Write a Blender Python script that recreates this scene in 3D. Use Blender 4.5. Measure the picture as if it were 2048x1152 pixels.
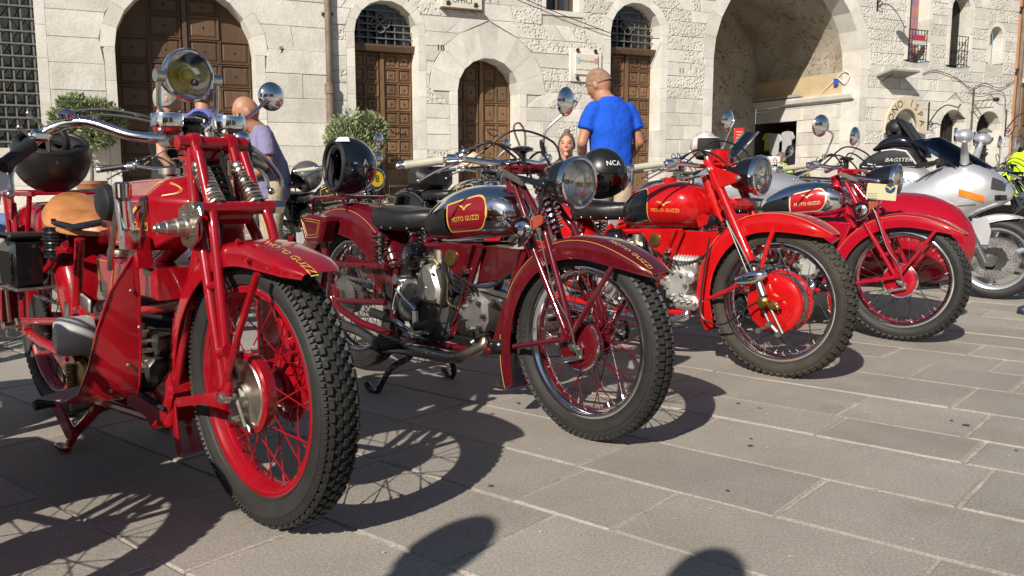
import bpy, bmesh, math, random
from mathutils import Vector, Matrix, Quaternion, noise
from math import sin, cos, pi, radians, sqrt, atan2, tan
R = radians
rnd = random.Random(7)
S = bpy.context.scene
for _o in list(bpy.data.objects): bpy.data.objects.remove(_o)
COL = S.collection

# ------------------------------------------------------------------ camera
EYE = Vector((0, 0, 0.90)); FPX = 1700.0; HORIZON = 352.0
PITCH = math.atan((576 - HORIZON) / FPX)
cd = bpy.data.cameras.new('camera'); cam = bpy.data.objects.new('camera', cd); COL.objects.link(cam)
cd.sensor_width = 36; cd.lens = 36 * FPX / 2048; cd.clip_start = .05; cd.clip_end = 2000
cam.location = EYE; cam.rotation_euler = (pi / 2 - PITCH, 0, 0)
S.camera = cam
# ------------------------------------------------------------------ sky, sun, exposure
SUN_EL = R(34.0); SUN_AZ = R(26.5)          # shadows run away from the lens, 26.5 deg to the right
w = bpy.data.worlds.new('World'); S.world = w; w.use_nodes = True
nt = w.node_tree; bg = nt.nodes['Background']
sky = nt.nodes.new('ShaderNodeTexSky'); sky.sky_type = 'NISHITA'; sky.sun_disc = False
sky.sun_elevation = SUN_EL; sky.sun_rotation = pi + SUN_AZ
sky.air_density = 1.0; sky.dust_density = .6; sky.ozone_density = 1.2
nt.links.new(sky.outputs[0], bg.inputs[0]); bg.inputs[1].default_value = .055
sl = bpy.data.lights.new('sun', 'SUN'); sl.energy = 4.9; sl.angle = R(.53); sl.color = (1, .93, .83)
so = bpy.data.objects.new('sun', sl); COL.objects.link(so)
_d = Vector((sin(SUN_AZ) * cos(SUN_EL), cos(SUN_AZ) * cos(SUN_EL), -sin(SUN_EL)))   # travel direction
so.rotation_euler = _d.to_track_quat('-Z', 'Y').to_euler(); so.location = (-6, -10, 9)
vs = S.view_settings; vs.view_transform = 'Standard'; vs.look = 'None'; vs.exposure = 0.36; vs.gamma = 1; vs.use_curve_mapping = False
S.cycles.max_bounces = 10; S.cycles.transparent_max_bounces = 12; S.cycles.glossy_bounces = 6

# ------------------------------------------------------------------ materials
MATS = {}
def mat(name, col, rough=.5, metal=0, coat=0, bump=0, bscale=60, var=0, vscale=4, spec=.5, aniso=0, rvar=0, col2=None, bdist=.002, grime=0):
    if name in MATS: return MATS[name]
    m = bpy.data.materials.new(name); m.use_nodes = True; n = m.node_tree; b = n.nodes['Principled BSDF']
    b.inputs['Base Color'].default_value = (*col, 1); b.inputs['Roughness'].default_value = rough
    b.inputs['Metallic'].default_value = metal; b.inputs['Specular IOR Level'].default_value = spec
    b.inputs['Coat Weight'].default_value = coat; b.inputs['Coat Roughness'].default_value = .04
    tc = n.nodes.new('ShaderNodeTexCoord')
    if var or col2:
        nz = n.nodes.new('ShaderNodeTexNoise'); nz.inputs['Scale'].default_value = vscale; nz.inputs['Detail'].default_value = 8; nz.inputs['Roughness'].default_value = .62
        n.links.new(tc.outputs['Object'], nz.inputs['Vector'])
        rp = n.nodes.new('ShaderNodeValToRGB'); rp.color_ramp.elements[0].position = .32; rp.color_ramp.elements[1].position = .68
        c2 = col2 or tuple(min(1, c * (1 + var)) for c in col)
        c1 = col if col2 else tuple(c * (1 - var) for c in col)
        rp.color_ramp.elements[0].color = (*c1, 1); rp.color_ramp.elements[1].color = (*c2, 1)
        n.links.new(nz.outputs['Fac'], rp.inputs['Fac']); n.links.new(rp.outputs['Color'], b.inputs['Base Color'])
    if rvar:
        nr = n.nodes.new('ShaderNodeTexNoise'); nr.inputs['Scale'].default_value = 9; nr.inputs['Detail'].default_value = 6
        n.links.new(tc.outputs['Object'], nr.inputs['Vector'])
        mr = n.nodes.new('ShaderNodeMapRange'); mr.inputs['From Min'].default_value = .35; mr.inputs['From Max'].default_value = .7
        mr.inputs['To Min'].default_value = rough; mr.inputs['To Max'].default_value = min(1, rough + rvar)
        n.links.new(nr.outputs['Fac'], mr.inputs['Value']); n.links.new(mr.outputs['Result'], b.inputs['Roughness'])
    if bump:
        nb = n.nodes.new('ShaderNodeTexNoise'); nb.inputs['Scale'].default_value = bscale; nb.inputs['Detail'].default_value = 6
        n.links.new(tc.outputs['Object'], nb.inputs['Vector'])
        bp = n.nodes.new('ShaderNodeBump'); bp.inputs['Strength'].default_value = bump; bp.inputs['Distance'].default_value = bdist
        n.links.new(nb.outputs['Fac'], bp.inputs['Height']); n.links.new(bp.outputs['Normal'], b.inputs['Normal'])
    MATS[name] = m; return m

RED = mat('red enamel', (.27, .003, .009), .22, 0, .8, .04, 40, .16, 6, rvar=.12)
BRED = mat('bright red enamel', (.44, .005, .006), .2, 0, .8, .03, 40, .15, 6, rvar=.1)
MAROON = mat('maroon enamel', (.088, .004, .008), .2, 0, .8, .03, 40, .18, 6, rvar=.12)
CRIMSON = mat('crimson enamel', (.34, .004, .016), .2, 0, .8, .03, 40, .05, 3, rvar=.1)
BLACKP = mat('black enamel', (.008, .008, .009), .16, 0, .7, .03, 40, rvar=.15)
GOLD = mat('gold line', (.62, .36, .08), .4)
CREAM = mat('cream line', (.75, .62, .36), .4)
CHROME = mat('chrome', (.82, .82, .83), .06, 1, 0, .03, 25, rvar=.1)
NICKEL = mat('old nickel', (.62, .58, .50), .2, 1, 0, .08, 60, .12, 20, rvar=.25)
STEEL = mat('bare steel', (.42, .41, .39), .34, 1, 0, .1, 90, .15, 12, rvar=.2)
ALLOY = mat('cast alloy', (.60, .59, .56), .38, .85, 0, .25, 160, .12, 14, rvar=.2)
DALLOY = mat('dark cast metal', (.05, .048, .046), .45, .6, 0, .3, 140, .25, 16, rvar=.25)
BRASS = mat('dull brass', (.38, .27, .10), .38, 1, 0, .15, 90, .25, 16)
RUBBER = mat('tyre rubber', (.014, .0135, .013), .6, 0, 0, .25, 220, col2=(.032, .031, .029), vscale=5, spec=.4)
RUBBERD = mat('dusty tyre rubber', (.020, .0185, .016), .7, 0, 0, .25, 220, col2=(.060, .051, .040), vscale=5, spec=.3)
BRUBBER = mat('black rubber', (.014, .014, .014), .5, 0, 0, .2, 150, .2, 10)
LEATHER = mat('black leather', (.012, .012, .012), .33, 0, 0, .35, 70, .2, 8, rvar=.2, bdist=.003)
TAN = mat('tan saddle leather', (.30, .105, .03), .36, 0, .15, .3, 60, col2=(.50, .21, .07), vscale=9, rvar=.25)
GREYGRIP = mat('grey grip rubber', (.40, .38, .30), .6, 0, 0, .2, 120, .1, 12)
CABLE = mat('black cable', (.012, .012, .012), .4)
PIPE = mat('heat stained steel', (.55, .50, .44), .2, 1, 0, .06, 50, col2=(.36, .27, .17), vscale=5, rvar=.2)
WHITE = mat('white paint', (.78, .78, .76), .35, 0, .3)
MIRRORM = mat('mirror glass', (.86, .87, .88), .015, 1)
YELLOW = mat('yellow sticker', (.75, .52, .02), .4)
INK = mat('black print', (.012, .012, .014), .5)
ORANGE = mat('orange lens', (.85, .20, .012), .15, 0, .6)
REDLENS = mat('red lens', (.5, .01, .01), .12, 0, .6)
SILVER = mat('silver lacquer', (.70, .71, .73), .33, .65, .7, .02, 60, rvar=.05)

for _m in (RED, BRED, MAROON, CRIMSON):
    _b = _m.node_tree.nodes['Principled BSDF']; _b.inputs['Specular IOR Level'].default_value = .15; _b.inputs['Coat Weight'].default_value = 1; _b.inputs['Coat Roughness'].default_value = .025
    _n = _m.node_tree; _t = _n.nodes.new('ShaderNodeTexCoord'); _z = _n.nodes.new('ShaderNodeTexNoise'); _z.inputs['Scale'].default_value = 7; _z.inputs['Detail'].default_value = 9; _z.inputs['Roughness'].default_value = .7; _n.links.new(_t.outputs['Object'], _z.inputs['Vector'])
    _r = _n.nodes.new('ShaderNodeMapRange'); _r.inputs['From Min'].default_value = .45; _r.inputs['From Max'].default_value = .75; _r.inputs['To Min'].default_value = .02; _r.inputs['To Max'].default_value = .30; _n.links.new(_z.outputs['Fac'], _r.inputs['Value']); _n.links.new(_r.outputs['Result'], _b.inputs['Coat Roughness'])

def glassy(name, col=(1, 1, 1), refl=.12, flute=0, rough=.02):
    m = bpy.data.materials.new(name); m.use_nodes = True; n = m.node_tree; n.nodes.clear()
    o = n.nodes.new('ShaderNodeOutputMaterial'); t = n.nodes.new('ShaderNodeBsdfTransparent'); g = n.nodes.new('ShaderNodeBsdfGlossy')
    t.inputs[0].default_value = (*col, 1); g.inputs['Roughness'].default_value = rough
    f = n.nodes.new('ShaderNodeFresnel'); f.inputs['IOR'].default_value = 1.5
    a = n.nodes.new('ShaderNodeMath'); a.operation = 'ADD'; a.inputs[1].default_value = refl - .04; a.use_clamp = True
    n.links.new(f.outputs[0], a.inputs[0])
    x = n.nodes.new('ShaderNodeMixShader'); n.links.new(a.outputs[0], x.inputs[0]); n.links.new(t.outputs[0], x.inputs[1]); n.links.new(g.outputs[0], x.inputs[2])
    n.links.new(x.outputs[0], o.inputs[0])
    if flute:
        tc = n.nodes.new('ShaderNodeTexCoord'); wv = n.nodes.new('ShaderNodeTexWave'); wv.inputs['Scale'].default_value = flute; wv.bands_direction = 'Y'
        n.links.new(tc.outputs['Object'], wv.inputs['Vector']); bp = n.nodes.new('ShaderNodeBump'); bp.inputs['Strength'].default_value = .6; bp.inputs['Distance'].default_value = .004
        n.links.new(wv.outputs['Fac'], bp.inputs['Height']); n.links.new(bp.outputs[0], g.inputs['Normal']); n.links.new(bp.outputs[0], f.inputs['Normal'])
    MATS[name] = m; return m
GLASS = glassy('lens glass', refl=.05, flute=40)
DARKGLASS = glassy('smoked screen', (.20, .27, .40), .08)
CLEARSCREEN = glassy('clear screen', (.80, .86, .90), .32)
YGLASS = glassy('yellow bulb glass', (.80, .66, .03), .14)
REFL = mat('lamp reflector', (.80, .79, .76), .13, 1, 0, .05, 20)
YBULB = mat('yellow bulb', (.85, .70, .02), .06, 0, 1)
PANE = glassy('old window pane', (.25, .25, .24), .05)

# ------------------------------------------------------------------ mesh building
def frame_for(d):
    d = Vector(d).normalized(); a = Vector((0, 0, 1)) if abs(d.z) < .9 else Vector((1, 0, 0))
    x = d.cross(a).normalized(); return x, d.cross(x).normalized(), d
class MB:
    def __init__(s): s.v = []; s.f = []; s.m = []; s.k = 0
    def mi(s, k): s.k = k; return s
    def add(s, vs, fs):
        o = len(s.v); s.v.extend([tuple(p) for p in vs])
        for f in fs: s.f.append(tuple(i + o for i in f)); s.m.append(s.k)
        return s
    def box(s, c, size, rot=None, taper=1.0):
        hx, hy, hz = [a / 2 for a in size]; P = []
        for z, t in ((-hz, 1), (hz, taper)):
            for x, y in ((-1, -1), (1, -1), (1, 1), (-1, 1)): P.append(Vector((x * hx * t, y * hy * t, z)))
        if rot is not None: P = [rot @ p for p in P]
        c = Vector(c)
        return s.add([p + c for p in P], [(3, 2, 1, 0), (4, 5, 6, 7), (0, 1, 5, 4), (1, 2, 6, 5), (2, 3, 7, 6), (3, 0, 4, 7)])
    def rbox(s, c, size, b=.006, rot=None):
        """box with chamfered edges along its local y extrusion (rounded front)"""
        hx, hy, hz = [a / 2 for a in size]; b = min(b, hx * .9, hz * .9, hy * .9)
        def ring(y, k):
            X, Z = hx - k, hz - k
            return [Vector(p) for p in ((-X + b, y, -Z), (X - b, y, -Z), (X, y, -Z + b), (X, y, Z - b), (X - b, y, Z), (-X + b, y, Z), (-X, y, Z - b), (-X, y, -Z + b))]
        rings = [ring(-hy, b * .8), ring(-hy + b, 0), ring(hy - b, 0), ring(hy, b * .8)]
        c = Vector(c)
        rings = [[(rot @ p if rot is not None else p) + c for p in r] for r in rings]
        return s.loft(rings)
    def loft(s, rings, closed=True, caps=True):
        n = len(rings[0]); V = [p for r in rings for p in r]; F = []
        for i in range(len(rings) - 1):
            for j in range(n if closed else n - 1):
                a = i * n + j; b = i * n + (j + 1) % n; F.append((a, b, b + n, a + n))
        if caps and closed:
            F.append(tuple(range(n - 1, -1, -1))); L = (len(rings) - 1) * n; F.append(tuple(range(L, L + n)))
        return s.add(V, F)
    def tube(s, pts, r, n=8, closed=False, caps=True):
        pts = [Vector(p) for p in pts]; N = len(pts); rr = r if isinstance(r, (list, tuple)) else [r] * N
        T = []
        for i in range(N):
            if closed: d = pts[(i + 1) % N] - pts[i - 1]
            else: d = pts[min(i + 1, N - 1)] - pts[max(i - 1, 0)]
            T.append(d.normalized() if d.length > 1e-9 else Vector((0, 0, 1)))
        x, y, _ = frame_for(T[0]); rings = []
        for i in range(N):
            if i:
                q = T[i - 1].rotation_difference(T[i]); x = q @ x
                x = (x - T[i] * x.dot(T[i])).normalized()
            y = T[i].cross(x)
            rings.append([pts[i] + (x * cos(2 * pi * k / n) + y * sin(2 * pi * k / n)) * rr[i] for k in range(n)])
        if closed: rings.append(rings[0])
        return s.loft(rings, True, caps and not closed)
    def cyl(s, a, b, r0, r1=None, n=16, caps=True): return s.tube([a, b], [r0, r0 if r1 is None else r1], n, False, caps)
    def lathe(s, prof, o, axis, n=24, caps=True):
        """prof: (radius, distance along axis)"""
        x, y, d = frame_for(axis); o = Vector(o)
        rings = [[o + d * h + (x * cos(2 * pi * k / n) + y * sin(2 * pi * k / n)) * max(r, 1e-5) for k in range(n)] for r, h in prof]
        return s.loft(rings, True, caps)
    def sphere(s, c, r, n=14, m=9):
        r = r if isinstance(r, (tuple, list)) else (r, r, r); c = Vector(c)
        rings = [[c + Vector((r[0] * sin(pi * i / m) * cos(2 * pi * k / n), r[1] * sin(pi * i / m) * sin(2 * pi * k / n), r[2] * cos(pi * i / m))) for k in range(n)] for i in range(m, -1, -1)]
        for ri in (0, -1): rings[ri] = [p + Vector((1e-5 * cos(2 * pi * k / n), 1e-5 * sin(2 * pi * k / n), 0)) for k, p in enumerate(rings[ri])]
        return s.loft(rings, True, False)
    def torus(s, c, axis, R_, r, n=40, m=10):
        x, y, d = frame_for(axis); c = Vector(c)
        rings = []
        for i in range(n + 1):
            u = x * cos(2 * pi * i / n) + y * sin(2 * pi * i / n)
            rings.append([c + u * (R_ + r * cos(2 * pi * k / m)) + d * r * sin(2 * pi * k / m) for k in range(m)])
        return s.loft(rings, True, False)
    def coil(s, a, b, R_, r, turns, n=10, m=6):
        a = Vector(a); b = Vector(b); x, y, d = frame_for(b - a); N = int(turns * n)
        return s.tube([a + (b - a) * (i / N) + (x * cos(2 * pi * i / n) + y * sin(2 * pi * i / n)) * R_ for i in range(N + 1)], r, m)
    def prism(s, poly, y0, y1, b=0.0, ax='y'):
        """polygon of (x,z) swept from y0 to y1 (along local y), chamfer b on the y0 face rim"""
        n = len(poly); cx = sum(p[0] for p in poly) / n; cz = sum(p[1] for p in poly) / n
        def sh(k):
            out = []
            for i in range(n):
                p = Vector(poly[i]); a = Vector(poly[i - 1]); c = Vector(poly[(i + 1) % n])
                e1 = (p - a).normalized(); e2 = (c - p).normalized()
                n1 = Vector((-e1.y, e1.x)); n2 = Vector((-e2.y, e2.x))
                bis = (n1 + n2); L = bis.length
                bis = bis / L if L > 1e-6 else n1
                if bis.dot(Vector((cx, cz)) - p) < 0 and L < .2: bis = -bis
                out.append(p + bis * k / max(.5, bis.dot(n1)))
            return out
        area = sum(poly[i - 1][0] * poly[i][1] - poly[i][0] * poly[i - 1][1] for i in range(n))
        sg = 1 if area > 0 else -1
        sgn = 1 if y1 > y0 else -1
        layers = [(y0, b), (y0 + sgn * b, 0), (y1 - sgn * b, 0), (y1, b)] if b else [(y0, 0), (y1, 0)]
        if ax == 'y': mk = lambda p, y: Vector((p[0], y, p[1]))
        elif ax == 'z': mk = lambda p, y: Vector((p[0], p[1], y))
        else: mk = lambda p, y: Vector((y, p[0], p[1]))
        return s.loft([[mk(p, y) for p in (sh(sg * k) if k else [Vector(q) for q in poly])] for y, k in layers])
    def xf(s, M):
        s.v = [tuple(M @ Vector(p)) for p in s.v]; return s
    def mesh(s, name, mats, angle=38, smooth=True, fix=True):
        me = bpy.data.meshes.new(name); me.from_pydata(s.v, [], s.f)
        for m in (mats if isinstance(mats, (list, tuple)) else [mats]): me.materials.append(m)
        me.polygons.foreach_set('material_index', s.m)
        if fix:
            bm = bmesh.new(); bm.from_mesh(me); bmesh.ops.remove_doubles(bm, verts=bm.verts, dist=2e-6)
            bmesh.ops.recalc_face_normals(bm, faces=bm.faces); bm.to_mesh(me); bm.free()
        if smooth:
            me.polygons.foreach_set('use_smooth', [True] * len(me.polygons)); me.set_sharp_from_angle(angle=R(angle))
        me.update(); return me
    def build(s, name, mats, parent=None, **k):
        o = bpy.data.objects.new(name, s.mesh(name, mats, **k)); COL.objects.link(o)
        if parent is not None: o.parent = parent
        return o
def link(name, me, parent=None, M=None):
    o = bpy.data.objects.new(name, me); COL.objects.link(o)
    if parent is not None: o.parent = parent
    if M is not None: o.matrix_local = M
    return o
def tag(o, label, cat, group=None):
    o['label'] = label; o['category'] = cat
    if group: o['group'] = group
    return o
def thing(name, label, cat, loc=(0, 0, 0), rz=0, group=None):
    o = bpy.data.objects.new(name, None); COL.objects.link(o); o.location = loc; o.rotation_euler = (0, 0, rz); o.empty_display_size = .2
    return tag(o, label, cat, group)
def kind(o, k): o['kind'] = k; return o
def smooth_path(pts, k=6):
    """Catmull-Rom through the points"""
    P = [Vector(p) for p in pts]; P = [P[0] * 2 - P[1]] + P + [P[-1] * 2 - P[-2]]; out = []
    for i in range(1, len(P) - 2):
        for j in range(k):
            t = j / k; a, b, c, d = P[i - 1], P[i], P[i + 1], P[i + 2]
            out.append(.5 * ((2 * b) + (c - a) * t + (2 * a - 5 * b + 4 * c - d) * t * t + (3 * b - a - 3 * c + d) * t ** 3))
    out.append(P[-2]); return out
_tx = {}
def text2d(s, size):
    """centred letter shapes: vertices in (x, y), faces"""
    if (s) not in _tx:
        cu = bpy.data.curves.new('txt', 'FONT'); cu.body = s; cu.size = 1; cu.align_x = 'CENTER'; cu.align_y = 'CENTER'; cu.resolution_u = 2
        o = bpy.data.objects.new('txt', cu); COL.objects.link(o)
        dg = bpy.context.evaluated_depsgraph_get(); me = bpy.data.meshes.new_from_object(o.evaluated_get(dg))
        _tx[s] = ([tuple(v.co) for v in me.vertices], [tuple(p.vertices) for p in me.polygons])
        bpy.data.objects.remove(o); bpy.data.curves.remove(cu); bpy.data.meshes.remove(me)
    v, f = _tx[s]; return [Vector((a * size, b * size, 0)) for a, b, c in v], f
def lettering(mb, s, size, fn, sx=1):
    v, f = text2d(s, size); mb.add([fn(p.x * sx, p.y) for p in v], f)
EAGLE = [(0, -.12), (.12, -.05), (.2, .12), (.55, .28), (1, .30), (.8, .16), (.5, .05), (.3, -.1), (.12, -.22), (.18, -.36), (0, -.42), (-.18, -.36), (-.12, -.22), (-.3, -.1), (-.5, .05), (-.8, .16), (-1, .30), (-.55, .28), (-.2, .12), (-.12, -.05)]
def eagle(mb, size, fn):
    P = [fn(x * size, y * size) for x, y in EAGLE]
    F = [(0, 1, 8, 10, 12, 19)]
    mb.add(P, [(1, 2, 7, 8), (2, 3, 6, 7), (3, 4, 5, 6), (19, 12, 13, 18), (18, 13, 14, 17), (17, 14, 15, 16), (0, 1, 8, 12, 19), (8, 9, 10, 11, 12)])
# ================================================================== paving
def stone_mat(name, c1, c2, scale=3.0, bump=.35, bscale=35, pits=0, rough=.85, objvar=.12, stain=None, streak=False):
    m = bpy.data.materials.new(name); m.use_nodes = True; n = m.node_tree; b = n.nodes['Principled BSDF']; L = n.links.new
    b.inputs['Roughness'].default_value = rough; b.inputs['Specular IOR Level'].default_value = .3
    tc = n.nodes.new('ShaderNodeTexCoord'); oi = n.nodes.new('ShaderNodeObjectInfo')
    geo = n.nodes.new('ShaderNodeNewGeometry')
    nz = n.nodes.new('ShaderNodeTexNoise'); nz.inputs['Scale'].default_value = scale; nz.inputs['Detail'].default_value = 9; nz.inputs['Roughness'].default_value = .65
    L(geo.outputs['Position'], nz.inputs['Vector'])
    rp = n.nodes.new('ShaderNodeValToRGB'); rp.color_ramp.elements[0].position = .3; rp.color_ramp.elements[1].position = .7
    rp.color_ramp.elements[0].color = (*c1, 1); rp.color_ramp.elements[1].color = (*c2, 1); L(nz.outputs['Fac'], rp.inputs['Fac'])
    hs = n.nodes.new('ShaderNodeHueSaturation'); mr = n.nodes.new('ShaderNodeMapRange')
    mr.inputs['To Min'].default_value = 1 - objvar; mr.inputs['To Max'].default_value = 1 + objvar
    ia = n.nodes.new('ShaderNodeMath'); ia.operation = 'ADD'; ib = n.nodes.new('ShaderNodeMath'); ib.operation = 'FRACT'
    L(oi.outputs['Random'], ia.inputs[0]); L(geo.outputs['Random Per Island'], ia.inputs[1]); L(ia.outputs[0], ib.inputs[0]); L(ib.outputs[0], mr.inputs['Value'])
    L(mr.outputs['Result'], hs.inputs['Value']); L(rp.outputs['Color'], hs.inputs['Color'])
    last = hs.outputs['Color']
    # fine speckle
    sp = n.nodes.new('ShaderNodeTexNoise'); sp.inputs['Scale'].default_value = 140; sp.inputs['Detail'].default_value = 4; L(geo.outputs['Position'], sp.inputs['Vector'])
    sr = n.nodes.new('ShaderNodeMapRange'); sr.inputs['From Min'].default_value = .35; sr.inputs['From Max'].default_value = .65; sr.inputs['To Min'].default_value = .8; sr.inputs['To Max'].default_value = 1.2
    L(sp.outputs['Fac'], sr.inputs['Value'])
    mx = n.nodes.new('ShaderNodeMix'); mx.data_type = 'RGBA'; mx.blend_type = 'MULTIPLY'; mx.inputs['Factor'].default_value = 1
    L(last, mx.inputs['A']); L(sr.outputs['Result'], mx.inputs['B']); last = mx.outputs['Result']
    if stain:
        vn = n.nodes.new('ShaderNodeTexNoise'); vn.inputs['Scale'].default_value = 1.1; vn.inputs['Detail'].default_value = 10; vn.inputs['Roughness'].default_value = .7; mpp = n.nodes.new('ShaderNodeMapping'); mpp.inputs['Scale'].default_value = (1.6, 1.6, .45) if streak else (1, 1, 1); L(geo.outputs['Position'], mpp.inputs['Vector']); L(mpp.outputs[0], vn.inputs['Vector'])
        vr = n.nodes.new('ShaderNodeValToRGB'); vr.color_ramp.elements[0].position = .55; vr.color_ramp.elements[1].position = .75
        vr.color_ramp.elements[0].color = (0, 0, 0, 1); vr.color_ramp.elements[1].color = (.8, .8, .8, 1); L(vn.outputs['Fac'], vr.inputs['Fac'])
        m2 = n.nodes.new('ShaderNodeMix'); m2.data_type = 'RGBA'; L(vr.outputs['Color'], m2.inputs['Factor']); L(last, m2.inputs['A']); m2.inputs['B'].default_value = (*stain, 1); last = m2.outputs['Result']
    L(last, b.inputs['Base Color'])
    bn = n.nodes.new('ShaderNodeTexNoise'); bn.inputs['Scale'].default_value = bscale; bn.inputs['Detail'].default_value = 8; bn.inputs['Roughness'].default_value = .7; L(geo.outputs['Position'], bn.inputs['Vector'])
    bp = n.nodes.new('ShaderNodeBump'); bp.inputs['Strength'].default_value = bump; bp.inputs['Distance'].default_value = .012; L(bn.outputs['Fac'], bp.inputs['Height'])
    if pits:
        vo = n.nodes.new('ShaderNodeTexVoronoi'); vo.inputs['Scale'].default_value = pits; L(geo.outputs['Position'], vo.inputs['Vector'])
        pr = n.nodes.new('ShaderNodeMapRange'); pr.inputs['From Min'].default_value = .15; pr.inputs['From Max'].default_value = .5; L(vo.outputs['Distance'], pr.inputs['Value'])
        b2 = n.nodes.new('ShaderNodeBump'); b2.inputs['Strength'].default_value = .8; b2.inputs['Distance'].default_value = .02; L(pr.outputs['Result'], b2.inputs['Height']); L(bp.outputs[0], b2.inputs['Normal']); L(b2.outputs[0], b.inputs['Normal'])
    else: L(bp.outputs[0], b.inputs['Normal'])
    MATS[name] = m; return m
PAVE = stone_mat('paving stone', (.260, .234, .200), (.342, .312, .272), 1.9, .09, 150, rough=.66, objvar=.13, stain=(.205, .184, .158))
MORTAR = stone_mat('pale mortar', (.32, .285, .235), (.56, .52, .445), 9, .8, 60, objvar=0)
FAR_G = stone_mat('far paving', (.235, .216, .19), (.31, .29, .26), 1.5, .2, 60, objvar=0)

PA = R(-48.5); PD = Vector((-sin(PA), -cos(PA), 0)); PN = Vector((-PD.y, PD.x, 0))
def pave(p, q, z=0): 
    v = PD * p + PN * (q + .05 * (p + 1)); v.z = z; return v
g = MB(); rr = [0.6, 3, 6, 12, 25, 60, 200, 700]; nseg = 48
Vg = [(0, 4, -.0055)]; Fg = []
for r in rr: Vg += [(r * cos(2 * pi * k / nseg), 4 + r * sin(2 * pi * k / nseg), -.0055) for k in range(nseg)]
for k in range(nseg): Fg.append((0, 1 + k, 1 + (k + 1) % nseg))
for i in range(len(rr) - 1):
    for k in range(nseg):
        a = 1 + i * nseg + k; b = 1 + i * nseg + (k + 1) % nseg; Fg.append((a, a + nseg, b + nseg, b))
ground = g.add(Vg, Fg).build('ground', MORTAR, smooth=False); kind(ground, 'structure')

rowsq = [-1.15, -.72, -.28, .13, .54, .92, 1.325, 1.735, 2.085, 2.455, 2.87, 3.165, 3.555, 3.975, 4.35, 4.69, 5.05]
while rowsq[-1] < 13: rowsq.append(rowsq[-1] + rnd.uniform(.31, .42))
known = {1.735: [-1.19, -1.512], 1.325: [-1.36], .92: [-2.2, -3.104], .54: [-2.518], 2.085: [-.917], 2.455: [-.563, -1.48], 2.87: [-1.12, -.65], 3.165: [-1.163], 3.555: [-.862, -1.855], 3.975: [-1.146], 4.35: [-1.381, -.904], 4.69: [-1.073]}
def slab(mb, p0, p1, q0, q1, jit, z):
    gx = rnd.uniform(.002, .0085); gy = rnd.uniform(.001, .005)
    def edge(a, b, n):
        return [(a[0] + (b[0] - a[0]) * i / n, a[1] + (b[1] - a[1]) * i / n) for i in range(n)]
    c = [(p0 + gx, q0 + gy), (p1 - gx, q0 + gy), (p1 - gx, q1 - gy), (p0 + gx, q1 - gy)]
    nl = max(3, min(9, int((p1 - p0) / .1)))
    E = edge(c[0], c[1], nl) + edge(c[1], c[2], 4) + edge(c[2], c[3], nl) + edge(c[3], c[0], 4)
    E = [(a + rnd.uniform(-1, 1) * jit, b + rnd.uniform(-1, 1) * jit) for a, b in E]
    cx = (p0 + p1) / 2; cy = (q0 + q1) / 2; n = len(E); ch = .006
    t1 = rnd.uniform(-.0012, .0012); t2 = rnd.uniform(-.0012, .0012)
    top = [pave(a + (cx - a) / max(.05, abs(cx - a)) * ch * min(1, abs(cx - a) / .05), b + (cy - b) / max(.05, abs(cy - b)) * ch * min(1, abs(cy - b) / .05), z + t1 * (a - cx) / .4 + t2 * (b - cy) / .2) for a, b in E]
    mid = [pave(a, b, z - .004) for a, b in E]; low = [pave(a, b, -.03) for a, b in E]
    mb.loft([low, mid, top], True, False); mb.add([top[i] for i in range(n)], [tuple(range(n))])
stones = []
fwdv = Vector((0, 1, 0))
for i in range(len(rowsq) - 1):
    q0, q1 = rowsq[i], rowsq[i + 1]; ks = sorted(known.get(q0, [rnd.uniform(-1.6, -.4)])); J = list(ks)
    # fill wide gaps between the joints that can be seen, then run on at both ends
    full = [J[0]]
    for a in J[1:]:
        n = max(1, round((a - full[-1]) / .95)) if a - full[-1] > 1.5 else 1
        s0 = full[-1]
        for k in range(1, n + 1): full.append(s0 + (a - s0) * k / n)
    while full[-1] < 6: full.append(full[-1] + rnd.choice([.42, .55, .7, .85, .62, .95]) * rnd.uniform(.9, 1.1))
    while full[0] > -12: full.insert(0, full[0] - rnd.choice([.45, .58, .75, .9, .65]) * rnd.uniform(.9, 1.1))
    for a, b in zip(full, full[1:]):
        c = pave((a + b) / 2, (q0 + q1) / 2)
        if c.y < .8 or c.y > 13 or abs(c.x) > .72 * c.y + 1.1: continue
        stones.append((c.length, a, b, q0, q1))
stones.sort()
for n_, (d, a, b, q0, q1) in enumerate(stones[:298]):
    mb = MB(); slab(mb, a, b, q0, q1, .0022, rnd.uniform(-.0015, .0015)); mb.build('paving_stone', PAVE, ground, smooth=False, fix=False)
mb = MB()
for d, a, b, q0, q1 in stones[298:]: slab(mb, a, b, q0, q1, .0022, rnd.uniform(-.0015, .0015))
if mb.v: kind(mb.build('far_paving_stones', PAVE, ground, smooth=False, fix=False), 'stuff')
# ground beyond the slabs
mb = MB(); mb.add([(-60, 13.4, -.001), (60, 13.4, -.001), (60, 40, -.001), (-60, 40, -.001)], [(0, 1, 2, 3)]); mb.add([(-60, -60, -.001), (60, -60, -.001), (60, .2, -.001), (-60, .2, -.001)], [(0, 1, 2, 3)])
mb.add([(-60, .2, -.0015), (-7, .2, -.0015), (-12, 13.4, -.0015), (-60, 13.4, -.0015)], [(0, 1, 2, 3)]); mb.add([(7, .2, -.0015), (60, .2, -.0015), (60, 13.4, -.0015), (12, 13.4, -.0015)], [(0, 1, 2, 3)])
kind(mb.build('square_pavement', FAR_G, smooth=False, fix=False), 'structure')

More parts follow.
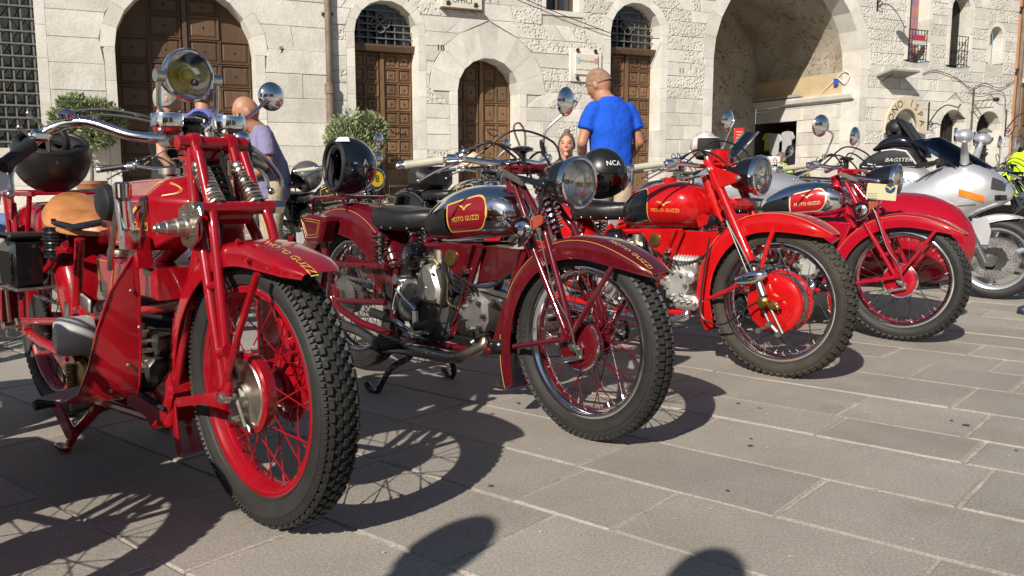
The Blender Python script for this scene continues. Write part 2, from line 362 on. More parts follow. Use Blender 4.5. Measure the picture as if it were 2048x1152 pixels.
# ================================================================== the palace front
FAC = Vector((-2.43, 16.95, 0)); FRZ = R(25)
LIME = stone_mat('limestone block', (.50, .47, .415), (.66, .632, .578), 2.6, .85, 20, objvar=.12, streak=True, stain=(.40, .36, .30))
LIMEP = stone_mat('pitted limestone', (.49, .46, .405), (.65, .62, .565), 2.6, .6, 22, pits=15, objvar=.11, stain=(.44, .395, .325))
DRESSED = stone_mat('dressed pale stone', (.56, .53, .47), (.70, .67, .61), 2.4, .45, 30, objvar=.08, stain=(.50, .455, .385))
JOINT = stone_mat('lime joint', (.40, .375, .325), (.55, .52, .46), 5, .6, 40, objvar=0)
def wood_mat(name, c1, c2):
    m = bpy.data.materials.new(name); m.use_nodes = True; n = m.node_tree; b = n.nodes['Principled BSDF']; L = n.links.new
    tc = n.nodes.new('ShaderNodeTexCoord'); mp = n.nodes.new('ShaderNodeMapping'); mp.inputs['Scale'].default_value = (14, 14, 1.2); L(tc.outputs['Object'], mp.inputs['Vector'])
    nz = n.nodes.new('ShaderNodeTexNoise'); nz.inputs['Scale'].default_value = 3; nz.inputs['Detail'].default_value = 9; nz.inputs['Roughness'].default_value = .7; L(mp.outputs[0], nz.inputs['Vector'])
    rp = n.nodes.new('ShaderNodeValToRGB'); rp.color_ramp.elements[0].position = .3; rp.color_ramp.elements[1].position = .72; rp.color_ramp.elements[0].color = (*c1, 1); rp.color_ramp.elements[1].color = (*c2, 1)
    L(nz.outputs['Fac'], rp.inputs['Fac']); oi = n.nodes.new('ShaderNodeObjectInfo'); hs = n.nodes.new('ShaderNodeHueSaturation'); mr = n.nodes.new('ShaderNodeMapRange'); mr.inputs['To Min'].default_value = .75; mr.inputs['To Max'].default_value = 1.25
    L(oi.outputs['Random'], mr.inputs['Value']); L(mr.outputs[0], hs.inputs['Value']); L(rp.outputs['Color'], hs.inputs['Color']); L(hs.outputs['Color'], b.inputs['Base Color'])
    b.inputs['Roughness'].default_value = .55
    bp = n.nodes.new('ShaderNodeBump'); bp.inputs['Strength'].default_value = .4; bp.inputs['Distance'].default_value = .004; L(nz.outputs['Fac'], bp.inputs['Height']); L(bp.outputs[0], b.inputs['Normal'])
    MATS[name] = m; return m
WOOD = wood_mat('old door wood', (.085, .045, .022), (.215, .122, .062))
WOODD = wood_mat('dark door wood', (.060, .032, .017), (.135, .074, .040))
IRON = mat('wrought iron', (.035, .032, .030), .6, .4, 0, .3, 120, .3, 20)
GREYIRON = mat('grey painted bar', (.13, .125, .115), .55, 0, 0, .2, 90, .2, 10)
RUST = mat('rusty bar', (.11, .075, .05), .7, 0, 0, .3, 90, .3, 12)
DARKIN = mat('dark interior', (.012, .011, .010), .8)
PLASTER = stone_mat('ochre plaster', (.46, .34, .20), (.58, .45, .28), 1.6, .25, 18, objvar=0, stain=(.52, .46, .36))
ORANGEWALL = stone_mat('orange plaster', (.45, .22, .11), (.56, .30, .16), 1.4, .3, 20, objvar=0)

class Opening:
    def __init__(s, u0, u1, z0, spring, arch=True, sur=.22, vlen=.3, depth=.35, top=None):
        s.c = (u0 + u1) / 2; s.h = (u1 - u0) / 2; s.z0 = z0; s.sp = spring; s.arch = arch; s.sur = sur; s.vl = vlen; s.depth = depth; s.top = top
    def half(s, z, off=0.0, voff=None):
        """half width of the opening widened by off at height z, or None"""
        voff = off if voff is None else voff
        if z < s.z0 - (off if not s.arch or s.z0 > 1.2 else 0): return None
        if not s.arch: return s.h + off if z < s.sp + off else None
        if z <= s.sp: return s.h + off
        r = s.h + voff
        if z >= s.sp + r: return None
        return sqrt(max(0, r * r - (z - s.sp) ** 2))
def wall_blocks(u0, u1, z0, z1, ops, hrange, lrange, out, pit):
    z = z0
    while z < z1:
        h = rnd.uniform(*hrange); za, zb = z, min(z + h, z1)
        cuts = []
        for o in ops:
            off = o.sur
            ha = o.half(za, off, o.vl); hb = o.half(zb, off, o.vl)
            if ha is None and hb is None:
                if za < o.z0 - .02 < zb and o.z0 > 1.2: pass
                continue
            if ha is None: ha = hb if o.z0 > za else 0
            if hb is None: hb = 0 if o.arch else ha
            cuts.append((o.c, ha, hb))
        cuts.sort(); L = (u0, u0); segs = []
        for c, ha, hb in cuts:
            segs.append((L, (c - ha, c - hb))); L = (c + ha, c + hb)
        segs.append((L, (u1, u1)))
        for (a0, a1), (b0, b1) in segs:
            if max(b0 - a0, b1 - a1) < .03: continue
            w0 = b0 - a0; n = max(1, round(max(w0, b1 - a1) / rnd.uniform(*lrange))); cs = [0]
            for k in range(1, n): cs.append((k + rnd.uniform(-.28, .28)) / n)
            cs.append(1)
            for k in range(n):
                def at(t, lo, hi, jl): return lo + (hi - lo) * t
                q = [(at(cs[k], a0, b0, 0), za), (at(cs[k + 1], a0, b0, 0), za), (at(cs[k + 1], a1, b1, 0), zb), (at(cs[k], a1, b1, 0), zb)]
                out.append((q, rnd.random() < pit((q[0][0] + q[1][0]) / 2, za)))
        z = zb
def block(mb, q, y=0.0, back=.06, g=.0035, ch=.006):
    """a stone: quad (u,z) with a gap all round, chamfered face"""
    cx = sum(p[0] for p in q) / 4; cz = sum(p[1] for p in q) / 4
    def ins(k): 
        o = []
        for p in q:
            dx = cx - p[0]; dz = cz - p[1]; o.append((p[0] + (k if dx > 0 else -k) * min(1, abs(dx) / .03), p[1] + (k if dz > 0 else -k) * min(1, abs(dz) / .03)))
        return o
    A = ins(g); B = ins(g + ch)
    j = [rnd.uniform(-.004, .004) for _ in range(8)]
    A = [(p[0] + j[i], p[1] + j[i + 4]) for i, p in enumerate(A)]
    mb.loft([[Vector((p[0], back, p[1])) for p in A], [Vector((p[0], y + ch * .8, p[1])) for p in A], [Vector((p[0], y, p[1])) for p in B]], True, False)
    mb.add([Vector((p[0], y, p[1])) for p in B], [(0, 1, 2, 3)])
def surround(o, hgt, dressed, nv, out):
    """jamb stones and voussoirs of one opening: solid stones as deep as the reveal"""
    z = o.z0
    tops = o.sp if o.arch else o.sp
    while z < tops - .02:
        h = min(rnd.uniform(*hgt), tops - z); h = tops - z if tops - z - h < .15 else h
        for sg in (-1, 1):
            a = o.c + sg * o.h; b = o.c + sg * (o.h + o.sur); l, r = min(a, b), max(a, b)
            out.append(([(l, z), (r, z), (r, z + h), (l, z + h)], o.depth))
        z += h
    if o.arch:
        for k in range(nv):
            t0 = pi - pi * k / nv; t1 = pi - pi * (k + 1) / nv; r0 = o.h; r1 = o.h + o.vl
            out.append(([(o.c + r0 * cos(t0), o.sp + r0 * sin(t0)), (o.c + r0 * cos(t1), o.sp + r0 * sin(t1)), (o.c + r1 * cos(t1), o.sp + r1 * sin(t1)), (o.c + r1 * cos(t0), o.sp + r1 * sin(t0))], o.depth))
    else:
        out.append(([(o.c - o.h - o.sur, o.z0 - o.sur), (o.c + o.h + o.sur, o.z0 - o.sur), (o.c + o.h + o.sur, o.z0), (o.c - o.h - o.sur, o.z0)], o.depth))
        out.append(([(o.c - o.h - o.sur, o.sp), (o.c + o.h + o.sur, o.sp), (o.c + o.h + o.sur, o.sp + o.sur), (o.c - o.h - o.sur, o.sp + o.sur)], o.depth))
def sblock(mb, q, depth, y=-.004):
    n = 4; cx = sum(p[0] for p in q) / 4; cz = sum(p[1] for p in q) / 4
    def ins(k): return [(p[0] + (cx - p[0]) * k / max(.05, sqrt((cx - p[0]) ** 2 + (cz - p[1]) ** 2)), p[1] + (cz - p[1]) * k / max(.05, sqrt((cx - p[0]) ** 2 + (cz - p[1]) ** 2))) for p in q]
    A = ins(.001); B = ins(.006)
    mb.loft([[Vector((p[0], depth, p[1])) for p in A], [Vector((p[0], y + .007, p[1])) for p in A], [Vector((p[0], y, p[1])) for p in B]], True, False)
    mb.add([Vector((p[0], y, p[1])) for p in B], [(0, 1, 2, 3)])
def backing(u0, u1, z0, z1, ops, dz=.06, y=.022):
    mb = MB(); n = int((z1 - z0) / dz)
    for i in range(n):
        za = z0 + (z1 - z0) * i / n; zb = z0 + (z1 - z0) * (i + 1) / n; cuts = []
        for o in ops:
            ha = o.half(za, o.sur * .5, o.sur * .5); hb = o.half(zb, o.sur * .5, o.sur * .5)
            if ha is None and hb is None: continue
            ha = hb if ha is None and not o.arch else (ha or 0); hb = hb or (0 if o.arch else ha); cuts.append((o.c, ha, hb))
        cuts.sort(); L = (u0, u0)
        for c, ha, hb in cuts + [(u1, 0, 0)]:
            mb.add([(L[0], y, za), (c - ha, y, za), (c - hb, y, zb), (L[1], y, zb)], [(0, 1, 2, 3)]); L = (c + ha, c + hb)
    return mb
def palace(t, u0, u1, z0, z1, ops, hr, lr, pit, sh, wname):
    backing(u0, u1, z0, z1, ops).build('wall', JOINT, t, smooth=False)
    blocks = []; wall_blocks(u0, u1, z0, z1, ops, hr, lr, blocks, pit)
    area = lambda q: abs((q[1][0] - q[0][0]) + (q[2][0] - q[3][0])) * (q[2][1] - q[1][1]) / 2
    vis = [b for b in blocks if b[0][0][1] < 5.9]
    sur = []
    for o in ops: surround(o, sh, True, 15 if o.h > 1.6 else (11 if o.h > 1 else 9), sur)
    vis.sort(key=lambda b: -area(b[0]) * (1.35 if b[0][0][1] > 1.0 else .4) / (1 + .06 * max(0, b[0][0][0])))
    cap = 290 - len(sur) if len(vis) + len(sur) > 290 else len(vis)
    for q, p in vis[:cap]:
        mb = MB(); block(mb, q, rnd.uniform(-.010, .006)); mb.build('stone_block', LIMEP if p else LIME, t, smooth=False, fix=False)
    if vis[cap:]:
        mb = MB()
        for q, p in vis[cap:]: mb.mi(1 if p else 0); block(mb, q, rnd.uniform(-.010, .006))
        kind(mb.build('small_stone_blocks', [LIME, LIMEP], t, smooth=False, fix=False), 'stuff')
    for q, d in sur:
        big = abs(q[2][1] - q[0][1]) > .55 or abs(q[2][0] - q[0][0]) > .62
        mb = MB(); sblock(mb, q, d); mb.build('surround_stone', LIME if big else DRESSED, t, smooth=False, fix=False)

# ---- left palace
palL = thing('stone_palace', 'pale stone palace left of the downpipe, with the barred window and the widest panelled door', 'building', FAC, FRZ)
o_win = Opening(-7.5, -5.98, 1.36, 5.4, False, .16, .16, .45)
o9 = Opening(-4.80, -2.48, .45, 3.08, True, .17, .24, .5)
palace(palL, -10.5, -1.17, 0, 7.2, [o_win, o9], (.34, .46), (.6, 1.3), lambda u, z: .05, (.4, .6), 'wall')
# ---- right palace
palR = thing('stone_palace', 'pale stone palace right of the downpipe, three arched doors and a deep archway', 'building', FAC, FRZ)
o10 = Opening(-.63, .64, .42, 3.62, True, .16, .18, .42)
o10a = Opening(1.47, 2.85, .42, 2.60, True, .17, .62, .5)
oW = Opening(3.47, 4.27, 4.36, 6.2, False, .10, .10, .4)
o11 = Opening(5.06, 6.38, .45, 4.02, True, .18, .20, .42)
oA = Opening(7.85, 12.50, .1, 3.60, True, .26, .34, .6)
w1 = Opening(14.14, 14.86, 3.93, 5.75, True, .12, .16, .38)
w2 = Opening(15.72, 16.46, 3.88, 5.35, True, .12, .16, .38)
w3 = Opening(17.3, 17.84, 4.03, 4.75, True, .10, .12, .30)
a0 = Opening(13.55, 14.55, .3, 2.1, True, .14, .25, .45)
a1 = Opening(15.55, 16.55, .3, 2.20, True, .16, .28, .45)
a2 = Opening(17.0, 18.02, .3, 2.20, True, .16, .28, .45)
palace(palR, -1.13, 18.45, 0, 7.2, [o10, o10a, oW, o11, oA, w1, w2, w3, a0, a1, a2], (.23, .33), (.33, .75), lambda u, z: .75 if (z > 2.6 and 2.8 < u < 7.5) or (u > 12.5 and z > 2.9) else .18, (.35, .6), 'wall')
# orange house at the far right
orh = thing('plaster_house', 'orange plastered house beyond the far right downpipe', 'building', FAC, FRZ)
mb = MB(); mb.box((21.6, .3, 3.7), (6.0, .5, 7.4)); mb.build('wall', ORANGEWALL, orh, smooth=False)
mb = MB(); mb.box((19.35, .02, 2.2), (.9, .1, 2.4)); mb.build('shutter', RUST, orh, smooth=False)
mb = MB(); mb.box((19.35, -.05, 3.6), (1.2, .3, .12)); mb.build('sill', DRESSED, orh, smooth=False)

def door(parent, o, ncol, rows, zt, leaf_mat, y=.40, hh=None, kick=.62, panel_bot=.05, arched=True):
    """boarded leaves with raised panels: door > panel, stud, handle"""
    top = lambda u: (o.sp + sqrt(max(0, (o.h + .06) ** 2 - (u - o.c) ** 2)) if o.arch and zt is None else zt)
    N = 24; us = [o.c - o.h - .04 + (2 * o.h + .08) * i / N for i in range(N + 1)]
    poly = [(us[0], o.z0), (us[-1], o.z0)] + [(u, top(min(max(u, o.c - o.h - .05), o.c + o.h + .05))) for u in reversed(us)]
    mb = MB(); mb.prism(poly, y + .04, y + .10); D = mb.build('door', WOODD if leaf_mat is WOODD else WOOD, parent, smooth=False)
    mid = .035; stile = .05
    leafw = o.h - mid; pw = (leafw - stile * (ncol // 2 + 1)) / (ncol // 2)
    H = (zt if zt else o.sp + o.h) - o.z0
    zs = o.z0 + kick; ph = ((zt if zt else o.sp + o.h) - zs - .06 * (rows + 1)) / rows
    rails = []
    for sg in (-1, 1):
        for c in range(ncol // 2):
            uc = o.c + sg * (mid + stile + pw / 2 + c * (pw + stile))
            for r in range(rows):
                zc = zs + .06 + ph / 2 + r * (ph + .06)
                far = abs(uc - o.c) + pw / 2
                if zt is None:
                    lim = o.sp + sqrt(max(0, o.h ** 2 - min(far, o.h) ** 2))
                    if zc + ph / 2 > lim + .22: continue
                    zhi = min(zc + ph / 2, lim - .03)
                    if zhi - (zc - ph / 2) < .12: continue
                    zc2 = (zhi + zc - ph / 2) / 2; hgt = zhi - (zc - ph / 2)
                else: zc2, hgt = zc, ph
                pm = MB()
                a, b2 = pw / 2, hgt / 2
                def rg(k, yy): return [Vector((uc - a + k, yy, zc2 - b2 + k)), Vector((uc + a - k, yy, zc2 - b2 + k)), Vector((uc + a - k, yy, zc2 + b2 - k)), Vector((uc - a + k, yy, zc2 + b2 - k))]
                m_ = min(.05, pw * .2)
                pm.loft([rg(-.022, y + .045), rg(-.022, y - .005), rg(-.004, y - .005), rg(.008, y + .03), rg(.012, y + .03), rg(m_, y + .012)], True, False)
                pm.add(rg(m_, y + .012), [(0, 1, 2, 3)])
                P = pm.build('panel', leaf_mat, D, smooth=False)
                sm = MB(); sm.lathe([(.022, 0), (.02, -.006), (.006, -.02), (.001, -.024)], (uc, y + .014, zc2), (0, 1, 0), 6, False); sm.build('stud', IRON, D)
    mb = MB(); mb.box((o.c + .005, y - .004, o.z0 + H / 2), (.075, .06, H - .04)); mb.build('meeting_stile', leaf_mat, D, smooth=False)
    for sg in (-1, 1):
        mb = MB(); mb.box((o.c + sg * (mid + leafw / 2 + .01), y + .02, o.z0 + kick / 2), (leafw - .03, .05, kick - .03)); mb.build('kick_board', leaf_mat, D, smooth=False)
        for r in range(4):
            for c in range(5):
                if o.h > 1: continue
                sm = MB(); sm.lathe([(.014, 0), (.012, -.008), (.001, -.012)], (o.c + sg * (mid + .06 + c * (leafw - .12) / 4), y - .004, o.z0 + .09 + r * (kick - .18) / 3), (0, 1, 0), 6, False); sm.build('stud', IRON, D)
    mb = MB(); mb.tube(smooth_path([(o.c + .12, y - .02, o.z0 + 1.45), (o.c + .12, y - .09, o.z0 + 1.45), (o.c + .22, y - .12, o.z0 + 1.46), (o.c + .36, y - .10, o.z0 + 1.43)], 3), .014, 6); mb.build('handle', IRON, D)
    return D
def fanlight(parent, o, z0, y=.36, quatre=True, nx=6, nz=5):
    r = o.h - .02; zc = o.sp
    mb = MB(); N = 20; pts = [(o.c - o.h - .03, z0), (o.c + o.h + .03, z0)] + [(o.c + (o.h + .03) * cos(pi * i / N), o.sp + (o.h + .03) * sin(pi * i / N)) for i in range(N + 1)]
    mb.prism(pts, y + .10, y + .11); F = mb.build('fanlight', PANE, parent, smooth=False)
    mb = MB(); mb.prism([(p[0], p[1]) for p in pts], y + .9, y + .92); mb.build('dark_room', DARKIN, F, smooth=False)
    for i in range(1, nx + 1):
        u = o.c - o.h + 2 * o.h * i / (nx + 1); zt = o.sp + sqrt(max(0, o.h ** 2 - (u - o.c) ** 2))
        mb = MB(); mb.box((u, y, (z0 + zt) / 2), (.022, .022, zt - z0)); mb.build('grille_bar', GREYIRON, F, smooth=False)
    for j in range(1, nz + 1):
        z = z0 + (o.sp + o.h - z0) * j / (nz + 1); hw = o.h if z < o.sp else sqrt(max(0, o.h ** 2 - (z - o.sp) ** 2))
        mb = MB(); mb.box((o.c, y - .024, z), (2 * hw, .022, .022)); mb.build('grille_bar', GREYIRON, F, smooth=False)
    if quatre:
        zz = z0 + (o.sp + o.h - z0) * .52
        mb = MB()
        for k in range(4): mb.torus((o.c - .03 + .10 * cos(k * pi / 2), y - .05, zz + .10 * sin(k * pi / 2)), (0, 1, 0), .085, .012, 20, 6)
        mb.build('quatrefoil', GREYIRON, F)
    mb = MB(); mb.prism([(y - .12, z0 - .13), (y - .16, z0 - .04), (y - .16, z0), (y + .1, z0), (y + .1, z0 - .13)], o.c - o.h - .05, o.c + o.h + .05, ax='x'); mb.build('transom', WOODD, F, smooth=False)
door(palL, o9, 4, 8, None, WOODD, y=.46, kick=.35)
door(palR, o10, 4, 8, 3.34, WOOD); fanlight(palR, o10, 3.46)
door(palR, o10a, 4, 6, None, WOOD, y=.44, kick=.30)
door(palR, o11, 4, 8, 3.62, WOOD); fanlight(palR, o11, 3.74)
# barred window
mb = MB(); mb.box((-6.74, .55, 3.4), (1.7, .03, 4.3)); wn = mb.build('window', mat('leaded glass', (.035, .04, .035), .25, 0, .3, .3, 30), palL, smooth=False)
dm = MB()
for k in range(-24, 30):
    for sg in (-1, 1):
        x0 = -7.5 + k * .19; p = [(x0, .525, 1.36), (x0 + sg * 4.2 * .62, .525, 1.36 + 4.2)]
        a, b = p; t0 = 0; t1 = 1
        ua, ub = a[0], b[0]
        lo = (-7.5 - ua) / (ub - ua); hi = (-5.98 - ua) / (ub - ua); lo, hi = min(lo, hi), max(lo, hi); lo = max(lo, 0); hi = min(hi, 1)
        if hi - lo < .02: continue
        A = Vector(a).lerp(Vector(b), lo); B = Vector(a).lerp(Vector(b), hi); dm.cyl(A, B, .006, n=4, caps=False)
dm.build('lead_lattice', IRON, wn, smooth=False)
for i in range(10):
    mb = MB(); mb.box((-7.42 + i * .155, .08, 3.4), (.026, .026, 4.1)); mb.build('window_bar', GREYIRON, wn, smooth=False)
for j in range(20):
    mb = MB(); mb.box((-6.74, .05, 1.46 + j * .2), (1.52, .02, .026)); mb.build('window_bar', GREYIRON, wn, smooth=False)
# small window
mb = MB(); mb.box((3.87, .36, 5.3), (.8, .03, 1.9)); wn = mb.build('window', mat('dim window glass', (.03, .032, .034), .08, 0, .4), palR, smooth=False)
mb = MB()
for u in (3.50, 3.86, 4.24): mb.box((u, .32, 5.3), (.06, .06, 1.86))
mb.box((3.87, .32, 4.40), (.8, .06, .07)); mb.build('window_frame', mat('brown window frame', (.10, .055, .03), .5), wn, smooth=False)
# tall narrow windows with iron rails
def slim(o, glass, rail=True, paint=None):
    pts = [(o.c - o.h - .02, o.z0), (o.c + o.h + .02, o.z0)] + [(o.c + (o.h + .02) * cos(pi * i / 12), o.sp + (o.h + .02) * sin(pi * i / 12)) for i in range(13)]
    mb = MB(); mb.prism(pts, .34, .37); W = mb.build('window', glass, palR, smooth=False)
    mb = MB(); mb.box((o.c, .31, (o.z0 + o.sp) / 2), (.05, .05, o.sp - o.z0)); mb.build('window_frame', WOODD, W, smooth=False)
    if rail:
        for k in range(7): mb = MB(); u = o.c - o.h + .03 + k * (2 * o.h - .06) / 6; mb.cyl((u, .0, o.z0 + .01), (u, .0, o.z0 + .78), .009, n=6); mb.build('railing_bar', IRON, W)
        for z in (o.z0 + .03, o.z0 + .4, o.z0 + .78): mb = MB(); mb.box((o.c, .0, z), (2 * o.h - .02, .02, .02)); mb.build('railing_bar', IRON, W, smooth=False)
        mb = MB()
        for k in range(6):
            for z in (o.z0 + .2, o.z0 + .58): mb.torus((o.c - o.h + .03 + (k + .5) * (2 * o.h - .06) / 6, .0, z), (0, 1, 0), .045, .007, 12, 5)
        kind(mb.build('scrollwork', IRON, W), 'stuff')
    return W
slim(w1, mat('stained glass', (.10, .14, .30), .2, col2=(.5, .16, .03), vscale=5)); slim(w2, DARKIN); slim(w3, DRESSED, False)
mb = MB(); mb.box((14.46, -.06, 4.50), (.44, .02, .14)); nb = mb.build('red_banner', mat('red banner', (.38, .03, .05), .6), palR, smooth=False)
mb = MB(); mb.box((14.46, -.063, 4.37), (.44, .02, .10)); mb.build('grey_banner', mat('grey banner', (.45, .47, .48), .6), palR, smooth=False)
# low arches: dark doorways with fan rails and a slatted leaf
for o in (a0, a1, a2):
    pts = [(o.c - o.h - .02, o.z0), (o.c + o.h + .02, o.z0)] + [(o.c + (o.h + .02) * cos(pi * i / 12), o.sp + (o.h + .02) * sin(pi * i / 12)) for i in range(13)]
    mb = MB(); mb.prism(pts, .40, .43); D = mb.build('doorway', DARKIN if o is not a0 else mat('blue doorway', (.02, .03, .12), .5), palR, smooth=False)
    if o is not a0:
        for k in range(6): u = o.c - o.h + (k + .5) * o.h * 2 / 6; mb = MB(); mb.cyl((u, .36, 1.55), (u, .36, o.sp + sqrt(max(0, o.h ** 2 - (u - o.c) ** 2)) - .02), .012, n=6); mb.build('fan_bar', IRON, D)
        mb = MB(); mb.box((o.c, .36, 1.55), (2 * o.h, .05, .06)); mb.build('fan_rail', IRON, D, smooth=False)
        mb = MB(); mb.box((o.c - o.h + .04, .33, .9), (.06, .08, 1.3)); mb.build('door_post', RUST, D, smooth=False)
# arc sign over the first low doorway
mb = MB(); N = 26
def sg(r, a, y): return Vector((a0.c + r * cos(a), y, 2.14 + r * sin(a) * 1.12))
for (rA, rB) in ((.46, .74),):
    rings = [[sg(rA, pi * 1.05 - i * pi * 1.1 / N, -.16), sg(rB, pi * 1.05 - i * pi * 1.1 / N, -.16), sg(rB, pi * 1.05 - i * pi * 1.1 / N, -.10), sg(rA, pi * 1.05 - i * pi * 1.1 / N, -.10)] for i in range(N + 1)]
    mb.loft(rings)
SIGN = mb.build('arc_sign', mat('sign cream', (.56, .48, .34), .6, var=.12, vscale=8), palR, smooth=False)
mb = MB()
for i, ch in enumerate('TONO ISPA'):
    if ch == ' ': continue
    a = pi * .98 - i * pi * .96 / 8.5
    v, f = text2d(ch, .27); up = Vector((cos(a), 0, sin(a))); sd = Vector((sin(a), 0, -cos(a)))
    mb.add([sg(.60, a, -.164) + sd * p.x + up * p.y for p in v], f)
mb.build('lettering', INK, SIGN, smooth=False)
# vaulted hall behind the great arch
hall = MB(); D0, D1 = .6, 3.9
N = 28
prof = lambda: [(oA.c - oA.h, .05)] + [(oA.c + (oA.h) * cos(pi - pi * i / N), oA.sp + oA.h * sin(pi - pi * i / N)) for i in range(N + 1)] + [(oA.c + oA.h, .05)]
P = prof(); n = len(P)
# ceiling + left wall (right wall built apart)
hall.add([Vector((p[0], D0, p[1])) for p in P[:-1]] + [Vector((p[0], D1, p[1])) for p in P[:-1]], [(i, i + 1, i + n, i + n - 1) for i in range(n - 2)])
FRESCO = None
def fresco():
    m = bpy.data.materials.new('faded fresco'); m.use_nodes = True; n = m.node_tree; b = n.nodes['Principled BSDF']; L = n.links.new; b.inputs['Roughness'].default_value = .85
    g = n.nodes.new('ShaderNodeNewGeometry')
    nz = n.nodes.new('ShaderNodeTexNoise'); nz.inputs['Scale'].default_value = 1.3; nz.inputs['Detail'].default_value = 8; L(g.outputs['Position'], nz.inputs['Vector'])
    r1 = n.nodes.new('ShaderNodeValToRGB'); e = r1.color_ramp.elements; e[0].position = .35; e[1].position = .65; e[0].color = (.33, .28, .21, 1); e[1].color = (.46, .41, .33, 1); L(nz.outputs['Fac'], r1.inputs['Fac'])
    ds = n.nodes.new('ShaderNodeTexNoise'); ds.inputs['Scale'].default_value = 2.6; ds.inputs['Detail'].default_value = 1.5; ds.inputs['Distortion'].default_value = 2.4; L(g.outputs['Position'], ds.inputs['Vector'])
    r2 = n.nodes.new('ShaderNodeValToRGB'); e = r2.color_ramp.elements; e[0].position = .47; e[0].color = (0, 0, 0, 1); e[1].position = .5; e[1].color = (1, 1, 1, 1); q = e.new(.53); q.color = (0, 0, 0, 1); L(ds.outputs['Fac'], r2.inputs['Fac'])
    mk = n.nodes.new('ShaderNodeTexNoise'); mk.inputs['Scale'].default_value = 2; mk.inputs['Detail'].default_value = 3; L(g.outputs['Position'], mk.inputs['Vector'])
    r3 = n.nodes.new('ShaderNodeValToRGB'); r3.color_ramp.elements[0].position = .36; r3.color_ramp.elements[1].position = .52; L(mk.outputs['Fac'], r3.inputs['Fac'])
    mu = n.nodes.new('ShaderNodeMath'); mu.operation = 'MULTIPLY'; L(r2.outputs['Color'], mu.inputs[0]); L(r3.outputs['Color'], mu.inputs[1])
    mx = n.nodes.new('ShaderNodeMix'); mx.data_type = 'RGBA'; L(mu.outputs[0], mx.inputs['Factor']); L(r1.outputs['Color'], mx.inputs['A']); mx.inputs['B'].default_value = (.11, .06, .04, 1); L(mx.outputs['Result'], b.inputs['Base Color'])
    return m
FRESCO = fresco()
hall.build('painted_vault', FRESCO, palR, smooth=True)
mb = MB(); pts = P[:]; mb.add([Vector((p[0], D1, p[1])) for p in pts], [tuple(range(len(pts)))]); mb.build('back_wall', FRESCO, palR, smooth=False)
# right side wall with ledge, coursed stone below, dark shop door at its far end
SDOOR = (2.2, 3.72, 2.42)
mb = MB(); u = oA.c + oA.h
mb.add([(u, D0, 2.98), (u, D1, 2.98), (u, D1, 3.62), (u, D0, 3.62)], [(0, 1, 2, 3)]); mb.build('plaster_wall', PLASTER, palR, smooth=False)
mb = MB(); mb.prism([(u + .02, 2.86), (u - .10, 2.90), (u - .13, 2.99), (u - .13, 3.04), (u + .02, 3.06)], .15, D1 - .02, ax='y'); mb.xf(Matrix()); mb.build('ledge', DRESSED, palR, smooth=False)
z = .05
while z < 2.85:
    h = min(.34, 2.86 - z); vv = .15
    lim = D1 if z > SDOOR[2] - .05 else SDOOR[0]
    while vv < lim - .02:
        l = min(rnd.uniform(.4, .8), lim - vv); l = lim - vv if lim - vv - l < .2 else l
        mb = MB(); q = [(vv, z), (vv + l, z), (vv + l, z + h), (vv, z + h)]
        block(mb, q, 0, .06); mb.v = [(u + .01 + (p[1]) , p[0], p[2]) for p in mb.v]; mb.build('stone_block', LIME, palR, smooth=False, fix=False); vv += l
    z += h
mb = MB(); mb.box((u + 1.3, (SDOOR[0] + SDOOR[1]) / 2, 1.2), (2.4, SDOOR[1] - SDOOR[0] + .6, 2.5)); mb.f = [f for i, f in enumerate(mb.f) if i != 5]
mb.build('shop_room', mat('dim shop room', (.05, .045, .04), .8), palR, smooth=False)
mb = MB(); mb.box((u - .10, 2.9, 3.11), (.09, 1.9, .07)); mb.build('strip_light_case', mat('grey metal case', (.35, .36, .36), .4), palR, smooth=False)
mb = MB(); mb.tube(smooth_path([(u - .02, 1.3, 3.1), (u - .05, 1.0, 3.3), (u - .06, .75, 3.45), (u - .06, .5, 3.62), (u - .06, .3, 3.5), (u - .06, .45, 3.3), (u - .06, .7, 3.45)], 5), .012, 6); mb.build('loose_cable', WHITE, palR)
mb = MB(); mb.box((u - .06, .75, 3.36), (.06, .12, .16)); mb.build('junction_box', mat('blue box', (.04, .10, .45), .4), palR, smooth=False)
# stone step along the front
st = thing('stone_step', 'low pale stone step along the foot of the palaces', 'step', FAC, FRZ)
ua = -10.5
while ua < 18.3:
    ub = ua + rnd.uniform(1.1, 1.7)
    if not (ub > 7.6 and ua < 12.6): mb = MB(); mb.rbox(((ua + ub) / 2, -.25 + rnd.uniform(-.008, .008), .21), (ub - ua - .008, .5, .42), .02); mb.build('step_block', DRESSED, st, smooth=False)
    ua = ub

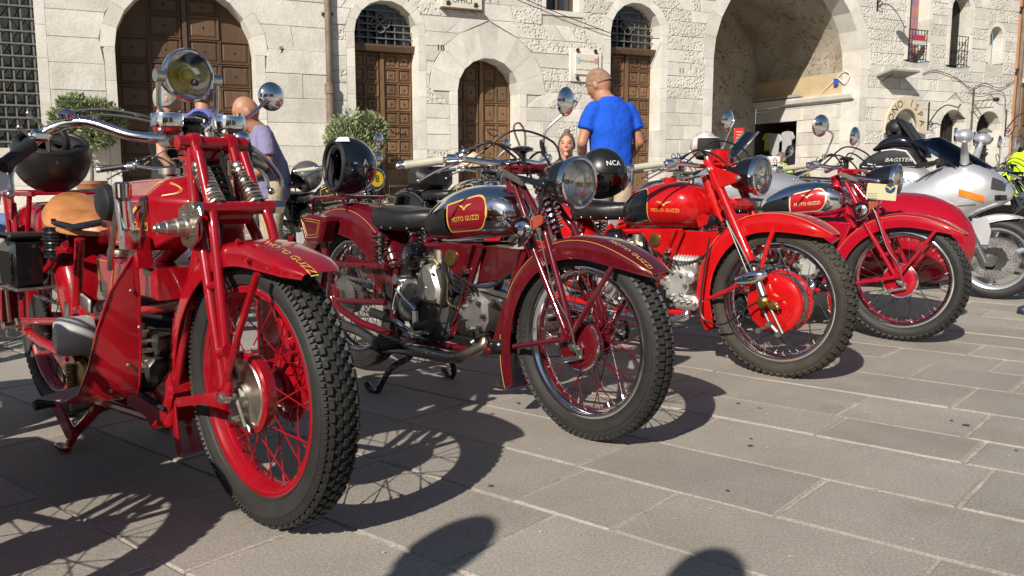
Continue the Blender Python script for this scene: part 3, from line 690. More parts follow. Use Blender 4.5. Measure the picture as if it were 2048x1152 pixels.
# ---- things fixed to the front
def downpipe(u, label, m, joint):
    t = thing('downpipe', label, 'pipe', FAC, FRZ)
    mb = MB(); mb.cyl((u, -.09, joint), (u, -.09, 7.2), .062, n=14); mb.build('upper_pipe', m, t)
    mb = MB(); mb.cyl((u, -.10, 0.0), (u, -.10, joint + .12), .082, n=14); mb.cyl((u, -.10, joint + .02), (u, -.10, joint + .2), .098, n=14); mb.build('lower_pipe', m, t)
    for z in (1.2, 3.9, 5.6): mb = MB(); mb.box((u, -.03, z), (.2, .12, .04)); mb.build('bracket', IRON, t, smooth=False)
PIPEM = mat('weathered pipe', (.15, .115, .085), .6, 0, 0, .2, 60, .35, 5)
downpipe(-1.15, 'weathered brown downpipe between the big panelled door and the olive bush', PIPEM, 2.42)
downpipe(18.55, 'dark brown downpipe where the stone palace meets the orange house', PIPEM, 2.0)
def plaque(name, label, u, z, wd, ht, lines, letter, frame=None, col=(.62, .57, .48)):
    t = thing(name, label, 'plaque', FAC, FRZ)
    mb = MB(); mb.rbox((u, -.045, z), (wd, .07, ht), .008); pl = mb.build('slab', mat('plaque stone', col, .55, var=.08, vscale=6), t, smooth=False)
    if frame:
        mb = MB(); mb.rbox((u, -.012, z - .03), (wd + .22, .06, ht + .24), .01); mb.build('backing_stone', DRESSED, t, smooth=False)
    mb = MB()
    for s, dz, sz in lines: lettering(mb, s, sz, lambda x, y, dz=dz: Vector((u + x, -.0835, z + dz + y)))
    mb.build('lettering', INK, t, smooth=False)
    return t
t = plaque('stone_plaque', 'white stone plaque high above the low arched door, black capitals, iron pins below', 1.55, 4.59, .86, .80, [('UFFICI', -.23, .15)], 0)
for u in (1.25, 1.84):
    mb = MB(); mb.prism([(u + .03 * cos(a) * (1 if i % 2 else 2), 4.30 + .03 * sin(a) * (1 if i % 2 else 2)) for i, a in enumerate([2 * pi * k / 10 for k in range(10)])], -.10, -.08); mb.build('pin', IRON, t, smooth=False)
mb = MB(); mb.box((1.55, -.06, 4.20), (.9, .13, .03)); mb.build('rusty_ledge', RUST, t, smooth=False)
t = plaque('stone_plaque', 'small framed town plaque beside the rightmost arched door, over the man in blue', 4.42, 3.28, .56, .44, [('CITTA DI ASSISI', .06, .062), ('COMITATO CALENDIMAGGIO', -.12, .040)], 0, True, (.66, .66, .62))
for du, m in ((-.22, mat('pale blue shield', (.30, .48, .58), .5)), (.22, mat('red white shield', (.5, .25, .22), .5))):
    mb = MB(); x = 4.42 + du; mb.prism([(x - .04, 3.42), (x + .04, 3.42), (x + .04, 3.33), (x, 3.28), (x - .04, 3.33)], -.088, -.08); mb.build('crest', m, t, smooth=False)
for u, z in ((4.2, 3.56), (4.64, 3.56), (4.2, 2.98), (4.64, 2.98)):
    mb = MB(); mb.prism([(u, z + .05), (u + .035, z + .02), (u + .02, z - .02), (u, z - .05), (u - .02, z - .02), (u - .035, z + .02)], -.09, -.04); mb.build('pin', IRON, t, smooth=False)
for s, u, z, wh in (('9', -2.01, 3.20, 'beside the widest panelled door'), ('10', 1.10, 3.43, 'between the two doors of the middle bay'), ('11', 6.94, 3.28, 'right of the last arched door')):
    mb = MB(); lettering(mb, s, .17, lambda x, y: Vector((u + x, -.018, z + y))); o = mb.build('house_number', INK, None, smooth=False); o.location = FAC; o.rotation_euler = (0, 0, FRZ)
    tag(o, 'black house number %s on the stone wall %s' % (s, wh), 'house number')
def wall_lamp(u, z, label, d=.9):
    t = thing('wall_lamp', label, 'lamp', FAC, FRZ)
    mb = MB(); mb.box((u, -.01, z - .15), (.035, .03, .75)); mb.tube(smooth_path([(u, -.03, z - .35), (u, -.3, z - .02), (u, -.55, z + .1), (u, -.75, z + .06), (u, -d, z + .02), (u, -d - .06, z + .1)], 4), .016, 6)
    mb.tube(smooth_path([(u, -.03, z - .45), (u, -.12, z - .42), (u, -.16, z - .34), (u, -.1, z - .3)], 4), .012, 6); mb.build('bracket', IRON, t)
    mb = MB(); mb.cyl((u, -d, z + .02), (u, -d, z - .16), .01, n=6); mb.build('hanger', IRON, t)
    mb = MB(); mb.lathe([(.03, 0), (.05, -.03), (.17, -.10), (.18, -.13), (.15, -.14)], (u, -d, z - .15), (0, 0, 1), 8); mb.build('lamp_shade', IRON, t)
    return t
wall_lamp(15.05, 2.65, 'iron wall lamp on a scroll bracket left of the lower arched doorway')
wall_lamp(18.2, 2.55, 'iron wall lamp on a scroll bracket nearest the far right downpipe', .7)
wall_lamp(12.95, 5.6, 'iron wall lamp high on the wall right of the great arch', .8)
t = thing('wall_floodlight', 'small floodlight on a lattice arm between the two low arched doorways', 'lamp', FAC, FRZ)
mb = MB(); mb.box((16.75, -.03, 2.75), (.03, .05, 1.1)); mb.box((16.75, -.35, 2.95), (.025, .6, .025)); mb.box((16.75, -.35, 2.75), (.025, .6, .025))
for k in range(4): mb.cyl((16.75, -.08 - k * .15, 2.75), (16.75, -.2 - k * .15, 2.95), .008, n=5)
mb.build('lattice_arm', RUST, t, smooth=False)
mb = MB(); mb.rbox((16.8, -.68, 2.95), (.16, .1, .1), .02); mb.build('lamp_head', IRON, t); mb = MB(); mb.lathe([(.05, 0), (.17, -.08), (.17, -.11)], (16.9, -.35, 2.2), (0, 0, 1), 12); mb.build('lamp_shade', GREYIRON, t)
mb = MB(); pts = [(1.1, -.08, 5.2)]
for i in range(13): pts.append((1.9 + i * .29, -.07, 4.9 - 1.02 * (i / 12) ** .8))
pts += [(5.75, -.1, 3.9), (6.3, -.05, 3.95)]
mb.tube(smooth_path(pts, 3), .009, 5); o = mb.build('wall_cable', CABLE); o.location = FAC; o.rotation_euler = (0, 0, FRZ); tag(o, 'thin dark cable sagging along the wall to the right arched door', 'cable')
mb = MB(); mb.tube(smooth_path([(14.7, -.04, 3.6), (15.2, -.04, 3.7), (16, -.04, 3.55), (16.6, -.04, 3.3), (17.1, -.05, 3.45), (17.8, -.05, 3.35), (18.4, -.05, 3.6)], 4), .010, 5)
mb.tube(smooth_path([(16.5, -.04, 3.2), (17.0, -.05, 3.15), (17.6, -.05, 3.25), (18.0, -.05, 3.2), (18.1, -.05, 2.7)], 4), .008, 5); o = mb.build('wall_cable', CABLE); o.location = FAC; o.rotation_euler = (0, 0, FRZ); tag(o, 'loose dark wires strung across the wall under the narrow windows', 'cable')
t = thing('shop_awning', 'short grey awning board above the cream arc sign', 'awning', FAC, FRZ)
mb = MB(); mb.box((13.55, -.25, 3.52), (1.0, .5, .05), Matrix.Rotation(R(-12), 3, 'X')); mb.build('board', mat('grey board', (.25, .25, .24), .6), t, smooth=False)
mb = MB(); mb.cyl((13.2, -.02, 3.3), (13.2, -.4, 3.48), .012, n=6); mb.build('strut', IRON, t)

# ---- buildings across the square (behind the lens; seen in the chrome only)
bld = thing('town_house', 'plain cream town house across the square', 'building', (3, -24, 0), R(8))
mb = MB(); mb.box((0, 0, 4.0), (16, 6, 8)); mb.build('wall', PLASTER, bld, smooth=False)
for k in range(6):
    for j in range(2): mb = MB(); mb.box((-6.5 + k * 2.6, 3.0, 1.8 + j * 3.2), (1.0, .12, 1.7)); mb.build('window', mat('dark shutter', (.05, .09, .06), .6), bld, smooth=False)
bld = thing('town_house', 'ochre town house across the square with a lower roof', 'building', (21, -20, 0), R(28))
mb = MB(); mb.box((0, 0, 4.5), (15, 6, 9)); mb.build('wall', ORANGEWALL, bld, smooth=False)
for k in range(5):
    for j in range(2): mb = MB(); mb.box((-5 + k * 2.6, 3.0, 1.8 + j * 3.2), (1.0, .12, 1.7)); mb.build('window', MATS['dark shutter'], bld, smooth=False)
# ---- dark gum spots and small chips on the slabs: thin flat blobs lying on the paving
GUM = mat('trodden gum', (.085, .080, .075), .8); CHIP = mat('pale chip', (.55, .53, .48), .8)
def blob(mb, x, y, r, z=.0035, sq=1):
    n = 11; rr_ = [r * rnd.uniform(.6, 1.1) for _ in range(n)]
    mb.add([(x + rr_[k] * cos(2 * pi * k / n), y + sq * rr_[k] * sin(2 * pi * k / n), z) for k in range(n)] + [(x, y, z + .0006)], [(k, (k + 1) % n, n) for k in range(n)])
mb = MB(); mc = MB()
for (x, y, r) in ((.80, 2.76, .012), (2.35, 3.55, .02), (2.2, 4.9, .018), (2.85, 4.2, .022), (1.65, 3.0, .016), (.62, 2.35, .008), (3.1, 4.6, .03)): blob(mb, x, y, r)
for _ in range(26): y = rnd.uniform(1.8, 6.5); blob(mb, rnd.uniform(-.3, .62) * y, y, rnd.uniform(.004, .013))
for _ in range(70): y = rnd.uniform(1.8, 6); blob(mc, rnd.uniform(-.6, .62) * y, y, rnd.uniform(.002, .006))
kind(mb.build('gum_spots', GUM, None, smooth=False, fix=False), 'stuff'); kind(mc.build('pale_chips', CHIP, None, smooth=False, fix=False), 'stuff')
# ================================================================== motorcycle parts (local x forward, y left, z up)
def knob_row(mb, c, rad, lat, nn, wy, wt, hgt, tilt, phase=0, r=None):
    """n rubber blocks round a tyre at lateral offset lat; tilt leans them outwards"""
    for i in range(nn):
        a = 2 * pi * (i + phase) / nn; er = Vector((cos(a), 0, sin(a))); et = Vector((-sin(a), 0, cos(a))); ey = Vector((0, 1, 0))
        n_ = er * cos(tilt) + ey * sin(tilt); s_ = ey * cos(tilt) - er * sin(tilt)
        o = Vector(c) + er * rad + ey * lat; k = .8
        B = [o + et * (a_ * wt / 2) + s_ * (b_ * wy / 2) - n_ * .003 for a_, b_ in ((-1, -1), (1, -1), (1, 1), (-1, 1))]
        T = [o + et * (a_ * wt / 2 * k) + s_ * (b_ * wy / 2 * k) + n_ * hgt for a_, b_ in ((-1, -1), (1, -1), (1, 1), (-1, 1))]
        mb.add(B + T, [(4, 5, 6, 7), (0, 1, 5, 4), (1, 2, 6, 5), (2, 3, 7, 6), (3, 0, 4, 7)])
def lathe_y(mb, prof, c, n=64, caps=False):
    """profile (radius, y) turned about the wheel axis"""
    c = Vector(c); rings = [[c + Vector((r * cos(2 * pi * k / n), y, r * sin(2 * pi * k / n))) for k in range(n)] for r, y in prof]
    return mb.loft(rings, True, caps)
def tyre_mesh(mb, c, Rt, Rr, hw, style, text=True):
    base = Rt - .009
    prof = [(Rr - .006, -hw * .62), (Rr + .006, -hw * .72), (Rr + (base - Rr) * .35, -hw * .98), (Rr + (base - Rr) * .55, -hw), (Rr + (base - Rr) * .78, -hw * .86), (base - .007, -hw * .6), (base - .001, -hw * .3), (base, 0)]
    full = prof + [(r, -y) for r, y in reversed(prof[:-1])]
    lathe_y(mb, full, c, 96)
    # moulded rings on the wall
    for f in ((.12, .25, .38, .62) if style == 'rib' else (.15, .66)):
        r = Rr + (base - Rr) * f; yy = hw * (.74 + .26 * min(1, f / .5)) if f < .5 else hw * (1.0 - .14 * (f - .55) / .23)
        for s in (-1, 1): lathe_y(mb, [(r - .0022, s * (yy - .001)), (r, s * (yy + .0022)), (r + .0022, s * (yy - .001))], c, 80)
    if text:
        c_ = Vector(c); rm = Rr + (base - Rr) * .40
        for k, (ph, tx) in enumerate(((-75, 'PIRELLI'), (100, 'PIRELLI'), (185, '3.50 - 19'))):
            v, f = text2d(tx, .026)
            for sd in (-1, 1):
                P = []
                for q in v:
                    a = R(ph) - sd * -1 * -q.x * 1.25 / rm if False else R(ph) + (q.x * 1.25 / rm) * (1 if sd < 0 else -1); r_ = rm - q.y if False else rm - q.y * -1 * (-1)
                    r_ = rm - q.y; P.append(c_ + Vector((r_ * cos(a), sd * (hw * 1.0 + .0004), r_ * sin(a))))
                mb.add(P, f)
    if style == 'block':      # staggered trials blocks
        N = 70
        for j, (la, ti) in enumerate(((-.033, -.46), (-.0165, -.2), (0, 0), (.0165, .2), (.033, .46))):
            knob_row(mb, c, base - .0006 - abs(la) * .16, la, N, .0135, .0205, .008, ti, .5 * (j % 2))
        for s in (-1, 1): knob_row(mb, c, base - .016, s * hw * .86, N * 2, .014, .008, .005, s * 1.0)
    elif style == 'rib':
        N = 78
        for la, ti, wy in ((-.027, -.42, .020), (0, 0, .024), (.027, .42, .020)):
            knob_row(mb, c, base - abs(la) * .13, la, N, wy, .023, .008, ti, .0 if la else .5)
        for s in (-1, 1): knob_row(mb, c, base - .012, s * hw * .80, N, .012, .020, .005, s * .95, .5)
    elif style == 'lug':
        N = 62
        for la, ti, wy in ((-.013, -.15, .022), (.013, .15, .022)): knob_row(mb, c, base - .001, la, N, wy, .024, .009, ti, .5 if la > 0 else 0)
        for s in (-1, 1): knob_row(mb, c, base - .010, s * hw * .74, N, .024, .022, .007, s * .78, .25); knob_row(mb, c, base - .027, s * hw * .93, N, .012, .010, .004, s * 1.2, .25)
def make_wheel(bike, name, c, Rr, Rt, hw, rimmats, style, spoke_mats, hub, nsp=36, rub=None, hubw=.045, hubr=.04):
    """part = rim; sub-parts = tyre, spoke x n, hub, brake plate pieces"""
    c = Vector(c); w_ = hw * .72
    mb = MB()
    mb.mi(0); lathe_y(mb, [(Rr - .022, -w_ * .35), (Rr - .017, -w_ * .75), (Rr - .012, -w_ * .9), (Rr - .010, -w_), (Rr + .003, -w_ * 1.06), (Rr + .007, -w_ * 1.0), (Rr + .005, -w_ * .85), (Rr - .008, -w_ * .8)], c, 80)
    lathe_y(mb, [(Rr - .022, w_ * .35), (Rr - .017, w_ * .75), (Rr - .012, w_ * .9), (Rr - .010, w_), (Rr + .003, w_ * 1.06), (Rr + .007, w_ * 1.0), (Rr + .005, w_ * .85), (Rr - .008, w_ * .8)], c, 80)
    mb.mi(1 if len(rimmats) > 1 else 0); lathe_y(mb, [(Rr - .022, -w_ * .36), (Rr - .026, -w_ * .2), (Rr - .026, w_ * .2), (Rr - .022, w_ * .36)], c, 80)
    lathe_y(mb, [(Rr - .008, -w_ * .8), (Rr - .012, 0), (Rr - .008, w_ * .8)], c, 48)
    rim = mb.build(name, rimmats, bike, angle=50)
    mb = MB(); tyre_mesh(mb, c, Rt, Rr, hw, style, style == 'rib'); mb.build('tyre', rub or RUBBER, rim, angle=30)
    # spokes share one mesh
    f_r = hubr + .012; r_r = Rr - .026
    L = sqrt(r_r * r_r - f_r * f_r * .75) - f_r * .3
    A = []
    for k in range(nsp):
        side = -1 if k % 2 else 1; cross = 1 if (k // 2) % 2 else -1
        ar = 2 * pi * (k + .5) / nsp; ah = ar + cross * R(62)
        A.append((c + Vector((f_r * cos(ah), side * hubw, f_r * sin(ah))), c + Vector((r_r * cos(ar), side * w_ * .12, r_r * sin(ar)))))
    L0 = (A[0][1] - A[0][0]).length
    sm = MB(); sm.mi(0); sm.cyl((0, 0, 0), (0, 0, L0), .0019, n=5, caps=False); sm.mi(1 if len(spoke_mats) > 1 else 0); sm.cyl((0, 0, L0 - .016), (0, 0, L0 + .002), .0034, n=6, caps=False)
    sme = sm.mesh('spoke', spoke_mats)
    for a, b in A:
        q = (b - a).to_track_quat('Z', 'Y'); M = Matrix.Translation(a) @ q.to_matrix().to_4x4(); M = M @ Matrix.Scale((b - a).length / L0, 4, (0, 0, 1))
        link('spoke', sme, rim, M)
    mb = MB(); lathe_y(mb, [(.012, -hubw - .03), (.02, -hubw - .02), (.02, -hubw - .008), (hubr * .7, -hubw - .006), (hubr + .018, -hubw - .003), (hubr + .018, -hubw + .004), (hubr * .8, -hubw + .014), (hubr * .7, 0), (hubr * .8, hubw - .014), (hubr + .018, hubw - .004), (hubr + .018, hubw + .003), (hubr * .7, hubw + .006), (.012, hubw + .02)], c, 28, True)
    mb.build('hub', hub, rim)
    return rim
def side_plate(rim, c, r, y, m, rimm=CHROME, dome=.012, sign=-1, name='brake_plate'):
    mb = MB(); s = sign
    lathe_y(mb, [(.004, y + s * dome), (r * .5, y + s * dome), (r * .80, y + s * dome * .8), (r * .92, y + s * dome * .3), (r * .93, y - s * .03)], c, 40, True)
    p = mb.build(name, m, rim)
    if rimm: mb = MB(); mb.torus(Vector(c) + Vector((0, y, 0)), (0, 1, 0), r * .96, r * .055, 44, 8); mb.build('brake_plate_ring', rimm, rim)
    return p
def bolt(mb, p, axis, r=.009, h=.01):
    ax = Vector(axis).normalized(); p = Vector(p); mb.cyl(p, p + ax * h, r, n=6); mb.cyl(p + ax * h, p + ax * (h * 1.5), r * .55, n=8)
def fender(bike, name, c, keys, m, hwk=.078, skirt=.05, N=34, stripe=None, letters=None, thick=.0025, stripe_at=3):
    """keys: (angle deg, crown radius, width scale, skirt scale) round the wheel centre"""
    c = Vector(c)
    def at(t):
        x = t * (len(keys) - 1); i = min(int(x), len(keys) - 2); f = x - i; P = [keys[max(i - 1, 0)], keys[i], keys[i + 1], keys[min(i + 2, len(keys) - 1)]]
        return [.5 * ((2 * P[1][k]) + (P[2][k] - P[0][k]) * f + (2 * P[0][k] - 5 * P[1][k] + 4 * P[2][k] - P[3][k]) * f * f + (3 * P[1][k] - P[0][k] - 3 * P[2][k] + P[3][k]) * f ** 3) for k in range(4)]
    sec = [(-1, -1), (-1.0, -.55), (-.97, -.30), (-.86, -.13), (-.62, -.035), (-.3, -.008), (0, 0), (.3, -.008), (.62, -.035), (.86, -.13), (.97, -.30), (1.0, -.55), (1, -1)]
    rings = []; S_ = []
    for i in range(N + 1):
        a, r, ws, ss = at(i / N); er = Vector((cos(R(a)), 0, sin(R(a))))
        dep = max(skirt * ss, .012)
        out = [c + er * (r + z * dep) + Vector((0, y * hwk * ws, 0)) for y, z in sec]
        inn = [c + er * (r + z * dep - (thick if abs(y) < .99 else 0)) + Vector((0, y * (hwk * ws - thick), 0)) for y, z in reversed(sec)]
        rings.append(out + inn); S_.append(out)
    mb = MB(); mb.loft(rings, True, True); f = mb.build(name, m, bike, angle=55)
    mb = MB()
    for s in (0, -1): mb.tube([r[s] for r in S_], .0028, 6)
    mb.build('rolled_edge', m, f)
    if stripe:
        mb = MB(); k = stripe_at
        for idx in (k, 12 - k):
            mb.tube([(r[idx] + r[idx - 1 if idx < 6 else idx + 1]) / 2 + (((r[idx] - c) * .0025)) for r in S_[1:-1]], .0009, 5)
        mb.build('pinstripe', stripe, f)
    if letters:
        txt, ang, size, ym, lm = letters
        mb = MB()
        def fn(x, y):
            t = None
            # along the fender, on the right side crown
            aa = ang + (x / .36) * 57.3 * -1
            tt = 0; best = 9e9
            for i in range(101):
                v = at(i / 100)
                if abs(v[0] - aa) < best: best = abs(v[0] - aa); tt = v
            er = Vector((cos(R(aa)), 0, sin(R(aa)))); u = (ym + y) / (hwk * tt[2]); u = max(-.98, min(.98, u))
            z = 0
            for (y0, z0), (y1, z1) in zip(sec, sec[1:]):
                if y0 <= u <= y1 and y1 > y0: z = z0 + (z1 - z0) * (u - y0) / (y1 - y0); break
            return c + er * (tt[1] + z * max(skirt * tt[3], .012) + .0026) + Vector((0, u * hwk * tt[2], 0))
        lettering(mb, txt, size, fn); mb.build('lettering', lm, f, smooth=False)
    return f
def headlamp(bike, c, d, r, L, shell, rim=CHROME, yellow=False, glass=None):
    """part = shell; sub-parts = rim, reflector, lens, bulb"""
    c = Vector(c); d = Vector(d).normalized()
    mb = MB(); mb.lathe([(.001, -L), (r * .12, -L), (r * .42, -L * .93), (r * .72, -L * .72), (r * .93, -L * .4), (r * 1.0, -L * .12), (r * 1.0, 0)], c, d, 32, False); h = mb.build('headlamp', shell, bike)
    mb = MB(); mb.lathe([(r * 1.005, -r * .30), (r * 1.07, -r * .26), (r * 1.10, -r * .06), (r * 1.08, r * .05), (r * 1.0, r * .09), (r * .95, r * .06), (r * .94, -r * .02)], c, d, 40, False); mb.build('rim', rim, h)
    mb = MB(); mb.lathe([(r * .95, r * .0), (r * .85, -r * .12), (r * .65, -r * .28), (r * .38, -r * .42), (r * .16, -r * .48), (.001, -r * .5)], c, d, 36, False); mb.build('reflector', REFL, h)
    mb = MB(); mb.lathe([(r * .95, r * .03), (r * .8, r * .10), (r * .5, r * .17), (r * .2, r * .2), (.001, r * .2)], c, d, 36, False); mb.build('lens', glass or GLASS, h)
    mb = MB(); mb.sphere(c - d * r * (.22 if yellow else .38), r * (.34 if yellow else .09), 18, 12); mb.build('bulb', YBULB if yellow else NICKEL, h)
    if yellow: mb = MB(); mb.lathe([(r * .13, -.01), (r * .14, .004), (r * .08, .008)], c + d * r * .12 + Vector((0, .012, -r * .30)), d, 16, True); mb.build('bulb_cap', DALLOY, h)
    return h
def mirror(bike, c, d, r, arm, ell=1.0, back=CHROME):
    c = Vector(c); d = Vector(d).normalized()
    mb = MB(); mb.lathe([(r * .2, -.026), (r * .6, -.020), (r * .92, -.008), (r * 1.0, 0), (r * .98, .004)], c, d, 28, True); m = mb.build('mirror', back, bike)
    mb = MB(); mb.lathe([(r * .96, .0042), (r * .6, .0062), (r * .2, .0070), (.001, .0071)], c, d, 28, False); mb.build('mirror_glass', MIRRORM, m)
    mb = MB(); mb.tube(smooth_path(arm, 6), .0055, 8); mb.cyl(arm[0], Vector(arm[0]) + Vector((0, 0, .028)), .011, n=10); mb.sphere(arm[-1], .012, 10, 7); mb.build('mirror_stem', CHROME, m)
    return m
class Tank:
    def __init__(s, secs, p=2.6): s.s = secs; s.p = p
    def at(s, x):
        a = s.s
        if x <= a[0][0]: return a[0]
        for i in range(len(a) - 1):
            if a[i][0] <= x <= a[i + 1][0]:
                f = (x - a[i][0]) / (a[i + 1][0] - a[i][0]); P = [a[max(i - 1, 0)], a[i], a[i + 1], a[min(i + 2, len(a) - 1)]]
                return [.5 * ((2 * P[1][k]) + (P[2][k] - P[0][k]) * f + (2 * P[0][k] - 5 * P[1][k] + 4 * P[2][k] - P[3][k]) * f * f + (3 * P[1][k] - P[0][k] - 3 * P[2][k] + P[3][k]) * f ** 3) for k in range(4)]
        return a[-1]
    def ring(s, x, n=28):
        _, zb, zt, hw = s.at(x); zc = (zb + zt) / 2; hh = (zt - zb) / 2; e = 2 / s.p; out = []
        for k in range(n):
            a = 2 * pi * k / n; cx, sx = cos(a), sin(a)
            out.append(Vector((x, hw * math.copysign(abs(cx) ** e, cx), zc + hh * math.copysign(abs(sx) ** e, sx))))
        return out
    def build(s, name, m, bike, N=26, x0=None, x1=None):
        x0 = s.s[0][0] if x0 is None else x0; x1 = s.s[-1][0] if x1 is None else x1
        mb = MB(); mb.loft([s.ring(x0 + (x1 - x0) * (.5 - .5 * cos(pi * i / N))) for i in range(N + 1)]); return mb.build(name, m, bike, angle=60)
    def y(s, x, z, off=.002, side=-1):
        _, zb, zt, hw = s.at(x); zc = (zb + zt) / 2; hh = (zt - zb) / 2; t = min(.999, abs((z - zc) / hh))
        return Vector((x, side * (hw * (1 - t ** s.p) ** (1 / s.p) + off), z))
    def patch(s, mb, x0, x1, lo, hi, off=.002, nx=16, nz=10, side=-1):
        V = []; F = []
        for i in range(nx + 1):
            x = x0 + (x1 - x0) * i / nx; a, b = lo(x), hi(x)
            for j in range(nz + 1): V.append(s.y(x, a + (b - a) * j / nz, off, side))
        for i in range(nx):
            for j in range(nz): a = i * (nz + 1) + j; F.append((a, a + 1, a + nz + 2, a + nz + 1))
        mb.add(V, F); return V
def seat_loft(bike, secs, m, name='seat'):
    """secs: (x, zbottom, ztop, halfwidth)"""
    T = Tank(secs, 3.2); return T.build(name, m, bike, 22), T
def lever(mb, pts, r0=.007, r1=.004): mb.tube(smooth_path(pts, 4), [r0 + (r1 - r0) * i / ((len(pts) - 1) * 4) for i in range((len(pts) - 1) * 4 + 1)], 7)
def grips(bike, out, inn, m, r=.0155, ends=True):
    for s in (1, -1):
        a = Vector((out[0], out[1] * s, out[2])); b = Vector((inn[0], inn[1] * s, inn[2])); mb = MB(); d = (b - a)
        L = d.length; mb.lathe([(r * .9, 0), (r * 1.08, .004), (r * 1.05, .012), (r, .02), (r, L - .015), (r * 1.1, L - .01), (r * 1.1, L)], a, d, 16, True)
        g = mb.build('grip', m, bike)
        if ends: mb = MB(); mb.lathe([(r * .5, -.028), (r * 1.0, -.024), (r * 1.15, -.014), (r * 1.0, -.002), (r * 1.1, .004)], a, d, 16, True); mb.build('end_cap', CHROME, g)
def chain(mb, pts, pitch=.0135, w=.012):
    L = [0]
    for a, b in zip(pts, pts[1:]): L.append(L[-1] + (Vector(b) - Vector(a)).length)
    n = int(L[-1] / pitch)
    for i in range(n):
        d = (i + .5) * pitch; k = 0
        while L[k + 1] < d: k += 1
        a, b = Vector(pts[k]), Vector(pts[k + 1]); t = (d - L[k]) / (L[k + 1] - L[k]); p = a.lerp(b, t); ang = atan2((b - a).z, (b - a).x)
        mb.box(p, (pitch * .82, w * (1 if i % 2 else .66), .0095), Matrix.Rotation(-ang, 3, 'Y'))
def sprocket(mb, c, r, y, n=30, w=.006, hole=.5):
    pts = []
    for i in range(n * 2): rr_ = r if i % 2 else r - .007; a = 2 * pi * i / (n * 2); pts.append((c[0] + rr_ * cos(a), c[2] + rr_ * sin(a)))
    mb.prism(pts, y - w / 2, y + w / 2)
def fin_block(mb, p0, p1, n, ry, rz, th=.0035, sq=True):
    """stack of cooling fins from p0 to p1"""
    p0 = Vector(p0); p1 = Vector(p1); d = (p1 - p0).normalized()
    for i in range(n):
        p = p0.lerp(p1, (i + .5) / n); x, y, _ = Vector((0, 1, 0)), d.cross(Vector((0, 1, 0))), d
        pts = []
        for k in range(14):
            a = 2 * pi * k / 14; e = .6; pts.append(p + x * ry * math.copysign(abs(cos(a)) ** e, cos(a)) + y * rz * math.copysign(abs(sin(a)) ** e, sin(a)))
        mb.loft([[q - d * th / 2 for q in pts], [q + d * th / 2 for q in pts]])
    mb.cyl(p0, p1, min(ry, rz) * .72, n=16)
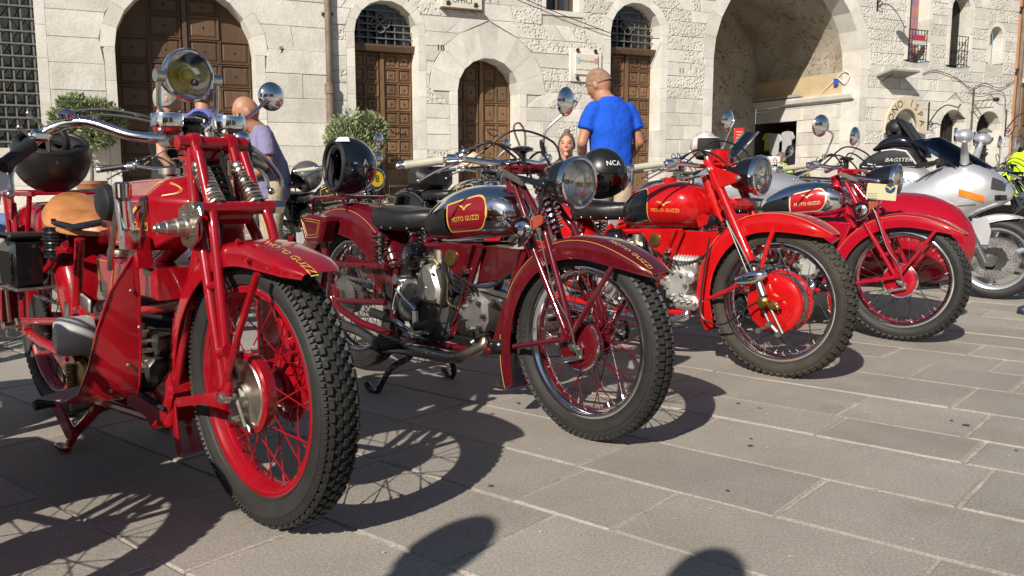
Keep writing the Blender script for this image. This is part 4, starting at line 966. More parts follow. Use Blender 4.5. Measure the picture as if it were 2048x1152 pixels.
def flat_single(bike, cfg):
    """horizontal engine: crankcase, timing cover, finned cylinder, head, carburettor, kick lever ..."""
    al, dk = cfg.get('alloy', ALLOY), cfg.get('fins', DALLOY)
    mb = MB(); mb.prism([(-.98, .44), (-.98, .33), (-.93, .25), (-.78, .225), (-.66, .27), (-.63, .36), (-.66, .45), (-.78, .50), (-.90, .49)], -.075, .075, .012); eng = mb.build('engine', al if cfg.get('lightcase') else mat('grimy crankcase', (.11, .105, .10), .5, .7, 0, .3, 120, .35, 14), bike)
    mb = MB(); mb.prism([(-.845, .40), (-.70, .40), (-.69, .46), (-.725, .535), (-.765, .555), (-.815, .54), (-.84, .48)], -.118, -.07, .014); mb.build('timing_cover', al, eng)
    mb = MB()
    for x, z in ((-.83, .42), (-.71, .42), (-.72, .52), (-.82, .51), (-.77, .46), (-.80, .545)): bolt(mb, (x, -.117, z), (0, -1, 0), .007, .005)
    mb.build('cover_screws', STEEL, eng)
    mb = MB(); mb.rbox((-.90, -.085, .43), (.11, .06, .10), .02); mb.sphere((-.93, -.09, .36), (.06, .035, .06)); mb.build('gearbox_cover', al if cfg.get('lightcase') else mat('worn crankcase cover', (.24, .235, .22), .42, .8, 0, .3, 120, .3, 14), eng)
    mb = MB(); mb.lathe([(.03, 0), (.062, .004), (.066, .03), (.06, .034)], (-.74, -.085, .50), (0, 1, 0), 20); mb.rbox((-.665, -.07, .50), (.07, .07, .13), .02); mb.build('magneto', DALLOY, eng)
    mb = MB(); fin_block(mb, (-.66, 0, .365), (-.52, 0, .365), 11, .095, .085); mb.build('cylinder', dk, eng, smooth=False)
    mb = MB(); fin_block(mb, (-.52, 0, .368), (-.455, 0, .37), 5, .088, .09); mb.build('cylinder_fins', dk, eng, smooth=False)
    hx, hz = -.50, .385
    mb = MB(); mb.prism([(hx - .05, hz - .075), (hx + .045, hz - .07), (hx + .075, hz - .02), (hx + .07, hz + .06), (hx + .02, hz + .085), (hx - .045, hz + .07), (hx - .065, hz)], -.105, .06, .018); mb.cyl((hx - .07, -.09, hz + .0), (hx - .02, -.112, hz - .005), .018, n=12); H = mb.build('cylinder_head', al, eng)
    mb = MB()
    for k in range(7): a = 2 * pi * k / 7; bolt(mb, (hx + .01 + .058 * cos(a), -.105, hz + .0 + .058 * sin(a)), (0, -1, 0), .009, .012)
    for k in range(3): bolt(mb, (hx + .07, -.07 + k * .06, hz + .045), (1, 0, .3), .011, .016)
    mb.build('head_nuts', cfg.get('nuts', mat('dull nuts', (.16, .15, .14), .4, .9)), eng)
    if cfg.get('rocker'):
        mb = MB(); 
        for k in range(8): mb.torus((-.52 + k * .017, -.035, .48), (1, 0, 0), .048, .006, 16, 5)
        mb.cyl((-.53, -.035, .48), (-.39, -.035, .48), .046, n=16); mb.rbox((-.46, -.05, .42), (.12, .10, .06), .015)
        mb.build('rocker_cover', al, eng)
        mb = MB(); mb.rbox((-.44, -.05, .30), (.14, .12, .07), .02)
        for k in range(8): bolt(mb, (-.50 + k * .018, -.11, .315 - .01 * (k % 2)), (0, -1, 0), .007, .012)
        mb.build('rocker_base', al, eng)
    for sx, sy in ((-.40, -.05), (-.38, .03)): mb = MB(); mb.sphere((sx, sy, .27), (.042, .042, .038)); mb.build('oil_filter_bowl', BLACKP, eng)
    mb = MB(); mb.lathe([(.012, -.024), (.035, -.022), (.05, -.01), (.056, .0), (.056, .045), (.045, .06), (.03, .075)], (-.845, -.135, .585), (0.15, 1, -.1), 28)
    for k in range(9): zz = -.044 + k * .011; hw_ = sqrt(max(0, .055 ** 2 - zz ** 2)); mb.box((-.845, -.150, .585 + zz), (2 * hw_, .008, .004))
    mb.build('air_filter', BLACKP, eng); mb = MB(); mb.cyl((-.845, -.160, .585), (-.845, -.166, .585), .014, n=16); mb.build('filter_badge', STEEL, eng)
    mb = MB(); mb.cyl((-.80, -.07, .57), (-.69, -.05, .55), .024, n=14); mb.cyl((-.745, -.06, .52), (-.745, -.06, .61), .026, n=14); mb.sphere((-.745, -.085, .53), (.025, .025, .03)); mb.build('carburettor', NICKEL, eng)
    mb = MB()
    mb.tube(smooth_path([(-.95, -.10, .475), (-.945, -.13, .42), (-.955, -.14, .36), (-.94, -.15, .345)], 4), .009, 8); mb.cyl((-.95, -.09, .48), (-.95, -.14, .48), .02, n=12); mb.build('kick_lever', CHROME, eng)
    mb = MB(); mb.cyl((-1.06, -.18, .335), (-.955, -.18, .325), .019, n=12); mb.build('kick_rubber', BRUBBER, eng)
    mb = MB(); mb.tube(smooth_path([(-.955, -.15, .315), (-.88, -.155, .30), (-.82, -.155, .275), (-.77, -.155, .285), (-.73, -.155, .30)], 4), .010, 8); mb.box((-.79, -.155, .32), (.022, .012, .10)); mb.cyl((-.79, -.10, .28), (-.79, -.17, .28), .02, n=12); mb.tube([(-.945, -.14, .44), (-.81, -.14, .37)], .005, 6); mb.build('gear_linkage', CHROME, eng)
    mb = MB(); mb.cyl((-.745, -.185, .315), (-.67, -.185, .33), .019, n=12); mb.build('gear_rubber', BRUBBER, eng)
    mb = MB()
    mb.cyl((-.89, -.23, .235), (-.86, -.10, .235), .012, n=8); mb.build('footrest_bar', STEEL, eng)
    mb = MB(); mb.lathe([(.02, 0), (.026, .006), (.026, .10), (.021, .108)], (-.885, -.285, .235), (.12, 1, 0), 14)
    for k in range(12): a = 2 * pi * k / 12; mb.cyl((-.885 + .026 * cos(a), -.28, .235 + .026 * sin(a)), (-.873 + .026 * cos(a), -.182, .235 + .026 * sin(a)), .0035, n=4)
    mb.build('footrest_rubber', BRUBBER, eng)
    mb = MB(); mb.tube(smooth_path([(-.68, -.10, .60), (-.64, -.12, .50), (-.655, -.13, .40), (-.70, -.13, .30), (-.78, -.12, .26)], 5), .005, 6)
    mb.tube(smooth_path([(-.52, -.10, .60), (-.545, -.11, .48), (-.60, -.12, .36), (-.66, -.12, .33)], 5), .004, 6)
    mb.tube(smooth_path([(-.99, -.10, .60), (-1.06, -.12, .56), (-1.03, -.12, .53), (-.93, -.12, .55), (-.86, -.10, .58)], 5), .005, 6); mb.build('cables', CABLE, eng)
    hz_ = random.Random(11); oil = mat('oily black', (.012, .011, .010), .3, .2, 0, .3, 60)
    mb = MB(); mb.rbox((-.93, -.07, .50), (.10, .05, .09), .015); mb.rbox((-.70, -.055, .43), (.06, .06, .10), .015); mb.rbox((-.58, -.05, .27), (.14, .09, .035), .01); mb.build('dark_housings', oil, eng)
    mb = MB()
    for k in range(4): mb.tube(smooth_path([(-.70 + k * .02, -.085, .60 - k * .01), (-.66 + k * .03, -.115 - k * .004, .53), (-.60 + k * .035, -.11, .47 + .01 * k), (-.53 + k * .02, -.095, .45)], 4), .0035, 6)
    mb.tube(smooth_path([(-.99, -.10, .42), (-.96, -.12, .30), (-.88, -.12, .255), (-.74, -.12, .25), (-.62, -.11, .29)], 4), .006, 6); mb.tube(smooth_path([(-.56, -.10, .54), (-.50, -.115, .50), (-.40, -.09, .50), (-.33, -.07, .55)], 4), .006, 6); mb.build('black_hoses', CABLE, eng)
    mb = MB(); mb.tube(smooth_path([(-.66, -.105, .54), (-.62, -.125, .50), (-.62, -.125, .42), (-.57, -.115, .40)], 4), .004, 6); mb.tube(smooth_path([(-.78, -.122, .57), (-.72, -.125, .585), (-.68, -.12, .56)], 4), .0035, 6); mb.build('copper_pipes', BRASS, eng)
    mb = MB()
    for x, z in ((-.96, .41), (-.95, .32), (-.90, .27), (-.82, .25), (-.74, .25), (-.67, .30), (-.90, .475)): bolt(mb, (x, -.076, z), (0, -1, 0), .008, .007)
    for k in range(6): a = k * 1.05; bolt(mb, (-.74 + .05 * cos(a), -.09, .50 + .05 * sin(a)), (0, -1, 0), .005, .004)
    kind(mb.build('case_screws', STEEL, eng), 'stuff')
    return eng
def exhaust(bike, pts, r, m, tail=None):
    mb = MB(); mb.tube(smooth_path(pts, 6), r, 14); e = mb.build('exhaust_pipe', m, bike)
    if tail: mb = MB(); a, b, rr_ = tail; mb.lathe([(r, 0), (rr_ * .8, .03), (rr_, .07), (rr_, (Vector(b) - Vector(a)).length - .05), (rr_ * .6, (Vector(b) - Vector(a)).length)], a, Vector(b) - Vector(a), 18); mb.build('silencer', CHROME, e)
    return e
def centre_stand(bike, m, hook=True):
    mb = MB()
    for s in (-1, 1):
        mb.tube(smooth_path([(-.93, s * .06, .175), (-.95, s * .08, .14), (-.965, s * .15, .11), (-.98, s * .19, .05), (-1.0, s * .20, .012), (-1.045, s * .205, .012), (-1.075, s * .205, .03)], 4), .013, 8)
    mb.tube(smooth_path([(-.95, -.08, .15), (-.955, 0, .165), (-.95, .08, .15)], 4), .013, 8); return mb.build('centre_stand', m, bike)
def bike_empty(name, label, front, az, group=None):
    a = R(az); f = Vector((-sin(a), -cos(a), 0)); return thing(name, label, 'motorcycle', (front[0], front[1], 0), atan2(f.y, f.x), group)
def girder_fork(bike, m, lat=.075, spring=CHROME, damper=CHROME):
    """two blades of twin tubes, links, centre spring, star damper"""
    mb = MB()
    for s in (-1, 1):
        y = s * lat
        mb.tube(smooth_path([(-.285, y * .75, .875), (-.165, y * .9, .735), (-.139, y, .699), (-.001, y * 1.2, .386)], 4), .0125, 10)
        mb.tube(smooth_path([(-.315, y * .75, .865), (-.235, y * .9, .73), (-.21, y, .667), (-.022, y * 1.2, .373)], 4), .0125, 10)
        mb.cyl((-.10, y * 1.1, .47), (-.045, y * 1.1, .485), .013, n=10); mb.rbox((-.008, y * 1.22, .375), (.05, .016, .06), .012)
    F = mb.build('front_fork', m, bike)
    mb = MB(); mb.rbox((-.30, 0, .925), (.13, .13, .028), .01); mb.cyl((-.255, -.085, .925), (-.255, .085, .925), .013, n=10); mb.cyl((-.345, -.07, .92), (-.345, .07, .92), .015, n=10); mb.build('top_yoke', m, F)
    for s in (-1, 1):
        mb = MB(); mb.box((-.29, s * .085, .895), (.11, .012, .022), Matrix.Rotation(R(20), 3, 'Y')); mb.build('fork_link', NICKEL, F, smooth=False)
    mb = MB(); mb.coil((-.235, 0, .875), (-.165, 0, .715), .030, .0058, 8, 12, 7); mb.build('fork_spring', spring, F)
    mb = MB(); mb.cyl((-.24, 0, .89), (-.16, 0, .70), .017, n=12); mb.build('spring_rod', m, F)
    mb = MB()
    mb.prism([(-.252 + .0, .745), (-.20, .765), (-.165, .755), (-.155, .705), (-.18, .675), (-.205, .66), (-.225, .655), (-.222, .69), (-.25, .72), (-.285, .745), (-.285, .76)], -lat - .055, -lat - .045, .002)
    mb.lathe([(.012, -.03), (.016, -.02), (.02, -.012), (.03, -.008), (.03, 0)], (-.20, -lat - .055, .715), (0, 1, 0), 12); mb.build('steering_damper', damper, F)
    mb = MB(); mb.cyl((-.20, -lat - .045, .715), (-.20, -lat - .012, .715), .024, n=14); mb.prism([(-.19, .70), (-.12, .74), (-.115, .765), (-.14, .77), (-.20, .735)], -lat - .04, -lat - .03, .002); mb.build('damper_disc', mat('orange fibre', (.30, .05, .02), .5), F)
    return F
def tele_front_wheel(b, AF, paint, style, cfg):
    w_ = make_wheel(b, 'front_wheel', AF, .262, .346, .050, [CHROME], style, cfg['spk'], paint, 36, cfg.get('rub'), .055, .115)
    mb = MB(); lathe_y(mb, [(.02, -.066), (.045, -.074), (.108, -.068), (.124, -.060), (.130, -.045), (.130, -.030), (.118, -.030)], AF, 48, False)
    for k in range(3): a = k * 2.1 + .5; mb.cyl(AF + Vector((.03 * cos(a), -.074, .03 * sin(a))), AF + Vector((.105 * cos(a), -.069, .105 * sin(a))), .004, n=6)
    mb.build('brake_drum', paint, w_)
    mb = MB(); lathe_y(mb, [(.1305, -.045), (.1335, -.040), (.1335, .002), (.1305, .006)], AF, 48); mb.build('drum_band', STEEL, w_)
    mb = MB(); lathe_y(mb, [(.131, .006), (.143, .010), (.143, .024), (.131, .028)], AF, 48)
    for k in range(18): a = 2 * pi * k / 18; mb.cyl(AF + Vector((.136 * cos(a), .008, .136 * sin(a))), AF + Vector((.136 * cos(a), .0, .136 * sin(a))), .004, n=6)
    mb.build('spoke_flange', paint, w_)
    mb = MB(); mb.rbox(AF + Vector((-.028, -.105, .008)), (.05, .05, .045), .012); mb.cyl(AF + Vector((-.02, -.08, 0)), AF + Vector((-.02, -.15, 0)), .016, n=8); mb.rbox(AF + Vector((.018, -.10, -.004)), (.05, .03, .03), .008); mb.sphere(AF + Vector((.04, -.108, -.008)), .014, 10, 7); mb.build('axle_lug', BRASS, w_)
    mb = MB(); p = AF + Vector((0, -.092, 0)); mb.tube([p + Vector((.0, 0, -.02)), p + Vector((.05, 0, -.105)), p + Vector((.062, 0, -.125))], .006, 6); mb.tube([p + Vector((-.035, 0, -.03)), p + Vector((.0, 0, -.09)), p + Vector((-.05, 0, -.125))], .006, 6); mb.tube([p + Vector((.0, 0, -.09)), p + Vector((.045, 0, -.13))], .009, 6)
    for q in ((.0, -.09), (.045, -.13), (-.05, -.125)): mb.cyl(p + Vector((q[0], .012, q[1])), p + Vector((q[0], -.016, q[1])), .013, n=8)
    mb.build('brake_arm', mat('dull rod', (.2, .19, .18), .5, .8), w_)
    ff = fender(b, 'front_fender', AF, [(52, .398, .45, .15), (60, .398, .82, .5), (75, .402, 1, .85), (93, .406, 1, 1), (115, .415, 1, 1.05), (140, .412, 1, 1.05), (178, .402, 1, 1.05), (195, .394, .98, 1), (206, .386, .92, .7)], paint, .088, .085, 42, GOLD, None, stripe_at=4)
    for s in (-1, 1):
        mb = MB(); mb.tube([(-.045, s * .105, .50), (-.02, s * .10, .60), (.0, s * .088, .675)], .0105, 8); mb.tube([(-.15, s * .105, .412), (-.24, s * .10, .365), (-.315, s * .088, .33)], .0095, 8); mb.build('fender_stay', paint, ff)
    mb = MB(); mb.tube(smooth_path([(-.22, -.115, .70), (-.10, -.125, .52), (-.055, -.12, .42)], 4), .0045, 6); mb.tube(smooth_path([(-.30, -.12, .62), (-.33, -.13, .35), (-.31, -.135, .24), (-.2, -.14, .23), (-.10, -.13, .31), (-.04, -.12, .35)], 5), .0048, 6); mb.build('cables', CABLE, w_)
    mb = MB(); mb.cyl((-.215, -.122, .695), (-.09, -.128, .455), .003, n=6); mb.build('brake_rod', mat('dull rod', (.2, .19, .18), .5, .8), w_)
def tele_fork(b, paint):
    mb = MB()
    for s in (-1, 1):
        y = s * .100
        mb.lathe([(.021, 0), (.0225, .02), (.0205, .03), (.0195, .45), (.0225, .46), (.0225, .505), (.021, .515)], (-.337, y, .978), Vector((.252, 0, -.48)), 18)
    mb.rbox((-.31, 0, .945), (.10, .17, .03), .012); mb.rbox((-.235, 0, .775), (.10, .20, .05), .015)
    for s in (-1, 1): mb.prism([(-.335, .955), (-.165, .905), (-.15, .89), (-.165, .875), (-.285, .835), (-.30, .86)], s * .118, s * .110, .003)
    F = mb.build('front_fork', paint, b)
    mb = MB()
    for s in (-1, 1): mb.lathe([(.017, 0), (.017, .11), (.019, .115), (.019, .135)], (-.085, s * .10, .495), Vector((.055, 0, -.13)), 16)
    mb.build('fork_slider', NICKEL, F)
    for s in (-1, 1):
        mb = MB(); d = Vector((.13, 0, .035)); mb.lathe([(.004, -.085), (.018, -.075), (.027, -.04), (.032, 0), (.030, .03), (.024, .055), (.012, .07)], (-.088, s * .112, .452), d, 18); mb.build('fork_shield', CHROME, F)
        mb = MB(); bolt(mb, (-.165, s * .119, .892), (0, s, 0), .011, .008); bolt(mb, (-.315, s * .119, .93), (0, s, 0), .013, .01); mb.sphere((-.337, s * .10, .983), (.015, .015, .012)); mb.build('fork_nuts', NICKEL, F)
    mb = MB(); mb.coil((-.285, -.05, .70), (-.255, -.05, .62), .026, .005, 5, 10, 6); mb.cyl((-.36, -.06, .665), (-.30, -.06, .70), .02, n=10); mb.build('damper_spring', BLACKP, F)
    mb = MB(); mb.prism([(-.40, .70), (-.365, .725), (-.33, .715), (-.34, .675), (-.38, .66)], -.085, -.075, .002); mb.build('stop_plate', paint, F)
    mb = MB(); mb.cyl((-.33, 0, .955), (-.33, 0, 1.022), .046, n=28); cup = mb.build('gauge_cup', paint, F); mb = MB(); mb.torus((-.33, 0, 1.022), (0, 0, 1), .045, .003, 28, 6); mb.build('gauge_rim', CHROME, cup); mb = MB(); mb.cyl((-.33, 0, 1.0215), (-.33, 0, 1.0235), .043, n=24); mb.build('gauge_glass', BLACKP, cup)
    return F
def tele_tank(b, paint):
    TK = Tank([(-.848, .665, .72, .05), (-.81, .65, .785, .105), (-.74, .645, .835, .142), (-.64, .648, .866, .158), (-.54, .652, .876, .158), (-.46, .656, .868, .148), (-.41, .665, .845, .122), (-.375, .69, .805, .08), (-.36, .72, .77, .04)], 2.5)
    tk = TK.build('fuel_tank', paint, b)
    for side in (-1, 1):
        def hi(x): f = max(0, (x + .675) / .05); z = TK.at(x)[2]; zb = TK.at(x)[1]; t = zb + (z - zb) * (.90 - .03 * (x + .83)); return t - .05 * (1 - sqrt(max(0, 1 - min(1, f) ** 2)))
        lo_ = lambda x: TK.at(x)[1] + .012
        mb = MB(); TK.patch(mb, -.836, -.622, lambda x: lo_(x) - .003, lambda x: hi(x) + .003, .0010, 26, 12, side); mb.build('panel_border', GOLD, tk)
        mb = MB(); TK.patch(mb, -.838, -.626, lo_, hi, .0018, 26, 12, side); mb.build('black_panel', BLACKP, tk)
        mb = MB(); sx = 1 if side < 0 else -1
        lettering(mb, 'MOTO GUZZI', .024, lambda x, y: TK.y(-.525 + x * sx, .738 + y, .0035, side)); eagle(mb, .042, lambda x, y: TK.y(-.53 + x * sx, .772 + y * .7, .0035, side)); mb.build('lettering', GOLD, tk, smooth=False)
    mb = MB(); mb.cyl((-.60, 0, .865), (-.60, 0, .892), .034, n=20); mb.build('fuel_cap', paint, tk); mb = MB(); mb.cyl((-.48, .0, .865), (-.48, 0, .905), .014, n=12); mb.tube([(-.55, -.02, .885), (-.40, -.02, .90)], .006, 6); mb.build('tank_fittings', STEEL, tk)
    return TK
def tele_lamp(b, paint):
    headlamp(b, (-.114, 0, .902), (1, 0, -.02), .084, .18, BLACKP)
def vintage_bike(name, label, front, az, paint, rim2, tank_mat, style, cfg, group=None):
    """sprung rear, girder fork: shared by the maroon machine and the crimson one with the sidecar"""
    b = bike_empty(name, label, front, az, group); AF = Vector((0, 0, .338)); AR = Vector((-1.44, 0, .352))
    tele = cfg.get('tele')
    if not tele:
        fw_ = make_wheel(b, 'front_wheel', AF, .256, .338, .046, [CHROME, paint], style, cfg['spk'], paint, 40, cfg.get('rub'))
        side_plate(fw_, AF, .094, -.058, paint, CHROME)
        mb = MB(); mb.tube([(-.04, -.085, .28), (.03, -.085, .30)], .008, 8); mb.cyl((-.045, -.07, .278), (-.045, -.092, .278), .012, n=10); mb.cyl((.03, -.07, .30), (.03, -.092, .30), .008, n=8); mb.box((.03, -.083, .313), (.022, .006, .035)); mb.build('brake_arm', STEEL, fw_)
        mb = MB(); bolt(mb, AF + Vector((.012, -.075, -.01)), (0, -1, 0), .014, .018); mb.cyl(AF + Vector((0, -.1, 0)), AF + Vector((0, .1, 0)), .009, n=8); mb.build('axle', STEEL, fw_)
    else: tele_front_wheel(b, AF, paint, style, cfg)
    rw = make_wheel(b, 'rear_wheel', AR, .256, .336, .046, [CHROME, paint], style, cfg['spk'], STEEL, 40, cfg.get('rub'))
    side_plate(rw, AR, .085, -.055, STEEL, None)
    mb = MB(); sprocket(mb, AR, .092, -.075, 34); mb.build('rear_sprocket', STEEL, rw, smooth=False)
    # fenders
    if not tele:
        ff = fender(b, 'front_fender', AF, [(41, .402, .62, .25), (50, .388, .92, .55), (66, .374, 1, .9), (90, .366, 1, 1), (120, .368, 1, 1), (150, .378, 1, 1), (180, .395, 1, 1), (205, .425, 1, 1), (212, .436, .98, .9)], paint, .074, .075, 40, GOLD, ('MOTO GUZZI', 58, .028, -.036, GOLD))
        for s in (-1, 1):
            mb = MB(); mb.tube([(.0, s * .098, .365), (.085, s * .095, .49), (.166, s * .082, .615)], .0095, 8); mb.tube([(0, s * .098, .362), (-.14, s * .098, .327), (-.29, s * .085, .29)], .0095, 8); bolt(mb, (0, s * .105, .363), (0, s, 0), .012, .012); mb.build('fender_stay', paint, ff)
    rf = fender(b, 'rear_fender', AR, [(8, .44, 1, 1.1), (30, .452, 1, 1.2), (60, .44, 1, 1.2), (95, .43, 1, 1.1), (130, .435, 1, 1), (165, .45, 1, 1), (190, .46, .96, .8)], paint, .092, .13, 36, GOLD, None)
    # frame
    mb = MB(); T = mb.tube
    T([(-.275, 0, .61), (-.40, 0, .90)], .026, 14); T([(-.36, 0, .80), (-.60, 0, .72), (-.90, 0, .64)], .017, 10)
    for s in (-1, 1):
        T([(-.475, s * .08, .642), (-.655, s * .08, .259)], .0165, 10); T([(-.29, s * .03, .63), (-.36, s * .06, .42), (-.42, s * .07, .25)], .014, 10)
        T([(-.42, s * .07, .25), (-.66, s * .09, .235), (-1.0, s * .10, .225)], .014, 10); T([(-.90, s * .07, .65), (-1.0, s * .09, .52), (-1.03, s * .10, .25)], .015, 10)
        T([(-.475, s * .08, .64), (-.90, s * .08, .62)], .013, 8)
    fr = mb.build('frame', paint, b)
    mb = MB()
    for s in (-1, 1):
        T = mb.tube
        T([(-1.02, s * .11, .235), (-1.25, s * .12, .26), (-1.45, s * .125, .32), (-1.47, s * .125, .35)], .0165, 10); T([(-1.045, s * .12, .37), (-1.50, s * .12, .335)], .0125, 10)
        T([(-1.03, s * .12, .525), (-1.25, s * .12, .515), (-1.50, s * .12, .505)], .0165, 10); mb.prism([(-1.20, .53), (-1.03, .47), (-1.02, .36), (-1.08, .40), (-1.30, .50), (-1.42, .55)], s * .085, s * .092)
        mb.rbox((-1.455, s * .12, .36), (.07, .012, .1), .012)
        bolt(mb, (-1.19, s * .137, .515), (0, s, 0), .007, .006)
    mb.build('swing_arm', paint, b)
    for s in (-1, 1): mb = MB(); mb.rbox((-1.505, s * .142, .425), (.022, .014, .20), .006); mb.build('shackle', CHROME, b)
    mb = MB(); chain(mb, [(-1.45, -.075, .445), (-1.2, -.075, .437), (-.93, -.075, .415)]); chain(mb, [(-1.43, -.075, .26), (-1.2, -.075, .285), (-.93, -.075, .325)]); kind(mb.build('chain', STEEL, b, smooth=False), 'stuff')
    mb = MB(); sprocket(mb, (-.93, 0, .37), .05, -.075, 15); mb.build('gearbox_sprocket', STEEL, b, smooth=False)
    flat_single(b, cfg.get('eng', {}))
    # panel below the tank nose, oil tank with round sight glass
    mb = MB(); mb.prism([(-.49, .64), (-.29, .64), (-.33, .53), (-.53, .49)], -.06, .06, .006); mb.build('battery_case', mat('dark maroon enamel', (.06, .006, .008), .25, 0, .6) if paint is MAROON else paint, b)
    mb = MB(); mb.prism([(-.70, .645), (-.49, .645), (-.535, .53), (-.575, .51), (-.63, .55)], -.12, -.05, .01); ot = mb.build('oil_tank', paint, b)
    mb = MB(); mb.lathe([(.030, .01), (.034, -.002), (.032, -.008), (.028, -.009)], (-.60, -.12, .592), (0, 1, 0), 28); mb.build('gauge_ring', BRASS, ot); mb = MB(); mb.cyl((-.60, -.124, .592), (-.60, -.127, .592), .0285, n=28); mb.build('gauge_glass', MIRRORM, ot)
    mb = MB(); mb.cyl((-.53, -.10, .545), (-.53, -.128, .545), .012, n=10); mb.build('drain_cap', CHROME, ot)
    TK = None
    if tele: TK = tele_tank(b, paint)
    else:
        # tank
        TK = Tank([(-.86, .655, .70, .04), (-.83, .645, .735, .075), (-.76, .642, .79, .115), (-.66, .648, .84, .138), (-.55, .66, .865, .142), (-.45, .672, .867, .134), (-.38, .684, .852, .115), (-.325, .705, .82, .085), (-.297, .735, .79, .04)], 2.5)
        tk = TK.build('fuel_tank', tank_mat, b)
        ramp = lambda x, a, c_: a + c_ * (x + .73)
        def lo(x):
            z = .694 + .10 * (x + .59); r_ = max(0, (x - (-.455)) / .055); return z + .055 * (1 - sqrt(max(0, 1 - min(1, r_) ** 2)))
        def hi(x):
            z = .790 + .26 * (x + .59); r_ = max(0, (x - (-.455)) / .055); return z - .06 * (1 - sqrt(max(0, 1 - min(1, r_) ** 2)))
        for side in (-1, 1):
            mb = MB(); TK.patch(mb, -.600, -.394, lambda x: lo(x) - .006, lambda x: hi(x) + .006, .0012, 24, 10, side); bd = mb.build('panel_border', GOLD if paint is MAROON else CREAM, tk)
            mb = MB(); TK.patch(mb, -.592, -.402, lo, hi, .0022, 24, 10, side); pn = mb.build('tank_panel', cfg['panel'], tk)
            mb = MB(); sx = 1 if side < 0 else -1
            lettering(mb, 'MOTO GUZZI', .026, lambda x, y: TK.y(-.497 + x * sx, .744 + y + x * sx * .12, .0045, side), .88)
            eagle(mb, .036, lambda x, y: TK.y(-.497 + x * sx, .788 + y * .8 + x * sx * .12, .0045, side)); mb.build('lettering', CREAM if cfg.get('creamtext') else GOLD, tk, smooth=False)
            mb = MB(); TK.patch(mb, -.775, -.603, lambda x: .672 + .9 * max(0, -.74 - x), lambda x: .735 + .30 * (x + .775) - .9 * max(0, -.75 - x), .009, 14, 8, side)
            V = [Vector(v) for v in mb.v]; mb.build('knee_pad', LEATHER, tk)
        mb = MB(); mb.lathe([(.03, 0), (.032, .012), (.02, .018)], (-.50, 0, .862), (0, 0, 1), 18); mb.build('fuel_cap', CHROME, tk)
    # seat
    st_, ST = seat_loft(b, [(-1.165, .69, .755, .085), (-1.14, .672, .775, .12), (-1.05, .668, .772, .135), (-.95, .672, .765, .12), (-.87, .678, .768, .085), (-.81, .69, .762, .05)], LEATHER)
    for x in (-1.145, -1.06, -1.0, -.92, -.86):
        mb = MB(); q = ST.y(x, .688, -.001); mb.sphere(q, (.006, .005, .006), 8, 6); mb.build('stud', CHROME, st_)
    for s in (-1, 1):
        mb = MB(); mb.coil((-1.11, s * .10, .66), (-1.11, s * .10, .545), .033, .0042, 6, 12, 6); mb.build('seat_spring', BLACKP, st_)
        mb = MB(); mb.cyl((-1.11, s * .10, .66), (-1.11, s * .10, .53), .008, n=8); mb.build('spring_rod', STEEL, st_)
    F = tele_fork(b, paint) if tele else girder_fork(b, paint)
    if not tele: mb = MB(); mb.tube(smooth_path([(-.20, -.095, .80), (-.13, -.115, .70), (-.06, -.118, .52), (.005, -.11, .42), (.03, -.095, .31)], 5), .0026, 6); mb.build('brake_cable', mat('dull rod', (.2, .19, .18), .5, .8), F)
    # bars
    hb = [(-.56, -.36, .937), (-.475, -.25, .956), (-.42, -.20, .957), (-.365, -.11, .945), (-.35, -.05, .95), (-.35, 0, .952)]
    path = hb + [(x, -y, z) for x, y, z in reversed(hb[:-1])]
    mb = MB(); mb.tube(smooth_path(path, 4), .0115, 10); bar = mb.build('handlebar', CHROME, b)
    grips(b, (-.565, -.36, .936), (-.478, -.252, .956), GREYGRIP)
    for s in (-1, 1):
        mb = MB(); mb.cyl((-.465, s * .245, .957), (-.44, s * .215, .957), .02, n=12); mb.rbox((-.43, s * .215, .968), (.05, .03, .03), .008); mb.sphere((-.425, s * .20, .985), .012); mb.tube([(-.42, s * .20, .975), (-.425, s * .21, 1.005)], .004, 6); mb.build('control_clamp', CHROME, bar)
        mb = MB(); lever(mb, [(-.415, s * .22, .95), (-.43, s * .26, .935), (-.46, s * .30, .915), (-.495, s * .345, .884)]); mb.sphere((-.498, s * .347, .882), .008, 8, 6); mb.build('lever', CHROME, bar)
    mb = MB()
    for pts in ([(-.43, -.215, .975), (-.36, -.15, 1.015), (-.30, -.08, .99), (-.25, -.06, .93), (-.22, -.05, .86)], [(-.43, .215, .975), (-.36, .12, 1.03), (-.27, .03, 1.0), (-.20, -.0, .94)], [(-.42, -.2, .97), (-.38, -.12, 1.02), (-.36, -.02, .97), (-.36, .01, .93)], [(-.40, -.17, .965), (-.33, -.05, 1.06), (-.24, .06, 1.02), (-.19, .05, .93), (-.17, .02, .90)], [(-.43, .22, .97), (-.40, .15, .99), (-.36, .06, .96), (-.33, .02, .90)]):
        mb.tube(smooth_path(pts, 5), .0045, 6)
    mb.build('control_cables', CABLE, bar)
    if not tele: mb = MB(); mb.lathe([(.013, 0), (.013, .035), (.02, .04), (.038, .045), (.04, .055), (.02, .062)], (-.335, 0, .945), (0, 0, 1), 20); mb.build('damper_knob', BLACKP, bar)
    # rear carrier and toolbox
    if tele: centre_stand(b, BLACKP); tele_lamp(b, paint); return b, TK
    mb = MB(); z = .802
    mb.tube(smooth_path([(-1.36, -.10, z), (-1.52, -.11, z), (-1.67, -.10, z - .004), (-1.69, 0, z - .004), (-1.67, .10, z - .004), (-1.52, .11, z), (-1.36, .10, z)], 4), .0085, 8)
    for x in (-1.40, -1.48, -1.56, -1.64): mb.tube([(x, -.105, z), (x, .105, z)], .006, 6)
